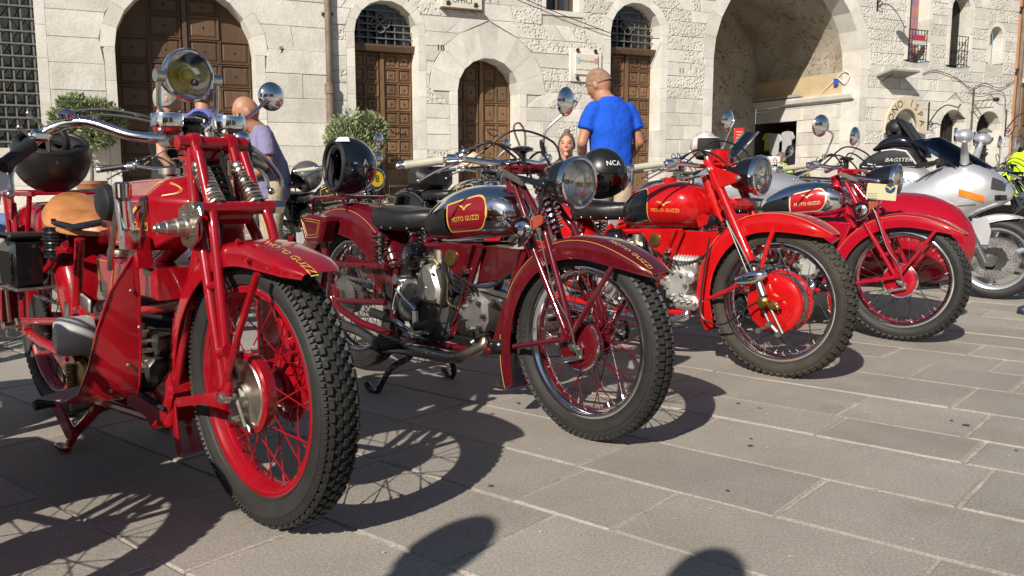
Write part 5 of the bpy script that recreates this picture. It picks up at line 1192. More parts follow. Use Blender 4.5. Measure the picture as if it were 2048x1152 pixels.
    for s in (-1, 1):
        mb.tube([(-1.40, s * .10, z), (-1.38, s * .085, .74)], .007, 6); mb.tube([(-1.66, s * .10, z), (-1.70, s * .08, .70)], .007, 6)
    rk = mb.build('luggage_rack', paint, b)
    for s in (-1, 1):
        mb = MB(); mb.prism([(-1.665, .715), (-1.60, .728), (-1.45, .718), (-1.43, .70), (-1.475, .605), (-1.50, .595), (-1.60, .592), (-1.625, .605)], s * .175, s * .10, .012); tb = mb.build('toolbox', paint, b)
        mb = MB(); pts = [(-1.635, .70), (-1.60, .708), (-1.47, .70), (-1.50, .625), (-1.595, .618)]; mb.tube([(x, s * .1765, z_) for x, z_ in pts], .0013, 4, True); pts2 = [(-1.62, .69), (-1.60, .697), (-1.485, .69), (-1.51, .637), (-1.585, .63)]; mb.tube([(x, s * .1765, z_) for x, z_ in pts2], .001, 4, True); mb.build('pinstripe', GOLD, tb)
        mb = MB(); mb.prism([(-1.56, .60), (-1.50, .60), (-1.50, .505), (-1.53, .50)], s * .13, s * .115, .003); mb.build('toolbox_bracket', paint, tb)
    if tele: return b, TK
    headlamp(b, (-.057, 0, .878), (1, 0, -.03), .082, .175, BLACKP)
    mb = MB()
    for s in (-1, 1): mb.tube([(-.30, s * .075, .895), (-.13, s * .09, .872)], .012, 10); mb.tube([(-.13, s * .092, .872), (-.17, s * .09, .74)], .006, 6); mb.sphere((-.13, s * .095, .872), .013)
    mb.build('lamp_bracket', BLACKP if paint is MAROON else CHROME, b)
    centre_stand(b, BLACKP)
    mb = MB(); mb.cyl((-1.72, 0, .66), (-1.76, 0, .655), .03, n=16); mb.build('tail_lamp', REDLENS, b)
    mb = MB(); mb.box((-1.86, 0, .56), (.004, .16, .13)); mb.build('number_plate', WHITE, b, smooth=False)
    return b, TK
# ------------------------------------------------------------------ the maroon motorcycle (second from the left)
SPK_M = [MAROON, NICKEL]
b2, TK2 = vintage_bike('vintage_motorcycle', 'maroon vintage motorcycle with chrome tank, black helmet on its rear rack and grey grips', (.266, 2.86), -42.8, MAROON, MAROON, CHROME, 'rib',
    dict(spk=SPK_M, panel=mat('maroon tank panel', (.20, .008, .014), .25, 0, .6), eng=dict(alloy=mat('aged cast alloy', (.40, .39, .365), .42, .85, 0, .3, 150, .2, 14))), 'vintage motorcycles in a row')
exhaust(b2, [(-.50, -.06, .315), (-.462, -.075, .275), (-.52, -.10, .235), (-.597, -.12, .205), (-.745, -.15, .208), (-.90, -.16, .200), (-.99, -.165, .195), (-1.07, -.17, .212), (-1.16, -.172, .236), (-1.31, -.175, .25)], .0225, PIPE, ((-1.30, -.175, .25), (-1.85, -.185, .27), .042))
mb = MB(); mb.torus((-.475, -.07, .30), (.5, -.1, -1), .026, .006, 16, 6); mb.torus((-.475, -.07, .312), (.5, -.1, -1), .028, .006, 16, 6); mb.build('exhaust_collar', DALLOY, b2)
mirror(b2, (-.36, .25, 1.180), (-.98, -.21, .08), .056, [(-.427, .2, .985), (-.427, .2, 1.05), (-.41, .215, 1.09), (-.345, .275, 1.165), (-.335, .28, 1.18), (-.352, .258, 1.183)])
mb = MB(); mb.tube(smooth_path([(-.46, .13, .97), (-.47, .14, 1.06), (-.48, .12, 1.10), (-.49, .10, 1.08), (-.47, .12, 1.0)], 5), .004, 6); mb.build('spare_lead', mat('brown strap', (.10, .07, .045), .6), b2)

# ------------------------------------------------------------------ the crimson motorcycle with sidecar (fourth)
SPK_C = [mat('dark spoke', (.05, .05, .05), .4, .6), CHROME]
b4, TK4 = vintage_bike('vintage_motorcycle', 'crimson vintage motorcycle with chrome tank, round mirrors and a red sidecar', (2.14, 4.62), -50.5, CRIMSON, CRIMSON, CHROME, 'lug',
    dict(spk=SPK_C, rub=RUBBER, panel=mat('crimson tank panel', (.42, .012, .02), .25, 0, .6), creamtext=True), 'vintage motorcycles in a row')
exhaust(b4, [(-.50, -.06, .315), (-.462, -.075, .275), (-.52, -.10, .235), (-.6, -.12, .22), (-.9, -.16, .22), (-1.3, -.175, .25)], .021, CHROME, ((-1.30, -.175, .25), (-1.85, -.185, .27), .04))
mirror(b4, (-.40, -.25, 1.17), (-.92, .40, .1), .060, [(-.384, -.22, .99), (-.36, -.215, 1.06), (-.345, -.21, 1.12), (-.375, -.235, 1.15), (-.388, -.244, 1.165)])
mirror(b4, (-.38, .25, 1.13), (-1, .08, .1), .056, [(-.40, .22, .98), (-.37, .24, 1.05), (-.352, .25, 1.09), (-.365, .25, 1.115)])
t = mb = MB(); mb.rbox((-.10, -.13, .815), (.155, .004, .085), .002, Matrix.Rotation(R(4), 3, 'Y')); cd_ = mb.build('entry_card', mat('buff card', (.50, .46, .27), .6), b4, smooth=False)
mb = MB(); mb.cyl((-.055, -.1325, .835), (-.055, -.1345, .835), .026, n=24); mb.build('round_badge', mat('navy badge', (.02, .05, .14), .4), cd_, smooth=False)
mb = MB(); eagle(mb, .030, lambda x, y: Vector((-.055 + x, -.1355, .838 + y))); mb.build('badge_wings', YELLOW, cd_, smooth=False)
mb = MB()
for k in range(3): mb.box((-.145, -.1325, .805 - k * .012), (.05, .001, .002))
mb.build('printed_lines', INK, cd_, smooth=False)
# sidecar on the far side: bullet body, wheel, chassis
SC = Tank([(-1.55, .34, .52, .08), (-1.45, .27, .64, .19), (-1.2, .22, .74, .25), (-.9, .20, .72, .27), (-.6, .20, .76, .275), (-.3, .21, .80, .27), (-.05, .24, .79, .235), (.12, .30, .72, .17), (.20, .38, .62, .09), (.225, .45, .55, .03)], 2.2)
mb = MB(); N = 34; x0, x1 = -1.55, .225
mb.loft([[p + Vector((0, .62, 0)) for p in SC.ring(x0 + (x1 - x0) * (.5 - .5 * cos(pi * i / N)), 32)] for i in range(N + 1)]); sc = mb.build('sidecar', CRIMSON, b4, angle=60)
mb = MB(); mb.sphere((-.78, .62, .72), (.24, .2, .07)); mb.build('sidecar_seat', LEATHER, sc)
mb = MB()
for y in (.40, .84): mb.tube([(.1, y, .27), (-1.4, y, .27)], .016, 8)
mb.tube([(-.1, .08, .30), (-.1, .9, .27)], .016, 8); mb.tube([(-1.1, .08, .30), (-1.1, .9, .27)], .016, 8); mb.tube([(-.45, .08, .62), (-.5, .40, .30)], .014, 8); mb.build('sidecar_chassis', BLACKP, sc)
swm = MB(); tyre_mesh(swm, (-1.05, 1.02, .33), .33, .25, .046, 'lug'); swm.build('sidecar_tyre', RUBBER, sc, angle=30)
mb = MB(); lathe_y(mb, [(.02, -.05), (.12, -.04), (.24, -.03), (.256, -.035), (.256, .035), (.24, .03), (.12, .04), (.02, .05)], (-1.05, 1.02, .33), 40, True); mb.build('sidecar_wheel', CHROME, sc)
# ------------------------------------------------------------------ the bright red motorcycle (third)
b3, TK3 = vintage_bike('vintage_motorcycle', 'bright red vintage motorcycle with a black-backed red tank and large red front drum', (1.21, 3.79), -46.1, BRED, BRED, None, 'lug',
    dict(tele=True, spk=SPK_C, rub=RUBBERD, eng=dict(rocker=True, nuts=STEEL, lightcase=True)), 'vintage motorcycles in a row')
exhaust(b3, [(-.46, -.06, .27), (-.44, -.075, .235), (-.52, -.10, .205), (-.6, -.12, .20), (-.9, -.16, .21), (-1.3, -.175, .25)], .021, CHROME, ((-1.20, -.175, .24), (-1.80, -.185, .27), .045))
mirror(b3, (-.47, .30, 1.174), (-1, -.05, .1), .055, [(-.49, .28, .99), (-.485, .28, 1.03), (-.455, .29, 1.12), (-.435, .30, 1.17), (-.45, .30, 1.178), (-.462, .30, 1.176)])
# ------------------------------------------------------------------ the nearest red motorcycle: girder fork with outside springs, hand change, leg shields
def old_bike(label, front, az, group=None):
    b = bike_empty('vintage_motorcycle', label, front, az, group); AF = Vector((0, 0, .357)); AR = Vector((-1.50, 0, .357)); P = RED
    fw_ = make_wheel(b, 'front_wheel', AF, .264, .357, .050, [P], 'block', [P], P, 36, RUBBER, .05, .05)
    mb = MB(); lathe_y(mb, [(.085, -.064), (.101, -.063), (.105, -.058), (.105, -.034), (.100, -.026), (.060, -.020), (.03, -.01)], AF, 52, False); mb.build('brake_drum', P, fw_)
    mb = MB(); lathe_y(mb, [(.004, -.078), (.030, -.078), (.034, -.070), (.070, -.069), (.088, -.067), (.092, -.062)], AF, 44, True); mb.build('brake_plate', NICKEL, fw_)
    mb = MB(); mb.cyl(AF + Vector((0, -.13, 0)), AF + Vector((0, .13, 0)), .010, n=10); mb.cyl(AF + Vector((0, -.085, 0)), AF + Vector((0, -.068, 0)), .022, n=6); mb.cyl(AF + Vector((0, -.128, 0)), AF + Vector((0, -.105, 0)), .015, n=6); mb.build('axle', STEEL, fw_)
    mb = MB(); mb.tube([AF + Vector((-.035, -.082, .085)), AF + Vector((.01, -.086, -.02)), AF + Vector((.035, -.082, -.075))], .004, 6); mb.prism([(-.03, .29), (.0, .30), (.045, .285), (.05, .27), (.0, .275)], -.080, -.074, .002); mb.cyl((-.025, -.07, .292), (-.025, -.092, .292), .011, n=8); mb.build('brake_arm', NICKEL, fw_)
    mb = MB(); sprocket(mb, AF, .098, .062, 40, .006); lathe_y(mb, [(.03, .05), (.05, .045), (.05, .03), (.03, .02)], AF, 24, True); mb.build('speedometer_gear', P, fw_, smooth=False)
    rw = make_wheel(b, 'rear_wheel', AR, .264, .357, .050, [P], 'rib', [mat('black spoke', (.02, .02, .02), .4)], P, 36, RUBBER, .05, .05)
    mb = MB(); sprocket(mb, AR, .105, -.075, 34, .007); mb.build('rear_sprocket', DALLOY, rw, smooth=False)
    ff = fender(b, 'front_fender', AF, [(50, .425, .62, .3), (58, .410, .95, .55), (72, .393, 1, .8), (92, .386, 1, .95), (120, .388, 1, 1), (150, .398, 1, 1), (180, .420, 1, 1), (200, .445, 1, 1), (213, .468, .96, .8)], P, .080, .065, 42, None, ('MOTO GUZZI', 63, .030, -.030, GOLD))
    for s in (-1, 1):
        mb = MB(); mb.tube([(-.01, s * .115, .36), (.07, s * .110, .52), (.145, s * .095, .675)], .0085, 8); mb.box((-.155, s * .103, .322), (.29, .006, .026), Matrix.Rotation(R(-14), 3, 'Y')); bolt(mb, (-.015, s * .118, .362), (0, s, 0), .012, .01); bolt(mb, (.02, s * .07, .74), (0, s, .6), .008, .006); bolt(mb, (.09, s * .085, .70), (0, s, .3), .008, .006); mb.build('fender_stay', P, ff)
    rf = fender(b, 'rear_fender', AR, [(5, .43, 1, 1), (20, .46, 1.15, 1.2), (45, .46, 1.1, 1), (95, .45, 1, 1), (130, .45, 1, 1), (170, .46, 1, 1), (190, .47, .95, .8)], P, .092, .085, 34, None, None)
    # girder fork
    mb = MB()
    for s in (-1, 1):
        mb.tube(smooth_path([(-.230, s * .062, .972), (-.205, s * .068, .82), (-.14, s * .082, .70), (-.02, s * .105, .375)], 4), .0150, 10)
        mb.tube(smooth_path([(-.185, s * .062, .96), (-.120, s * .070, .825), (-.085, s * .080, .77), (.004, s * .105, .42), (.0, s * .108, .36)], 4), .0135, 10)
        mb.cyl((-.105, s * .09, .62), (-.055, s * .09, .635), .011, n=8); mb.cyl((-.03, s * .10, .46), (.01, s * .102, .475), .018, n=10)
    F = mb.build('front_fork', P, b)
    mb = MB(); mb.cyl((-.235, -.095, .985), (-.235, .095, .985), .019, n=14); mb.cyl((-.235, -.062, .985), (-.235, -.04, .985), .027, n=14); mb.cyl((-.235, .04, .985), (-.235, .062, .985), .027, n=14); mb.rbox((-.30, 0, .955), (.12, .09, .05), .015); mb.build('upper_yoke', P, F)
    mb = MB(); mb.cyl((-.11, -.10, .818), (-.11, .10, .818), .018, n=14); mb.rbox((-.20, 0, .80), (.16, .12, .05), .015); mb.build('lower_yoke', P, F)
    for s in (-1, 1):
        mb = MB(); mb.tube([(-.225, s * .052, .985), (-.20, s * .052, .925)], [.016, .012], 10); mb.build('spring_arm', P, F)
        mb = MB(); mb.coil((-.192, s * .055, .915), (-.112, s * .055, .828), .021, .0042, 10, 12, 7); mb.build('outer_spring', NICKEL, F)
        mb = MB(); mb.cyl((-.205, s * .055, .93), (-.105, s * .055, .82), .014, n=12); mb.sphere((-.20, s * .055, .925), (.018, .02, .018)); mb.cyl((-.11, s * .03, .818), (-.11, s * .128, .818), .014, n=12); mb.cyl((-.11, s * .10, .818), (-.11, s * .125, .818), .02, n=6); mb.build('spring_mount', NICKEL, F)
    mb = MB(); mb.coil((-.295, 0, .955), (-.185, 0, .80), .034, .007, 9, 12, 7); mb.build('main_spring', DALLOY, F)
    mb = MB(); mb.tube(smooth_path([(-.26, .03, 1.0), (-.20, .01, .93), (-.16, .01, .86), (-.15, -.02, .80), (-.07, -.09, .62), (.0, -.10, .48), (.02, -.09, .40)], 5), .0048, 6); mb.build('speedometer_cable', CABLE, F)
    # friction damper with its big hand nut
    mb = MB(); mb.prism([(-.20, .815), (-.165, .83), (-.12, .815), (-.085, .825), (-.075, .805), (-.105, .78), (-.11, .74), (-.145, .715), (-.185, .725), (-.20, .76)], -.118, -.108, .002)
    for k in range(6): a = k * 1.05; mb.cyl((-.15 + .032 * cos(a), -.119, .772 + .032 * sin(a)), (-.15 + .032 * cos(a), -.123, .772 + .032 * sin(a)), .005, n=6)
    mb.lathe([(.005, -.088), (.008, -.085), (.008, -.078), (.014, -.076), (.016, -.060), (.019, -.058), (.019, -.035), (.024, -.032), (.025, -.015), (.032, -.012), (.032, 0)], (-.15, -.118, .772), (0, 1, 0), 10); mb.build('steering_damper', NICKEL, F)
    mb = MB(); mb.lathe([(.03, 0), (.043, .004), (.043, .010)], (-.15, -.108, .772), (0, 1, 0), 20); mb.build('damper_disc', STEEL, F)
    # frame
    mb = MB(); T = mb.tube
    T([(-.27, 0, .72), (-.36, 0, .96)], .028, 14)
    for s in (-1, 1):
        T([(-.30, s * .03, .75), (-.43, s * .05, .675), (-.56, s * .06, .605), (-.63, s * .065, .565)], .0235, 12)
        T([(-.27, s * .05, .56), (-.62, s * .07, .50), (-.95, s * .08, .44)], .018, 10); T([(-.28, s * .03, .70), (-.31, s * .05, .55), (-.40, s * .08, .20)], .016, 10); T([(-.40, s * .08, .20), (-.95, s * .09, .17)], .014, 8)
        T([(-.98, s * .09, .70), (-1.03, s * .10, .45), (-1.05, s * .10, .19)], .016, 10)
        T([(-1.04, s * .12, .425), (-1.50, s * .125, .372)], .0145, 10); T([(-1.05, s * .12, .30), (-1.30, s * .125, .32), (-1.52, s * .125, .345)], .0175, 10)
        T([(-1.02, s * .11, .66), (-1.20, s * .125, .655), (-1.42, s * .125, .60)], .012, 8); T([(-1.5, s * .125, .36), (-1.55, s * .11, .60), (-1.60, s * .10, .80)], .010, 8); T([(-1.05, s * .11, .68), (-1.25, s * .13, .56)], .011, 8)
    mb.prism([(-1.22, .315), (-1.04, .34), (-.98, .30), (-1.03, .215), (-1.10, .25), (-1.17, .28)], -.13, -.115, .003)
    fr = mb.build('frame', P, b)
    mb = MB(); mb.cyl((-1.50, -.115, .362), (-1.50, -.19, .362), .014, n=6); mb.cyl((-1.50, -.12, .362), (-1.50, -.15, .362), .024, n=12); mb.cyl((-1.44, -.12, .362), (-1.44, -.145, .362), .013, n=8); mb.tube([(-1.50, -.17, .37), (-1.51, -.17, .48), (-1.50, -.17, .505)], .006, 6); mb.cyl((-1.50, -.15, .52), (-1.50, -.19, .52), .028, n=14); mb.cyl((-1.50, -.19, .52), (-1.50, -.215, .52), .012, n=8)
    mb.tube(smooth_path([(-1.50, -.18, .35), (-1.48, -.185, .325), (-1.44, -.16, .325), (-1.42, -.14, .34)], 3), .004, 6); mb.build('rear_axle_fittings', NICKEL, b)
    mb = MB(); chain(mb, [(-1.52, -.075, .46), (-1.25, -.075, .455), (-.97, -.075, .425)], .0145, .014); chain(mb, [(-1.50, -.075, .252), (-1.25, -.075, .285), (-.97, -.075, .315)], .0145, .014); kind(mb.build('chain', STEEL, b, smooth=False), 'stuff')
    mb = MB(); mb.rbox((-1.10, -.088, .505), (.34, .012, .07), .01, Matrix.Rotation(R(12), 3, 'Y')); mb.build('chain_guard', STEEL, b)
    # engine, lower pan, covers
    mb = MB(); mb.prism([(-1.0, .44), (-1.0, .30), (-.93, .22), (-.72, .20), (-.60, .28), (-.60, .42), (-.74, .52), (-.92, .50)], -.08, .08, .012); eng = mb.build('engine', mat('grimy crankcase', (.11, .105, .10), .5, .7), b)
    mb = MB(); mb.lathe([(.02, 0), (.05, .004), (.062, .02), (.064, .10), (.058, .115)], (-.93, -.205, .395), (.2, 1, 0), 24); mb.cyl((-.97, -.12, .375), (-.97, -.165, .375), .02, n=10); mb.build('gearbox_cover', mat('matt alloy', (.50, .49, .47), .55, .5, 0, .2, 120), eng)
    mb = MB(); mb.torus((-.985, -.105, .40), (0, 1, 0), .068, .014, 26, 8); mb.cyl((-.985, -.09, .40), (-.985, -.13, .40), .05, n=20); mb.build('clutch_ring', P, eng)
    mb = MB(); mb.cyl((-.985, -.13, .39), (-.985, -.16, .39), .016, n=10); mb.tube([(-.98, -.15, .40), (-.96, -.15, .50)], .008, 6); bolt(mb, (-.99, -.13, .345), (0, -1, 0), .016, .02); bolt(mb, (-1.03, -.13, .42), (0, -1, 0), .018, .02); mb.build('clutch_fittings', NICKEL, eng)
    mb = MB(); mb.lathe([(.01, 0), (.045, .004), (.05, .02), (.02, .03)], (-.90, -.15, .27), (0, 1, 0), 18); mb.build('gear_boss', BRASS, eng)
    mb = MB(); fin_block(mb, (-.60, 0, .355), (-.42, 0, .36), 12, .10, .09); mb.build('cylinder', DALLOY, eng, smooth=False)
    mb = MB(); lathe_y(mb, [(.02, -.13), (.04, -.125), (.045, -.10)], (-.52, 0, .41), 20, True); mb.cyl((-.52, -.13, .41), (-.52, -.16, .41), .012, n=8); mb.build('cooling_fan_hub', DALLOY, eng)
    for k in range(16):
        a = 2 * pi * k / 16; mb = MB(); mb.box((-.52 + .062 * cos(a), -.115, .41 + .062 * sin(a)), (.03, .03, .009), Matrix.Rotation(-a, 3, 'Y')); mb.build('fan_blade', NICKEL, eng, smooth=False)
    mb = MB(); mb.rbox((-.44, -.09, .35), (.06, .06, .08), .015); mb.cyl((-.42, -.10, .43), (-.42, -.06, .43), .03, n=12); mb.build('cylinder_head', mat('dull nuts', (.16, .15, .14), .4, .9), eng)
    mb = MB(); mb.tube(smooth_path([(-.62, -.08, .43), (-.54, -.11, .50), (-.42, -.10, .51), (-.34, -.06, .50)], 5), .006, 6); mb.tube(smooth_path([(-.66, -.1, .31), (-.5, -.12, .28), (-.38, -.1, .25)], 4), .009, 6); mb.build('engine_pipes', CABLE, eng)
    mb = MB(); mb.prism([(-.37, .36), (-.345, .30), (-.40, .205), (-.49, .165), (-.52, .19), (-.66, .205), (-.66, .25), (-.48, .28)], -.10, .10, .01); mb.build('belly_pan', P, b)
    # tank: faceted flat-sided, hand change gate, knee pad
    secs = [(-.94, .676, .71, .05), (-.62, .70, .895, .132), (-.335, .70, .905, .14), (-.23, .765, .868, .07)]
    def trow(x, zb, zt, hw):
        sh = zt - (zt - zb) * .30; return [Vector((x, -hw, zb)), Vector((x, -hw, sh)), Vector((x, -hw * .55, zt - .012)), Vector((x, 0, zt)), Vector((x, hw * .55, zt - .012)), Vector((x, hw, sh)), Vector((x, hw, zb))]
    rings = [trow(*q) for q in secs]
    mb = MB(); mb.loft(rings); tk = mb.build('fuel_tank', P, b, angle=12)
    bv = tk.modifiers.new('edge', 'BEVEL'); bv.width = .010; bv.segments = 3; bv.limit_method = 'ANGLE'; bv.angle_limit = R(9)
    def facet(i, j, u, v, off=.0015):
        """point on the facet between sections i, i+1 and ring corners j, j+1"""
        A, B, C_, D_ = rings[i][j], rings[i + 1][j], rings[i][j + 1], rings[i + 1][j + 1]; q = (A * (1 - u) + B * u) * (1 - v) + (C_ * (1 - u) + D_ * u) * v
        n_ = (B - A).cross(C_ - A).normalized(); n_ = -n_ if n_.y * q.y < 0 else n_
        return q + n_ * off
    for s in (-1, 1):
        j0 = 0 if s < 0 else 5; fl = (lambda v: v) if s < 0 else (lambda v: 1 - v); j1 = 1 if s < 0 else 4
        mb = MB(); mb.tube([facet(1, j0, .12, fl(.10)), facet(1, j0, .95, fl(.10)), facet(1, j0, .95, fl(.93)), facet(1, j0, .12, fl(.93))], .0013, 5)
        for k in (0, .05): mb.tube(smooth_path([facet(1, j1, .90, fl(.10 + k)), facet(1, j1, .90, fl(.55)), facet(1, j1, .93, fl(.85 - k)), facet(2, j1, .25, fl(.88 - k)), facet(2, j1, .55 - k, fl(.75)), facet(2, j1, .58 - k, fl(.45)), facet(2, j1, .30, fl(.12 + k))], 3), .0011, 5)
        mb.build('pinstripe', GOLD, tk)
        mb = MB(); lettering(mb, 'MOTO GUZZI', .032, lambda x, y: Vector((-.43 - s * x, s * .1425, .765 + y))); eagle(mb, .05, lambda x, y: Vector((-.43 - s * x, s * .1425, .805 + y))); mb.build('lettering', GOLD, tk, smooth=False)
        mb = MB(); mb.lathe([(.004, -.03), (.035, -.028), (.05, -.018), (.054, 0)], (-.585, s * .142, .825), (0, -s, 0) if s < 0 else (0, s, 0), 22); mb.v = [(p[0], s * (.142 + (.03 - (abs(p[1]) - .142 if abs(p[1]) > .142 else .142 - abs(p[1]))) if False else abs(p[1])), p[2]) for p in mb.v]; mb.build('knee_pad', LEATHER, tk)
    mb = MB(); mb.cyl((-.335, .05, .89), (-.335, .05, .915), .022, n=14); mb.cyl((-.50, 0, .905), (-.50, 0, .922), .03, n=18); mb.build('fuel_cap', NICKEL, tk)
    mb = MB(); mb.lathe([(.016, 0), (.0225, .006), (.0225, .04), (.012, .05)], (-.335, -.20, .885), (0, 0, -1), 16); mb.tube([(-.335, -.20, .85), (-.34, -.195, .745)], .009, 8); mb.build('change_lever', CHROME, b)
    mb = MB()
    for dy in (-.016, .016): mb.prism([(-.375, .87), (-.355, .875), (-.33, .745), (-.345, .735)], -.195 + dy, -.190 + dy, .001)
    mb.box((-.335, -.19, .735), (.04, .04, .05)); mb.build('change_gate', CHROME, b, smooth=False)
    mb = MB(); mb.prism([(-.36, .74), (-.32, .74), (-.31, .66), (-.36, .66)], -.185, -.14, .004); mb.build('gate_bracket', P, b)
    mb = MB(); mb.tube([(-.42, -.18, .83), (-.505, -.175, .69), (-.53, -.17, .64)], .009, 8); mb.tube([(-.45, -.165, .80), (-.56, -.16, .68)], .007, 6); mb.build('change_rod', NICKEL, b)
    # oil tank, cover box and leg shields
    mb = MB(); mb.prism([(-.70, .668), (-.30, .655), (-.30, .57), (-.46, .57), (-.52, .565), (-.68, .545)], -.145, .145, .008); ot = mb.build('oil_tank', P, b)
    mb = MB(); mb.tube([(-.69, -.1465, .655), (-.565, -.1465, .655), (-.60, -.1465, .565), (-.675, -.1465, .56)], .0014, 5, True); mb.build('pinstripe', GOLD, ot)
    mb = MB(); mb.lathe([(.022, 0), (.024, .008), (.022, .018), (.01, .022)], (-.61, -.11, .668), (0, 0, 1), 16); mb.build('oil_cap', NICKEL, ot)
    for s in (-1, 1):
        mb = MB(); cols = []
        prof = [(-.335, .69), (-.33, .60), (-.335, .50), (-.345, .40), (-.36, .34), (-.385, .305)]
        outer = [(.012, .0), (.070, -.01), (.100, -.03), (.115, -.05), (.130, -.08), (.150, -.12)]
        rings = []
        for (x, z), (wd, bk) in zip(prof, outer):
            row = []
            for t in (0, .25, .5, .75, 1): row.append(Vector((x + bk * t ** 1.6 + (0 if z > .36 else 0), s * (.175 + wd * t), z - (.02 * t if z < .36 else 0))))
            rings.append(row)
        rings.append([Vector((-.52, s * .175, .298)), Vector((-.54, s * .22, .292)), Vector((-.56, s * .26, .288)), Vector((-.59, s * .295, .284)), Vector((-.615, s * .325, .282))])
        V1 = rings; V2 = [[p + Vector((-.004, 0, -.001)) for p in r] for r in rings]
        mb.loft([a + list(reversed(c_)) for a, c_ in zip(V1, V2)]); ls_ = mb.build('leg_shield', P, b, angle=45)
        mb = MB(); mb.tube([r[0] for r in rings], .0035, 6); mb.tube([r[-1] for r in rings], .0035, 6); mb.tube(rings[0], .003, 6); mb.build('rolled_edge', P, ls_)
        mb = MB()
        for q in (rings[1][1], rings[3][1], rings[4][2], rings[2][0]): bolt(mb, q + Vector((.002, s * .004, 0)), (1, s * -.4, 0), .006, .004)
        kind(mb.build('shield_screws', STEEL, ls_), 'stuff')
        mb = MB(); mb.rbox((-.60, s * .27, .283), (.11, .15, .012), .005, Matrix.Rotation(s * R(-25), 3, 'Z')); mb.build('footboard', STEEL, b)
    # saddle, springs, rack, battery
    mb = MB(); rings = []
    for i in range(9):
        t = i / 8; z = .775 + .03 * sin(pi * t) if i not in (0, 8) else .778
    top = [(.0, .0), (.55, .0), (.85, -.008), (1.0, -.028), (.98, -.036), (.8, -.03), (.4, -.025)]
    n = 30
    for fr_, dz in top:
        row = []
        for k in range(n):
            a = 2 * pi * k / n; rx = .17 if cos(a) < 0 else .20; wy = .135 * (1 - .35 * max(0, cos(a)) ** 1.5); row.append(Vector((-1.16 + rx * fr_ * cos(a), wy * fr_ * sin(a), (.806 + dz * 1.5 + .012 * (fr_ * cos(a)) ** 2 - .010 * (1 - fr_) - .30 * rx * fr_ * cos(a) - .022 * (fr_ * sin(a)) ** 2))))
        rings.append(row)
    mb.loft(rings, True, True); sd = mb.build('saddle', TAN, b, angle=60)
    for s in (-1, 1):
        mb = MB(); mb.coil((-1.13, s * .115, .725), (-1.14, s * .115, .635), .033, .0062, 8, 12, 7); mb.cyl((-1.13, s * .115, .735), (-1.14, s * .115, .63), .029, n=14); mb.build('saddle_spring', BLACKP, sd)
        mb = MB(); mb.cyl((-1.13, s * .115, .735), (-1.13, s * .115, .76), .01, n=8); mb.tube([(-1.13, s * .115, .745), (-1.0, s * .10, .735), (-.85, s * .04, .76)], .011, 8); mb.cyl((-1.14, s * .115, .63), (-1.14, s * .115, .615), .012, n=8); mb.build('saddle_bracket', BLACKP, sd)
    mb = MB(); z = .838
    mb.tube(smooth_path([(-1.30, -.12, z), (-1.5, -.125, z), (-1.67, -.11, z), (-1.70, 0, z), (-1.67, .11, z), (-1.5, .125, z), (-1.30, .12, z)], 4), .009, 8)
    for x in (-1.35, -1.45, -1.55, -1.65): mb.tube([(x, -.12, z), (x, .12, z)], .006, 6)
    for s in (-1, 1): mb.tube([(-1.64, s * .115, z), (-1.60, s * .12, .66)], .009, 8); mb.tube([(-1.36, s * .115, z), (-1.42, s * .12, .64)], .009, 8); mb.prism([(-1.66, .82), (-1.56, .82), (-1.58, .74), (-1.64, .74)], s * .118, s * .112)
    mb.build('luggage_rack', P, b)
    mb = MB(); mb.rbox((-1.27, -.175, .61), (.125, .115, .165), .018); bt = mb.build('battery_box', BLACKP, b)
    mb = MB()
    for k in range(14): mb.box((-1.325 + k * .0085, -.2335, .595), (.003, .003, .11))
    mb.rbox((-1.27, -.175, .700), (.13, .12, .02), .008); mb.build('ribbed_lid', BRUBBER, bt, smooth=False)
    mb = MB(); mb.rbox((-1.27, -.17, .522), (.17, .12, .008), .003); mb.build('battery_tray', STEEL, bt)
    # stand, springs, pedal
    mb = MB()
    for s in (-1, 1):
        mb.prism([(-.93, .20), (-.90, .20), (-.96, .10), (-1.005, .02), (-1.0, .008), (-1.045, .008), (-1.05, .02), (-1.0, .10)], s * .13, s * .118, .002) if False else None
        mb.tube(smooth_path([(-.93, s * .085, .19), (-.945, s * .095, .13), (-.975, s * .14, .07), (-.99, s * .165, .022)], 4), [.014, .016, .017, .017, .017, .017, .016, .016, .015, .015, .014, .014, .013], 8); mb.rbox((-1.02, s * .172, .012), (.09, .03, .014), .005)
    mb.tube([(-.925, -.085, .195), (-.925, .085, .195)], .013, 8); mb.tube(smooth_path([(-.955, -.10, .12), (-.955, -.05, .138), (-.955, .05, .138), (-.955, .10, .12)], 4), .014, 8); mb.build('centre_stand', P, b)
    mb = MB(); mb.coil((-.945, -.155, .30), (-.945, -.155, .175), .014, .0028, 20, 9, 5); mb.cyl((-.945, -.155, .30), (-.945, -.155, .17), .010, n=8); mb.build('stand_spring', BRASS, b)
    mb = MB(); mb.prism([(-1.16, .155), (-1.08, .16), (-.93, .085), (-.94, .05), (-.99, .045)], -.17, -.155, .004); mb.build('pedal_plate', P, b)
    mb = MB(); mb.cyl((-1.10, -.225, .147), (-1.10, -.15, .15), .018, n=12); mb.build('pedal_rubber', BRUBBER, b); mb = MB(); mb.cyl((-.96, -.16, .155), (-.96, -.06, .16), .011, n=8); mb.build('pedal_shaft', STEEL, b)
    # handlebars, instruments, lamp
    hb = [(-.665, -.37, .935), (-.70, -.30, .985), (-.685, -.25, 1.03), (-.64, -.20, 1.05), (-.60, -.16, 1.045), (-.53, -.10, 1.015), (-.46, -.055, 1.005), (-.36, -.03, 1.003), (-.33, 0, 1.003)]
    path = hb + [(x, -y, z) for x, y, z in reversed(hb[:-1])]
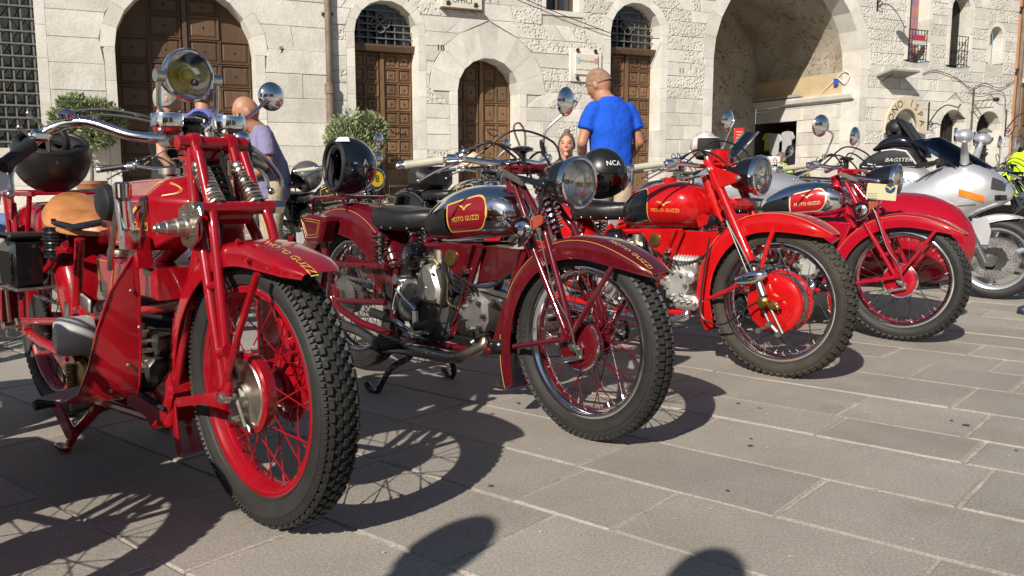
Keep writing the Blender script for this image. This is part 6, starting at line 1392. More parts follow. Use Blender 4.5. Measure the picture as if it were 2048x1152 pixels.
    mb = MB(); mb.tube(smooth_path(path, 5), .0145, 12); bar = mb.build('handlebar', CHROME, b)
    grips(b, (-.62, -.395, .925), (-.70, -.30, .985), BRUBBER, .0195, False)
    for s in (-1, 1):
        mb = MB(); lever(mb, [(-.70, s * .285, .995), (-.665, s * .34, .955), (-.625, s * .375, .905), (-.61, s * .38, .865), (-.605, s * .385, .852)], .009, .006); mb.sphere((-.605, s * .387, .85), .012, 8, 6); mb.tube([(-.70, s * .29, 1.0), (-.70, s * .32, 1.03)], .005, 6); mb.sphere((-.70, s * .325, 1.033), .008); mb.tube([(-.69, s * .26, 1.03), (-.69, s * .30, 1.07)], .004, 6); mb.sphere((-.69, s * .302, 1.072), .007); mb.build('lever', NICKEL, bar)
        mb = MB(); mb.rbox((-.695, s * .275, 1.01), (.04, .05, .03), .008); mb.lathe([(.024, 0), (.028, .01), (.022, .02), (.01, .026)], (-.65, s * .215, 1.06), (0, 0, 1), 14); mb.build('control_clamp', CHROME, bar)
    mb = MB()
    for s in (-1, 1):
        mb.tube(smooth_path([(-.67, s * .22, 1.072), (-.60, s * .15, 1.085), (-.50, s * .06, 1.065), (-.38, s * .04, 1.02), (-.30, s * .03, .96)], 5), .0055, 6); mb.tube(smooth_path([(-.67, s * .21, 1.055), (-.58, s * .14, 1.07), (-.46, s * .05, 1.045), (-.37, s * .045, 1.0), (-.33, s * .03, .93)], 5), .0048, 6)
    mb.build('control_cables', CABLE, bar)
    mb = MB()
    for s in (-1, 1): mb.cyl((-.34, s * .045, .985), (-.34, s * .045, 1.02), .018, n=10); mb.cyl((-.365, s * .075, .99), (-.30, s * .075, .99), .013, n=8)
    mb.build('bar_clamps', NICKEL, b)
    headlamp(b, (-.345, 0, 1.172), (1, 0, .0), .0655, .12, DALLOY, CHROME, True, glassy('clear lens', refl=.06, rough=.01) if 'clear lens' not in MATS else MATS['clear lens'])
    mb = MB()
    for s in (-1, 1):
        mb.tube([(-.352, s * .082, 1.165), (-.36, s * .082, 1.09), (-.345, s * .055, 1.01)], .0075, 8); mb.cyl((-.352, s * .068, 1.165), (-.352, s * .092, 1.165), .017, n=12)
    mb.build('lamp_bracket', NICKEL, b)
    for y, m, nm in ((-.072, P, 'speedometer'), (.108, BLACKP, 'ammeter')):
        mb = MB(); mb.lathe([(.02, -.038), (.036, -.030), (.039, -.010), (.039, 0)], (-.335, y, 1.047), (0, 0, 1), 24); g_ = mb.build(nm, m, b)
        mb = MB(); mb.lathe([(.0415, -.016), (.0425, -.012), (.0425, .010), (.040, .018), (.036, .019)], (-.335, y, 1.047), (0, 0, 1), 28); mb.build('rim', CHROME, g_); mb = MB(); mb.cyl((-.335, y, 1.062), (-.335, y, 1.064), .037, n=24); mb.build('glass', BLACKP, g_)
        mb = MB(); mb.cyl((-.335, y * .8, .99), (-.335, y, 1.01), .010, n=8); mb.sphere((-.31, y - .03, 1.02), .009); mb.build('mount', NICKEL, g_)
    mb = MB(); mb.lathe([(.02, -.05), (.024, -.03), (.034, -.02), (.036, .0), (.030, .008), (.036, .012), (.036, .02), (.02, .026)], (-.36, .005, 1.035), (0, 0, 1), 22); hn = mb.build('horn', BLACKP, b)
    mb = MB(); mb.lathe([(.026, 0), (.03, -.02), (.03, -.085), (.02, -.10), (.012, -.12)], (-.31, .125, 1.0), (0, 0, 1), 16); bh = mb.build('bulb_horn', BRUBBER, b)
    mb = MB(); mb.sphere((-.30, .12, 1.005), (.026, .028, .022)); mb.build('horn_neck', CHROME, bh)
    mb = MB(); lever(mb, [(-.30, .14, .985), (-.28, .18, .95), (-.265, .215, .90), (-.26, .22, .87)], .009, .007); mb.build('clutch_lever', NICKEL, b)
    mirror(b, (-.435, .30, 1.140), (-1, .0, .06), .044, [(-.35, .145, 1.05), (-.36, .17, 1.065), (-.39, .22, 1.09), (-.425, .285, 1.135)])
    exhaust(b, [(-.42, .06, .30), (-.42, .10, .22), (-.6, .14, .2), (-1.2, .17, .22)], .022, CHROME, ((-1.1, .17, .22), (-1.8, .19, .25), .045))
    mb = MB(); mb.prism([(-.80, .52), (-.70, .53), (-.66, .60), (-.76, .60)], -.12, -.08, .01); mb.build('gear_selector', NICKEL, b)
    return b
b1 = old_bike('scarlet old motorcycle nearest the lens, leather saddle, fork springs, yellow headlamp', (-.63, 2.13), -46, 'vintage motorcycles in a row')
# its neighbour, out of frame to the left, whose shadow lies across the paving
def copy_tree(o, parent=None):
    c = o.copy(); COL.objects.link(c)
    if parent is not None: c.parent = parent
    for ch in list(o.children): copy_tree(ch, c)
    return c
nb = copy_tree(b1); nb.location = (-1.37, 1.52, 0); nb['label'] = 'scarlet old motorcycle outside the left edge, only its shadow reaching the paving'
# ================================================================== the silver sports tourer (fifth)
b5 = bike_empty('sports_motorcycle', 'silver faired sports tourer with orange indicator, smoked screen and black tank bag', (3.56, 6.23), -52)
AF = Vector((0, 0, .30)); AR = Vector((-1.46, 0, .31))
def cast_wheel(bike, name, c, hw):
    mb = MB(); lathe_y(mb, [(.20, -hw * .5), (.215, -hw * .75), (.228, -hw * .8), (.232, -hw * .75), (.222, -hw * .6), (.205, 0), (.222, hw * .6), (.232, hw * .75), (.228, hw * .8), (.215, hw * .75), (.20, hw * .5), (.195, 0), (.20, -hw * .5)], c, 56)
    rim = mb.build(name, mat('wheel silver', (.62, .63, .65), .25, .7, .6), bike)
    mb = MB(); base = .298
    lathe_y(mb, [(.226, -hw * .8), (.245, -hw), (.265, -hw * .98), (.285, -hw * .72), (.295, -hw * .35), (base, 0), (.295, hw * .35), (.285, hw * .72), (.265, hw * .98), (.245, hw), (.226, hw * .8)], c, 72); mb.build('tyre', RUBBER, rim, angle=60)
    mb = MB(); lathe_y(mb, [(.02, -.05), (.045, -.045), (.045, .045), (.02, .05)], c, 20, True)
    mb.build('hub', DALLOY, rim)
    for k in range(3):
        a = 2 * pi * k / 3 + .4; mb = MB(); mb.tube([c + Vector((.035 * cos(a), 0, .035 * sin(a))), c + Vector((.205 * cos(a), 0, .205 * sin(a)))], [.026, .018], 8); mb.build('wheel_spoke', MATS['wheel silver'], rim)
    for s in (-1, 1):
        mb = MB(); lathe_y(mb, [(.085, s * .062), (.085, s * .067), (.155, s * .067), (.155, s * .062), (.085, s * .062)], c, 48)
        d = mb.build('brake_disc', mat('disc steel', (.66, .66, .64), .25, 1, rvar=.15), rim)
        mb = MB()
        for i in range(30):
            for j, rr_ in enumerate((.105, .122, .140)):
                a = 2 * pi * (i + j * .33) / 30; q = c + Vector((rr_ * cos(a), s * .0675, rr_ * sin(a))); mb.cyl(q, q + Vector((0, s * .0008, 0)), .0038, n=6)
        kind(mb.build('disc_holes', INK, d), 'stuff')
        mb = MB(); lathe_y(mb, [(.03, s * .058), (.086, s * .063), (.086, s * .06), (.03, s * .05)], c, 30)
        for k in range(6): a = 2 * pi * k / 6; mb.cyl(c + Vector((.088 * cos(a), s * .06, .088 * sin(a))), c + Vector((.088 * cos(a), s * .072, .088 * sin(a))), .009, n=8)
        mb.build('disc_carrier', DALLOY, d)
    return rim
cast_wheel(b5, 'front_wheel', AF, .06); cast_wheel(b5, 'rear_wheel', AR, .085)
mb = MB()
for s in (-1, 1): mb.cyl((-.27, s * .10, .72), (-.08, s * .10, .33), .024, n=14); mb.cyl((-.15, s * .10, .47), (-.05, s * .10, .27), .029, n=14); mb.rbox((-.03, s * .10, .29), (.09, .05, .09), .02)
fk = mb.build('front_fork', mat('grey fork', (.28, .28, .29), .25, .8), b5)
for s in (-1, 1): mb = MB(); mb.rbox((-.10, s * .095, .36), (.11, .05, .07), .02, Matrix.Rotation(R(35), 3, 'Y')); mb.build('brake_caliper', DALLOY, fk)
ff = fender(b5, 'front_fender', AF, [(62, .345, .3, .1), (75, .335, .9, .6), (95, .325, 1, 1), (120, .322, 1, 1.1), (145, .325, 1, 1), (165, .33, .8, .6)], SILVER, .075, .055, 26)
mb = MB()
for s in (-1, 1): mb.prism([(-.16, .59), (-.06, .60), (-.03, .50), (-.045, .40), (-.10, .40), (-.15, .50)], s * .082, s * .074, .002)
mb.build('fender_side', SILVER, ff)
FR = Tank([(-.98, .40, .62, .16), (-.80, .36, .80, .225), (-.62, .38, .87, .255), (-.45, .42, .945, .265), (-.30, .50, 1.0, .262), (-.17, .60, 1.0, .245), (-.06, .66, .945, .21), (.02, .69, .88, .15), (.07, .73, .82, .07), (.08, .75, .80, .03)], 2.7)
fr = FR.build('fairing', SILVER, b5, 34)
for s in (-1, 1):
    mb = MB(); cx, cz = -.15, .762
    FR.patch(mb, -.228, -.068, lambda x: cz - .024 - .30 * (x + .15), lambda x: cz + .022 - .30 * (x + .15), .008, 10, 6, s); mb.build('indicator', ORANGE, fr)
    mb = MB(); FR.patch(mb, -.035, .045, lambda x: .80 - .2 * (x), lambda x: .875 - .5 * x, .003, 8, 6, s); mb.build('headlight', mat('dark headlight', (.05, .05, .055), .1, 0, .8), fr)
    mb = MB(); FR.patch(mb, -.01, .055, lambda x: .725, lambda x: .765, .003, 8, 5, s); mb.build('air_duct', BLACKP, fr)
    mb = MB(); FR.patch(mb, -.93, -.22, lambda x: .60 - .10 * (x + .2) - .004, lambda x: .60 - .10 * (x + .2) + .004, .0015, 20, 2, s); mb.build('panel_seam', INK, fr)
    mb = MB(); FR.patch(mb, -.42, -.12, lambda x: .69 + .35 * (x + .12) * .3, lambda x: .70 + .35 * (x + .12) * .3, .0015, 16, 2, s); mb.build('panel_seam', GREYIRON, fr)
    mb = MB(); mb.tube(smooth_path([(-.22, s * .17, 1.0), (-.21, s * .26, 1.09), (-.20, s * .315, 1.15)], 4), [.034, .03, .028, .026, .024, .022, .02, .018, .018], 10); ms = mb.build('mirror_stalk', SILVER, b5)
    mb = MB(); mb.sphere((-.20, s * .345, 1.18), (.06, .078, .048), 18, 12); mb.build('mirror_pod', SILVER, ms)
    mb = MB(); mb.cyl((-.245, s * .355, 1.185), (-.258, s * .355, 1.185), .055, n=20); mb.build('mirror_glass', MIRRORM, ms)
# screen: curved smoked sheet
mb = MB(); rings = []
for i in range(13):
    t = i / 12; a = -1.15 + 2.3 * t; row = []
    for j in range(7):
        v = j / 6; wd = .20 - .05 * v; x = -.06 - .36 * v; z = .965 + .245 * v - .02 * v * v; row.append(Vector((x - (1 - cos(a)) * .30, wd * sin(a) * 1.1, z - (1 - cos(a)) * .05)))
    rings.append(row)
out = rings; mb.loft([r + [p + Vector((-.003, 0, -.004)) for p in reversed(r)] for r in out]); mb.build('windscreen', DARKGLASS, b5, angle=60)
mb = MB(); mb.rbox((-.26, 0, .985), (.18, .30, .05), .02); mb.build('dashboard', BRUBBER, b5)
mb = MB()
for s in (-1, 1): mb.cyl((-.50, s * .35, .972), (-.36, s * .20, 1.005), .018, n=12); mb.rbox((-.38, s * .22, 1.0), (.05, .07, .05), .012); mb.tube([(-.36, s * .22, 1.0), (-.44, s * .34, .96)], .007, 6)
mb.build('handlebar', BRUBBER, b5)
TK5 = Tank([(-1.02, .70, .84, .09), (-.95, .70, .92, .15), (-.80, .70, .975, .185), (-.65, .70, .985, .185), (-.52, .72, .96, .16), (-.46, .76, .90, .10)], 2.8)
tk = TK5.build('fuel_tank', SILVER, b5); mb = MB(); lettering(mb, 'kawasaki', .085, lambda x, y: TK5.y(-.70 + x, .875 + y, .003, -1)); mb.build('lettering', mat('blue print', (.05, .16, .30), .4), tk, smooth=False)
seat_loft(b5, [(-1.75, .80, .86, .05), (-1.65, .74, .88, .13), (-1.35, .70, .85, .15), (-1.10, .70, .80, .13), (-.98, .72, .78, .08)], LEATHER)
TL = Tank([(-1.95, .72, .80, .04), (-1.8, .62, .82, .12), (-1.4, .55, .76, .17), (-1.0, .50, .72, .15)], 2.6); TL.build('tail_fairing', SILVER, b5)
mb = MB(); mb.prism([(-.9, .45), (-.85, .25), (-.5, .22), (-.35, .35), (-.35, .5)], -.16, .16, .02); mb.rbox((-1.25, .12, .33), (.5, .04, .07), .01); mb.rbox((-1.25, -.12, .33), (.5, .04, .07), .01); mb.build('engine', DALLOY, b5)
mb = MB(); mb.lathe([(.03, 0), (.055, .05), (.058, .5), (.04, .56)], (-1.1, -.2, .32), (-1, 0, .12), 18); mb.build('silencer', STEEL, b5)
# tank bag of the silver machine: a thing of its own
ang5 = b5.rotation_euler.z
bag = thing('tank_bag', 'black two-tier tank bag with pale piping strapped on the silver tourer', 'bag', b5.location, ang5)
CLOTHB = mat('black bag cloth', (.016, .016, .018), .7, 0, 0, .5, 120, .2, 8); PALE = mat('pale piping', (.62, .62, .62), .4)
BG = Tank([(-.965, .945, 1.0, .14), (-.92, .945, 1.045, .18), (-.82, .95, 1.10, .19), (-.70, .965, 1.13, .185), (-.58, .965, 1.11, .17), (-.53, .965, 1.03, .13)], 3.2); bd = BG.build('lower_bag', CLOTHB, bag)
mb = MB(); lettering(mb, 'BAGSTER', .040, lambda x, y: BG.y(-.665 + x + y * .35, 1.02 + y, .003, -1), 1.15); mb.build('lettering', PALE, bd, smooth=False)
mb = MB()
for s in (-1, 1):
    mb.tube([BG.y(x, z, .002, s) for x, z in ((-.80, 1.09), (-.70, 1.10), (-.62, 1.085), (-.57, 1.02), (-.55, .985))], .007, 6); mb.tube([BG.y(x, .972, .003, s) for x in (-.93, -.8, -.7, -.6, -.55)], .005, 6); mb.tube([BG.y(x, z, .002, s) for x, z in ((-.93, 1.02), (-.88, .99), (-.83, .985))], .005, 6)
mb.build('piping', PALE, bd)
UB = Tank([(-.88, 1.09, 1.12, .10), (-.82, 1.09, 1.18, .14), (-.72, 1.10, 1.225, .15), (-.62, 1.10, 1.20, .14), (-.55, 1.09, 1.13, .09)], 2.6); UB.build('upper_bag', mat('shiny black vinyl', (.010, .011, .016), .15, 0, .5, .3, 30), bag)
mb = MB(); mb.sphere((-.735, 0, 1.265), (.085, .09, .075), 18, 12); mb.rbox((-.735, 0, 1.23), (.15, .16, .08), .04); mb.build('rolled_cover', mat('crumpled black cover', (.012, .012, .013), .55, 0, 0, .8, 30), bag)
mb = MB(); q = [(-.715, 1.325), (-.66, 1.31), (-.585, 1.20), (-.505, 1.07), (-.50, 1.035), (-.53, 1.04), (-.61, 1.17), (-.69, 1.28)]; mb.prism(q, -.12, .12, .012); mb.build('map_flap', LEATHER, bag)

# ================================================================== second-row machines: copies of the maroon one, refinished
def repaint(o, table):
    for sl_ in o.material_slots:
        if sl_.material and sl_.material.name in table: m = table[sl_.material.name]; sl_.link = 'OBJECT'; sl_.material = m
    for ch in o.children: repaint(ch, table)
def row_bike(front, az, label, table):
    c = copy_tree(b2); a = R(az); c.location = (front[0], front[1], 0); c.rotation_euler = (0, 0, atan2(-cos(a), -sin(a))); c['label'] = label; c['group'] = 'motorcycles parked in the second row'
    repaint(c, table); return c
OLIVE = mat('olive enamel', (.10, .10, .06), .3, 0, .6); BT = {'maroon enamel': BLACKP, 'maroon tank panel': BLACKP, 'dark maroon enamel': BLACKP}
OT = {'maroon enamel': OLIVE, 'maroon tank panel': OLIVE, 'dark maroon enamel': OLIVE, 'chrome': STEEL}
B6 = row_bike((-.98, 6.35), -44, 'black motorcycle behind the maroon one, yellow number disc on its chrome lamp', BT)
B7 = row_bike((.02, 7.35), -44, 'black motorcycle half hidden behind the maroon tank, black bag across its seat', {**BT, 'grey grip rubber': BRUBBER})
B8 = row_bike((1.75, 7.5), -46, 'olive motorcycle behind the bright red tank, left of the clear windscreen', OT)
B10 = row_bike((3.25, 9.3), -48, 'black motorcycle below the arch, yellow 10 disc on its headlamp', BT)
B11 = row_bike((-1.78, 4.95), -46, 'black motorcycle behind the scarlet one, in front of the man in black', {**BT, 'grey grip rubber': BRUBBER})
B12 = row_bike((-2.95, 3.85), -46, 'dark motorcycle at the left edge, only bar end and lever in frame', {**BT, 'grey grip rubber': BRUBBER})
for bk, s in ((B6, '8'), (B10, '10')):
    mb = MB(); mb.cyl((-.036, 0, .878), (-.034, 0, .878), .058, n=28); d = mb.build('number_disc', YELLOW, bk)
    mb = MB(); lettering(mb, s, .075, lambda x, y: Vector((-.0325, x, .878 + y))); mb.build('digit', INK, d, smooth=False)
B13 = row_bike((4.78, 7.55), -50, 'black motorcycle at the right edge with orange indicators and tall mirror', BT)
for s in (-1, 1): mb = MB(); mb.lathe([(.01, 0), (.036, .01), (.036, .04), (.02, .055)], (-.10, s * .15, .86), (1, 0, 0), 16); mb.cyl((-.12, s * .06, .865), (-.12, s * .15, .862), .008, n=8); mb.build('indicator', ORANGE, B13)
mirror(B13, (-.40, -.30, 1.20), (-1, -.1, .1), .055, [(-.40, -.25, .97), (-.39, -.27, 1.06), (-.39, -.29, 1.15)])
mirror(B6, (-.40, .25, 1.03), (-.95, .3, .1), .055, [(-.42, .2, .97), (-.41, .22, 1.0), (-.405, .24, 1.02)])
# silver touring machine turned the other way, clear screen
b9 = thing('touring_motorcycle', 'silver touring motorcycle facing left with clear windscreen and 1000 on its flank', 'motorcycle', (2.12, 7.0, 0), R(172), 'motorcycles parked in the second row')
cast_wheel(b9, 'front_wheel', Vector((.55, 0, .31)), .06); cast_wheel(b9, 'rear_wheel', Vector((-.92, 0, .31)), .08)
F9 = Tank([(-1.15, .68, .80, .06), (-1.0, .60, .86, .13), (-.7, .55, .84, .15), (-.35, .52, .86, .17), (0, .50, .95, .19), (.3, .52, .98, .2), (.5, .60, .98, .17), (.62, .70, .90, .08)], 2.6); f9 = F9.build('bodywork', mat('dull silver lacquer', (.42, .44, .46), .32, .6, .5), b9)
for s in (-1, 1): mb = MB(); lettering(mb, '1000', .13, lambda x, y: F9.y(-.55 - s * -x if False else -.55 + (x if s < 0 else -x), .70 + y, .004, s), 1.1); mb.build('lettering', mat('navy print', (.01, .02, .06), .4), f9, smooth=False); mb = MB(); F9.patch(mb, -.83, -.27, lambda x: .63, lambda x: .775, .002, 14, 5, s); mb.build('white_flash', WHITE, f9)
seat_loft(b9, [(-1.1, .86, .90, .08), (-.9, .84, .92, .14), (-.5, .82, .89, .15), (-.2, .84, .90, .11)], LEATHER)
mb = MB(); rings = []
for i in range(11):
    a = -1.1 + 2.2 * i / 10; row = [Vector((.50 - .26 * v - (1 - cos(a)) * .2, .19 * (1 - .2 * v) * sin(a) * 1.1, .95 + .30 * v)) for v in (0, .25, .5, .75, .92, 1)]; rings.append(row + [p + Vector((-.003, 0, -.002)) for p in reversed(row)])
mb.loft(rings); mb.build('windscreen', CLEARSCREEN, b9, angle=60)
mb = MB(); mb.prism([(-.6, .5), (-.5, .25), (.1, .22), (.25, .4), (.2, .55)], -.16, .16, .02); mb.cyl((.55, -.09, .31), (.42, -.09, .75), .025, n=10); mb.cyl((.55, .09, .31), (.42, .09, .75), .025, n=10); mb.build('engine', DALLOY, b9)
mb = MB(); mb.tube(smooth_path([(.16, -.36, 1.0), (.24, -.2, 1.02), (.28, 0, .98), (.24, .2, 1.02), (.16, .36, 1.0)], 4), .014, 8); mb.build('handlebar', BLACKP, b9)

# ================================================================== helmets
def helmet(name, label, c, opening, rx, m, cut=.62, rimm=None, lining=None, up=1.0, extra=None):
    """shell turned about the axis of its opening; cut = how far along the axis it is open"""
    t = thing(name, label, 'helmet', c); d = Vector(opening).normalized(); n = 32
    tm = math.acos(-cut); prof = []
    for i in range(15):
        a = tm * i / 14; prof.append((rx * sin(a), -rx * 1.06 * cos(a)))
    mb = MB(); mb.lathe(prof + [(prof[-1][0] - .012, prof[-1][1] + .002)] + [(max(.001, p[0] - .022), p[1] + (.022 if i < 8 else .006)) for i, p in reversed(list(enumerate(prof)))], (0, 0, 0), d, n, False)
    mb.v = [(p[0], p[1], p[2] * up) for p in mb.v]
    sh = mb.build('shell', m, t, angle=50)
    mb = MB(); e = prof[-1]; mb.torus(d * e[1], d, e[0] - .010, .012, 40, 9); mb.v = [(p[0], p[1], p[2] * up) for p in mb.v]; mb.build('rim', rimm or BRUBBER, sh)
    mb = MB(); mb.torus(d * (e[1] - .022), d, e[0] - .03, .02, 32, 9); mb.v = [(p[0], p[1], p[2] * up) for p in mb.v]; mb.build('padding', lining or mat('black padding', (.012, .012, .013), .85, 0, 0, .4, 90), sh)
    return t, sh, d
def on_shell(sh_c, rx, up, az, el, off=.0015): 
    v = Vector((cos(el) * cos(az), cos(el) * sin(az), sin(el))); return v * (rx * 1.012 + off)
def bw(b, x, y, z):
    a = b.rotation_euler.z; return Vector((b.location.x + cos(a) * x - sin(a) * y, b.location.y + sin(a) * x + cos(a) * y, z))
SATIN = mat('satin black shell', (.012, .012, .012), .36, 0, .1, .05, 50)
h1, s1, _ = helmet('open_helmet', 'satin black open helmet lying upside down on the rack of the scarlet motorcycle', bw(b1, -1.47, .0, .975), (.22, -.28, .93), .132, SATIN, .34)
mb = MB(); mb.torus((.05, -.05, .055), (.3, .8, .2), .045, .012, 20, 8); mb.rbox((.055, -.118, .03), (.018, .008, .05), .003); mb.build('strap_and_buckle', BRUBBER, s1)
h2, s2, d2 = helmet('open_helmet', 'glossy black helmet with thick rim standing on the rack of the maroon motorcycle', bw(b2, -1.52, .0, .945), (-.82, -.57, .05), .135, mat('glossy black shell', (.006, .007, .012), .08, 0, .9), .42, BRUBBER)
mb = MB(); mb.tube(smooth_path([(-.075, -.09, -.06), (-.085, -.03, -.02), (-.08, .0, .04), (-.07, .03, .09)], 5), .008, 6); mb.build('strap', BRUBBER, s2)
mb = MB()
for i in range(9):
    for j in range(4):
        pass
def shell_text(mb, s, size, az, el, rx, rot=0, up=1.0):
    v, f = text2d(s, size); e = Vector((-sin(az), cos(az), 0)); n_ = Vector((-sin(el) * cos(az), -sin(el) * sin(az), cos(el)))
    P = []
    for p in v:
        x = p.x * cos(rot) - p.y * sin(rot); y = p.x * sin(rot) + p.y * cos(rot); b_ = Vector((cos(el) * cos(az), cos(el) * sin(az), sin(el))) * rx + e * x + n_ * y; q = b_.normalized() * rx; P.append(Vector((q.x, q.y, q.z * up)))
    mb.add(P, f)
mb = MB(); shell_text(mb, 'A', .042, R(-42), R(6), .1445); shell_text(mb, 'F', .036, R(-42), R(-9), .1445); shell_text(mb, 'E', .022, R(-62), R(5), .1445, R(90)); mb.build('decal', mat('silver print', (.6, .6, .6), .3, .5), s2, smooth=False)
mb = MB(); v0 = MB()
V = []; F = []
for i in range(7):
    for j in range(5):
        az = R(-110 + i * 7); el = R(50 + j * 4); V.append(on_shell(None, .1385, 1, az, el, .003))
for i in range(6):
    for j in range(4): a = i * 5 + j; F.append((a, a + 1, a + 6, a + 5))
mb.add(V, F); mb.build('sticker', WHITE, s2)
h3, s3, d3 = helmet('open_helmet', 'matt black helmet lettered in white resting on the bright red motorcycle seat', bw(b3, -1.02, .0, .912), (.35, .25, -.90), .128, SATIN, .72)
mb = MB(); shell_text(mb, 'NCA', .040, R(-68), R(24), .1325, 0); mb.build('decal', WHITE, s3, smooth=False)
mb = MB(); V = []; F = []
for i in range(25):
    for j in range(9):
        az = R(-150 + i * 9); el = R(-38 + j * 5); V.append(on_shell(None, .137, 1, az, el, .004))
for i in range(24):
    for j in range(8): a = i * 9 + j; F.append((a, a + 1, a + 10, a + 9))
mb.add(V, F); mb.build('visor', glassy('visor', (.25, .26, .28), .10), s3)
h4, s4, d4 = helmet('open_helmet', 'grey metallic helmet with black peak on the black motorcycle behind the maroon rack', bw(B6, -.95, -.05, .90), (-.5, -.62, -.60), .125, mat('grey metallic shell', (.20, .20, .19), .22, .6, .8), .62)
mb = MB(); V = []
rings = []
for i in range(9):
    a = -.9 + 1.8 * i / 8; dirv = Vector((-.63, -.77, 0)); sd = Vector((.77, -.63, 0)); row = [dirv * (.10 * cos(a) + ex) + sd * .115 * sin(a) + Vector((0, 0, -.05 - ex * .35)) for ex in (.02, .05, .085)]; rings.append(row + [p + Vector((0, 0, -.006)) for p in reversed(row)])
mb.loft(rings); mb.build('peak', BLACKP, s4)
h5, s5, d5 = helmet('full_face_helmet', 'white full face helmet with red graphics on the olive motorcycle behind the red fork', (1.655, 7.4, 1.155), (-.05, -.2, -.95), .118, mat('white graphic shell', (.74, .73, .70), .25, 0, .6, col2=(.30, .03, .03), vscale=7), .78)
mb = MB(); V = []; F = []
for i in range(15):
    for j in range(6):
        az = R(-130 + i * 8); el = R(-16 + j * 9); V.append(on_shell(None, .124, 1, az, el, .008))
for i in range(14):
    for j in range(5): a = i * 6 + j; F.append((a, a + 1, a + 7, a + 6))
mb.add(V, F); mb.build('eye_port', DARKIN, s5)
mb = MB(); mb.tube([on_shell(None, .124, 1, R(-130 + i * 8), R(-20), .010) for i in range(15)], .009, 6); mb.tube([on_shell(None, .124, 1, R(-130 + i * 8), R(31), .008) for i in range(15)], .006, 6); mb.build('port_trim', WHITE, s5)
h6, s6, _ = helmet('open_helmet', 'cream half helmet behind the maroon handlebars, in front of the low arched door', bw(B7, -.62, .05, 1.0), (0, 0, -1), .115, mat('cream shell', (.66, .52, .32), .35, 0, .4), .15)
bg7 = thing('saddle_bag', 'black leather bag lying across the seat behind the maroon tank', 'bag', bw(B7, -1.15, .0, .78), R(40)); mb = MB(); mb.rbox((0, 0, .10), (.42, .26, .22), .06); mb.build('bag_body', LEATHER, bg7); mb = MB(); mb.tube(smooth_path([(-.1, -.12, .2), (-.1, -.1, .28), (.1, -.1, .28), (.1, -.12, .2)], 4), .012, 8); mb.build('bag_handle', LEATHER, bg7)
# ================================================================== people
SKIN = mat('skin', (.48, .25, .165), .5, 0, 0, .15, 80, .08, 12); SKIN2 = mat('tanned skin', (.40, .19, .115), .5, 0, 0, .15, 80, .08, 12)
def cloth(name, c): return mat(name, c, .85, 0, 0, .9, 9, .08, 6, bdist=.03, spec=.2)
def remesh(mb, name, m, parent, vox=.011, sm=4):
    me = bpy.data.meshes.new(name); me.from_pydata(mb.v, [], mb.f); o = bpy.data.objects.new(name, me); COL.objects.link(o)
    r = o.modifiers.new('r', 'REMESH'); r.mode = 'VOXEL'; r.voxel_size = vox; r.use_smooth_shade = True
    s = o.modifiers.new('s', 'SMOOTH'); s.iterations = sm; s.factor = .5
    dg = bpy.context.evaluated_depsgraph_get(); out = bpy.data.meshes.new_from_object(o.evaluated_get(dg)); bpy.data.objects.remove(o); bpy.data.meshes.remove(me)
    out.name = name; out.materials.clear(); out.materials.append(m); out.polygons.foreach_set('use_smooth', [True] * len(out.polygons))
    q = bpy.data.objects.new(name, out); COL.objects.link(q)
    if parent is not None: q.parent = parent
    return q
def limb(mb, pts, rr_, n=12):
    mb.tube(pts, rr_, n)
    for p, r in zip(pts, rr_): mb.sphere(p, r, 12, 8)
def torso(mb, secs, k=1.0, add=0.0):
    """secs: (z, x offset, half depth, half width)"""
    rings = []
    for z, xo, dx, wy in secs:
        rings.append([Vector((xo + (dx + add) * k * math.copysign(abs(cos(a)) ** .85, cos(a)), (wy + add) * k * math.copysign(abs(sin(a)) ** .85, sin(a)), z)) for a in [2 * pi * i / 24 for i in range(24)]])
    mb.loft(rings)
def hand(mb, w, d, side, curl=.5, s=1.0):
    """palm and five bent fingers from the wrist w along direction d"""
    w = Vector(w); d = Vector(d).normalized(); x, y, _ = frame_for(d)
    c = w + d * .045 * s
    mb.sphere(c, (.036 * s, .036 * s, .036 * s), 10, 8); mb.tube([w, w + d * .085 * s], [.024 * s, .03 * s], 10)
    for i, L in enumerate((.070, .078, .073, .058)):
        o = w + d * .085 * s + y * (i - 1.5) * .019 * s; p1 = o + (d * cos(curl * .6) + x * sin(curl * .6)) * L * .5 * s; p2 = p1 + (d * cos(curl * 1.6) + x * sin(curl * 1.6)) * L * .5 * s
        mb.tube([o - d * .02 * s, p1, p2], [.0105 * s, .0095 * s, .008 * s], 8)
    o = w + d * .03 * s + y * -.03 * s; mb.tube([o, o + d * .03 * s - y * .025 * s, o + d * .06 * s - y * .03 * s + x * .015 * s], [.013 * s, .011 * s, .009 * s], 8)
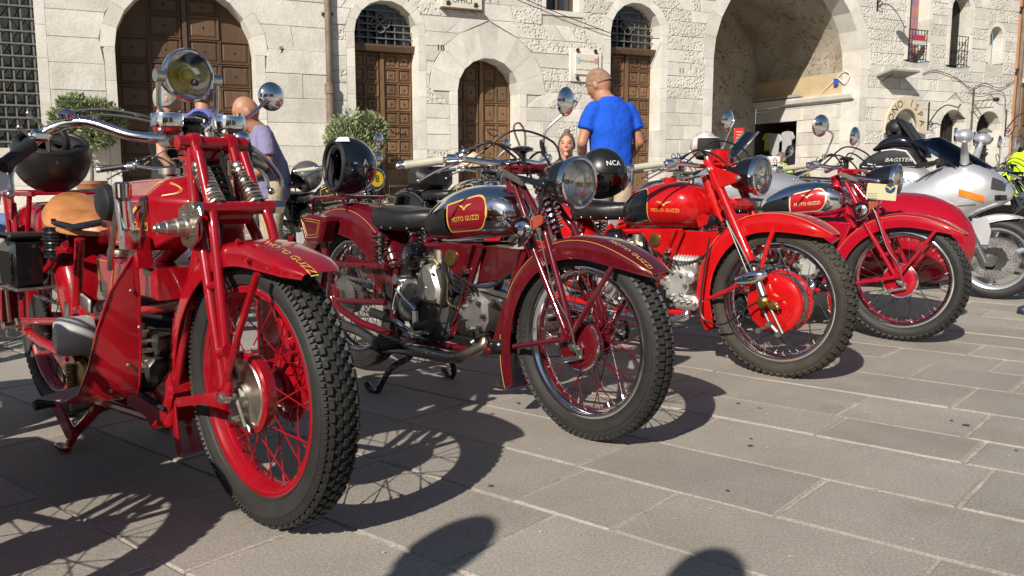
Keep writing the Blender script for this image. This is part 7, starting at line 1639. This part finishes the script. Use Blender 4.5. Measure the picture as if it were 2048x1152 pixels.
def head_shape(mb, c, yaw=0, tilt=0, s=1.0):
    M = Matrix.Translation(c) @ Matrix.Rotation(yaw, 4, 'Z') @ Matrix.Rotation(tilt, 4, 'Y')
    h = MB(); n, m = 22, 16
    rings = []
    for i in range(m + 1):
        ph = pi * i / m; row = []
        for k in range(n):
            a = 2 * pi * k / n; x, y, z = sin(ph) * cos(a), sin(ph) * sin(a), -cos(ph)
            X = x * .098; Y = y * .077; Z = z * .120
            if z < -.1: f = 1 - .32 * min(1, (-z - .1) / .9); Y *= f; X *= (1 - .10 * min(1, (-z - .1))) if x > 0 else (1 - .45 * min(1, (-z - .1)))
            if x > .3 and -.05 < z < .25: X -= .006
            row.append(Vector((X * s, Y * s, Z * s)))
        rings.append(row)
    h.loft(rings, True, False); h.sphere((.098 * s, 0, -.012 * s), (.018 * s, .012 * s, .018 * s), 8, 6); h.sphere((.092 * s, 0, .01 * s), (.012 * s, .009 * s, .025 * s), 8, 6)
    h.sphere((.080 * s, 0, -.095 * s), (.022 * s, .028 * s, .02 * s), 8, 6); h.sphere((.088 * s, 0, -.055 * s), (.012 * s, .026 * s, .010 * s), 8, 6); h.sphere((.084 * s, 0, .040 * s), (.012 * s, .045 * s, .010 * s), 8, 6)
    for sd in (-1, 1): h.sphere((-.005 * s, sd * .078 * s, -.005 * s), (.018 * s, .010 * s, .032 * s), 8, 6)
    h.xf(M); o = len(mb.v); mb.v.extend(h.v); mb.f.extend(tuple(i + o for i in f) for f in h.f); mb.m.extend(h.m); return M
def person(label, loc, face, shirt, trousers, hair=None, arms=None, legs=None, lean=0.0, yaw=0, tilt=0, skin=None, height=1.75, width=1.0, bald=False, bun=False, sleeve=.55, shoes=None, seated=False, vox=.011, facefeat=False, group=None, belly=0, hoff=(0, 0, 0), drop=.66, brow=.45, rough_hair=.02):
    """face: world heading (deg, 0 = +x). local x forward, y left"""
    t = thing('person', label, 'person', loc, R(face), group); k = height / 1.75; sk = skin or SKIN
    dz = -.46 if seated else 0
    hipz, shz, nk = .93 * k + dz, 1.42 * k + dz, 1.49 * k + dz
    def ln(x, z): return x + lean * max(0, (z - hipz))
    hc = Vector((ln(.02, 1.62 * k + dz) + .02 + lean * .15, 0, 1.612 * k + dz - abs(lean) * .05)) + Vector(hoff)
    arms = arms or {}; legs = legs or {}
    mb = MB(); M = head_shape(mb, hc, yaw, tilt, 1.07)
    mb.tube([Vector((ln(-.01, shz), 0, shz)), hc + Vector((-.015, 0, -.07))], [.072, .060], 12)
    torso(mb, [(hipz - .06, 0, .09, .15), (hipz + .1, ln(0, hipz + .1), .095, .145), (shz - .2, ln(0, shz - .2), .105, .165), (shz - .05, ln(-.005, shz - .05), .09, .17), (shz + .03, ln(-.01, shz), .055, .10)], width)
    A = {}
    for sd, nm in ((1, 'l'), (-1, 'r')):
        sh = Vector((ln(-.01, shz), sd * .172 * width, shz - .035)); el, wr, hd, cu = arms.get(nm, ((.0, sd * .25, 1.13), (.08, sd * .24, .88), (.1, 0, -1), .5))
        el = Vector((ln(el[0], el[2] * k + dz), el[1], el[2] * k + dz)); wr = Vector((ln(wr[0], wr[2] * k + dz), wr[1], wr[2] * k + dz)); A[sd] = (sh, el, wr)
        limb(mb, [sh, sh.lerp(el, .5), el, el.lerp(wr, .35), wr], [.050, .046, .042, .042, .028]); hand(mb, wr, hd, sd, cu)
    L = {}
    for sd, nm in ((1, 'l'), (-1, 'r')):
        hp = Vector((0, sd * .09, hipz)); kn, an = legs.get(nm, ((.02, sd * .10, .50), (-.02, sd * .11, .09))); kn = Vector(kn) * 1; kn.z = kn.z * k; an = Vector(an); an.z *= k; L[sd] = (hp, kn, an)
        limb(mb, [hp, kn, kn.lerp(an, .3), an], [.085, .055, .055, .036])
    remesh(mb, 'body', sk, t, vox, 3)
    # shirt
    mb = MB(); hem = hipz - .10
    torso(mb, [(hem, ln(.01, hem), .125 + belly * .3, .178), (hipz + .04, ln(.012, hipz), .120 + belly, .170), (hipz + .2, ln(.01, hipz + .2), .122 + belly, .172), (shz - .2, ln(0, shz - .2), .128 + belly * .4, .188), (shz - .09, ln(-.005, shz - .07), .116, .200), (shz - .03, ln(-.01, shz), .098, .178), (shz + .005, ln(-.012, shz), .086, .14), (shz + .035, ln(-.012, shz + .04), .074, .102), (shz + .062, ln(-.010, shz + .06), .066, .074)], width)
    if sleeve:
        for sd in (1, -1):
            sh, el, wr = A[sd]; e = sh.lerp(el, min(1, sleeve)); pts = [sh + Vector((0, -sd * .02, -.006)), sh.lerp(e, .5), e]; rr_ = [.070, .070, .072]
            if sleeve > 1: pts += [el.lerp(wr, sleeve - 1)]; rr_ = [.07, .06, .055, .045]
            mb.tube(pts, rr_, 16); mb.sphere(pts[0], .068, 12, 8)
    remesh(mb, 'shirt', shirt, t, .010, 4)
    mb = MB(); torso(mb, [(hipz - .12, 0, .115, .165), (hipz, 0, .12, .165), (hipz + .09, .0, .108, .155)], width)
    for sd in (1, -1):
        hp, kn, an = L[sd]; mb.tube([hp, hp.lerp(kn, .5), kn, kn.lerp(an, .5), an + (kn - an) * .06], [.100, .090, .072, .064, .062], 16); mb.sphere(kn, .072, 12, 8); mb.sphere(hp, .10, 12, 8)
    remesh(mb, 'trousers', trousers, t, .012, 3)
    for sd in (1, -1):
        hp, kn, an = L[sd]; mb = MB(); mb.sphere((an.x, an.y, an.z - .02), (.05, .042, .05), 12, 8); mb.sphere((an.x + .08, an.y, max(.035, an.z - .055)), (.13, .046, .036), 14, 8); mb.sphere((an.x + .16, an.y, max(.032, an.z - .058)), (.06, .044, .030), 12, 8); mb.box((an.x + .07, an.y, an.z - .078), (.26, .085, .022)); remesh(mb, 'shoe', shoes or BRUBBER, t, .009, 2)
    if hair and not bald:
        mb = MB(); rings = []; n = 22
        for i in range(11):
            ph = pi * drop * i / 10; row = []
            for q in range(n):
                a = 2 * pi * q / n; front = max(0, cos(a)); lim = 1 - brow * front ** 1.5; p_ = ph * lim; row.append(Vector((.103 * sin(p_) * cos(a) - .004, .082 * sin(p_) * sin(a), .126 * cos(p_) + .001)))
            rings.append(row)
        mb.loft(rings, True, False); hr_ = random.Random(5); mb.v = [tuple(M @ (Vector(p) * (1.072 + hr_.uniform(-rough_hair * .3, rough_hair)))) for p in mb.v]
        if bun: mb.sphere(M @ Vector((-.035, 0, .142)), (.034, .036, .026), 12, 8)
        mb.build('hair', hair, t)
    if facefeat:
        mb = MB()
        for sd in (-1, 1): mb.sphere(M @ Vector((.087, sd * .032, .016)), (.010, .015, .006), 8, 6)
        mb.sphere(M @ Vector((.098, 0, -.056)), (.006, .022, .004), 8, 6)
        for sd in (-1, 1): mb.tube([M @ Vector((.090, sd * .016, .037)), M @ Vector((.092, sd * .034, .041)), M @ Vector((.082, sd * .050, .036))], .004, 5)
        mb.build('eyes_brows_and_lips', mat('dark face details', (.10, .045, .035), .5), t)
    return t
GREYH = mat('grey hair', (.30, .28, .25), .7, 0, 0, .8, 60, .3, 30); SHORTH = mat('short greying hair', (.25, .145, .10), .8, 0, 0, .8, 120, .35, 40); BROWNH = mat('brown hair', (.14, .10, .07), .6, 0, 0, .8, 60, .3, 30)
NAVY = cloth('dark trousers', (.03, .032, .04)); BEIGE = cloth('beige trousers', (.42, .34, .24)); JEANS = cloth('blue jeans', (.10, .17, .32))
person('man in a bright blue T-shirt seen from behind, looking down, before the right arched door', (.785, 6.75, 0), 112, cloth('bright blue cotton', (.012, .085, .55)), BEIGE, SHORTH,
       arms=dict(l=((.02, .245, 1.13), (.22, .15, 1.0), (.8, -.5, .3), .9), r=((-.02, -.24, 1.14), (.16, -.21, .98), (.9, .3, .2), .9)), lean=.08, yaw=R(35), tilt=R(26), skin=SKIN2, height=1.79, width=.97, sleeve=.62, belly=.02, vox=.009, hoff=(.03, .05, -.035), drop=.52, brow=.40, rough_hair=.004)
person('seated woman with hair in a bun facing the lens, left of the man in blue', (.575, 9.0, .15), 262, cloth('dark sleeveless top', (.05, .05, .06)), NAVY, BROWNH, legs=dict(l=((.42, .12, .50), (.44, .12, .09)), r=((.42, -.12, .50), (.44, -.12, .09))),
       arms=dict(l=((.10, .24, 1.14), (.28, .10, 1.05), (.5, -.8, .2), .6), r=((.10, -.24, 1.14), (.28, -.10, 1.05), (.5, .8, .2), .6)), seated=True, bun=True, sleeve=0, brow=.60, drop=.60, skin=mat('ruddy skin', (.56, .27, .19), .5), facefeat=True, height=1.66, vox=.009)  # her skin tone: one even colour, brighter and redder than the default
bench = thing('stone_bench', 'low pale stone bench under the seated woman', 'bench', (.62, 9.08, 0), R(25)); mb = MB(); mb.rbox((0, .02, .29), (1.6, .42, .56), .02); mb.build('seat_block', DRESSED, bench, smooth=False); mb = MB(); mb.box((0, -.1, .06), (1.7, .9, .12)); mb.build('plinth', DRESSED, bench, smooth=False)
person('man in a periwinkle polo shirt seen from behind, under the chrome headlamp', (-2.68, 7.5, 0), 95, cloth('periwinkle cotton', (.12, .14, .42)), NAVY, SHORTH, arms=dict(l=((-.0, .25, 1.13), (.05, .24, .90), (.1, 0, -1), .5), r=((-.0, -.25, 1.13), (.10, -.27, .92), (.2, 0, -1), .5)), height=1.74, tilt=R(6), skin=SKIN2)
person('bald man in a lilac shirt with clasped hands, right of the fork springs', (-1.95, 6.95, 0), 205, cloth('lilac cotton', (.21, .19, .32)), BEIGE, None, arms=dict(l=((.03, .25, 1.12), (.22, .06, .98), (.5, -.8, -.1), .7), r=((.03, -.25, 1.12), (.22, -.06, .97), (.5, .8, -.1), .7)), bald=True, height=1.53, lean=.18, tilt=R(22), skin=SKIN2, belly=.05, sleeve=.7)
person('grey haired person in a black top beside the widest panelled door', (-2.86, 7.1, 0), 20, cloth('black cotton', (.012, .012, .013)), NAVY, GREYH, arms=dict(l=((-.0, .24, 1.12), (.14, .2, .95), (.6, 0, -.6), .5), r=((-.02, -.24, 1.12), (.12, -.22, .93), (.6, 0, -.6), .5)), height=1.66, sleeve=.35)
person('person in a white shirt and blue shorts sitting at the far left edge', (-4.78, 7.6, 0), 330, cloth('white cotton', (.62, .62, .64)), JEANS, BROWNH, legs=dict(l=((.42, .12, .50), (.44, .12, .09)), r=((.42, -.12, .50), (.44, -.12, .09))), arms=dict(l=((.12, .22, 1.10), (.34, .12, 1.0), (.9, 0, -.3), .6), r=((.12, -.22, 1.10), (.34, -.12, 1.0), (.9, 0, -.3), .6)), seated=True, lean=.25)
HIVIS = cloth('lime safety vest', (.50, .80, .03))
person('person in a lime safety vest by the shop doorway in the arch', (5.10, 16.2, 0), 200, HIVIS, cloth('green trousers', (.02, .30, .18)), BROWNH, height=1.32)
person('person in a lime safety vest at the far right edge behind the black motorcycle', (6.05, 10.0, 0), 230, HIVIS, NAVY, GREYH, height=1.42, sleeve=1.4)
person('walker at the right edge, only a navy shoe in frame', (3.86, 5.66, 0), 186, NAVY, NAVY, BROWNH, legs=dict(l=((.25, .10, .52), (.34, .10, .09)), r=((-.02, -.10, .50), (-.30, -.10, .11))), shoes=mat('navy shoe', (.02, .03, .06), .5), height=1.7, vox=.016)
person('photographer standing behind the lens, seen only as the smaller shadow at the bottom', (-.60, -.30, 0), 80, NAVY, NAVY, BROWNH, height=1.66, vox=.016)
person('onlooker standing left of the lens, seen only as the larger shadow at the bottom', (-1.18, -.10, 0), 80, NAVY, NAVY, BROWNH, height=1.66, width=1.1, vox=.016)
# ================================================================== shrubs in pots
LEAFM = mat('olive leaves', (.13, .165, .070), .55, 0, 0, 0, col2=(.26, .30, .15), vscale=9)
def bush(name, label, u, y, zc, rx, rz, seed, nleaf=10500):
    r_ = random.Random(seed); t = thing(name, label, 'shrub', FAC, FRZ)
    lumps = [(Vector((r_.uniform(-.75, .75) * rx, r_.uniform(-.6, .6) * rx, r_.uniform(-.65, .75) * rz)), r_.uniform(.28, .46)) for _ in range(34)]
    V = []; F = []
    for i in range(nleaf):
        c, s = r_.choice(lumps); d = Vector((r_.gauss(0, 1), r_.gauss(0, 1), r_.gauss(0, 1))).normalized(); p = c + Vector((d.x * rx, d.y * rx, d.z * rz)) * s * r_.uniform(.55, 1.05)
        if (p.x / rx) ** 2 + (p.y / rx) ** 2 + (p.z / rz) ** 2 > 1.25: continue
        L = r_.uniform(.06, .105); w_ = L * .19; ax = (d * .8 + Vector((r_.uniform(-.5, .5), r_.uniform(-.5, .5), r_.uniform(.1, .9)))).normalized(); sd = ax.cross(Vector((r_.gauss(0, 1), r_.gauss(0, 1), r_.gauss(0, 1)))).normalized()
        o = len(V); b = Vector((u, y, zc)) + p; V += [b, b + ax * L * .5 + sd * w_, b + ax * L, b + ax * L * .5 - sd * w_]; F.append((o, o + 1, o + 2, o + 3))
    mb = MB(); mb.add(V, F); kind(mb.build('foliage', LEAFM, t, smooth=False, fix=False), 'stuff')
    mb = MB()
    for c, s in lumps: mb.tube(smooth_path([(u, y, zc - rz * .95), (u + c.x * .4, y + c.y * .4, zc - rz * .4 + c.z * .3), (u + c.x * 1.2, y + c.y * 1.2, zc + c.z * 1.15)], 3), [.012 - .0014 * i for i in range(7)], 5)
    mb.build('branches', mat('grey twig', (.16, .13, .10), .8), t)
    mb = MB(); mb.tube(smooth_path([(u, y, .78), (u + .02, y, .95), (u, y, zc - rz * .9)], 3), .03, 8); mb.build('trunk', MATS['grey twig'], t)
    mb = MB(); mb.lathe([(.17, 0), (.23, .33), (.25, .35), (.25, .40), (.22, .40), (.21, .34)], (u, y, .42), (0, 0, 1), 24); mb.build('pot', mat('terracotta', (.32, .14, .07), .8, 0, 0, .3, 50, .15, 6), t)
    return t
bush('olive_bush', 'round olive bush in a pot between barred window and widest door', -5.28, -.55, 1.76, .54, .42, 3)
bush('olive_bush', 'round olive bush in a pot left of the tall middle door', -.78, -.60, 1.62, .55, .45, 5)
# ================================================================== shop things in the arch
def tshirt(u, v, z, m, label, s=1.0):
    t = thing('hanging_t_shirt', label, 'clothing', FAC, FRZ, 'T-shirts hung in the shop doorway')
    P = [(-.22, .30), (-.08, .33), (.08, .33), (.22, .30), (.34, .12), (.26, .06), (.19, .14), (.20, -.33), (-.20, -.33), (-.19, .14), (-.26, .06), (-.34, .12)]
    mb = MB(); mb.prism([(v + a * s * .95, z + b_ * s) for a, b_ in P], u - .025, u + .025, .008, ax='x'); mb.build('shirt', m, t)
    mb = MB(); mb.tube([(u, v, z + .30 * s), (u, v, z + .42 * s)], .006, 6); mb.build('hanger', IRON, t)
WC = cloth('white cotton print', (.42, .42, .43)); BC = cloth('black cotton print', (.02, .02, .022))
tshirt(12.70, 2.75, 1.86, WC, 'white T-shirt hanging highest in the shop doorway', .95); tshirt(12.68, 3.25, 1.80, WC, 'white T-shirt hanging deepest in the shop doorway'); tshirt(12.62, 3.0, 1.30, WC, 'white T-shirt hanging low in the middle of the shop doorway', .85)
tshirt(12.66, 2.45, 1.45, BC, 'black T-shirt hanging nearest the sunlit wall'); tshirt(12.6, 3.5, 1.25, BC, 'black T-shirt hanging low at the far door jamb'); tshirt(12.72, 3.55, 1.9, cloth('yellow print cotton', (.42, .44, .10)), 'yellow green T-shirt hanging at the far door jamb', .8)
t = thing('menu_board', 'white menu board on legs in front of the arch', 'board', (3.62, 12.0, 0), R(15)); mb = MB(); mb.rbox((0, 0, 1.02), (.26, .03, .30), .004); mb.build('panel', WHITE, t); mb = MB()
for k in range(7): mb.box((-.0, -.016, 1.12 - k * .032), (.20 - .02 * (k % 3), .002, .006))
mb.build('printed_lines', GREYIRON, t, smooth=False)
for s in (-1, 1): mb = MB(); mb.tube([(s * .10, 0, .88), (s * .16, .02, 0)], .012, 6); mb.build('leg', IRON, t)
t = thing('red_sign', 'red printed sign standing in the dark arch', 'sign', (4.05, 15.4, 0), R(20)); mb = MB(); mb.rbox((0, 0, 1.58), (.20, .02, .34), .004); mb.build('panel', mat('red sign paint', (.60, .03, .03), .5), t); mb = MB()
for k in range(5): mb.box((0, -.012, 1.68 - k * .05), (.13 - .02 * (k % 2), .002, .014))
mb.build('printed_lines', CREAM, t, smooth=False); mb = MB(); mb.cyl((0, 0, 0), (0, 0, 1.45), .02, n=8); mb.build('post', IRON, t)
# small litter stains on the paving are in the stone itself; dropped studs on the road
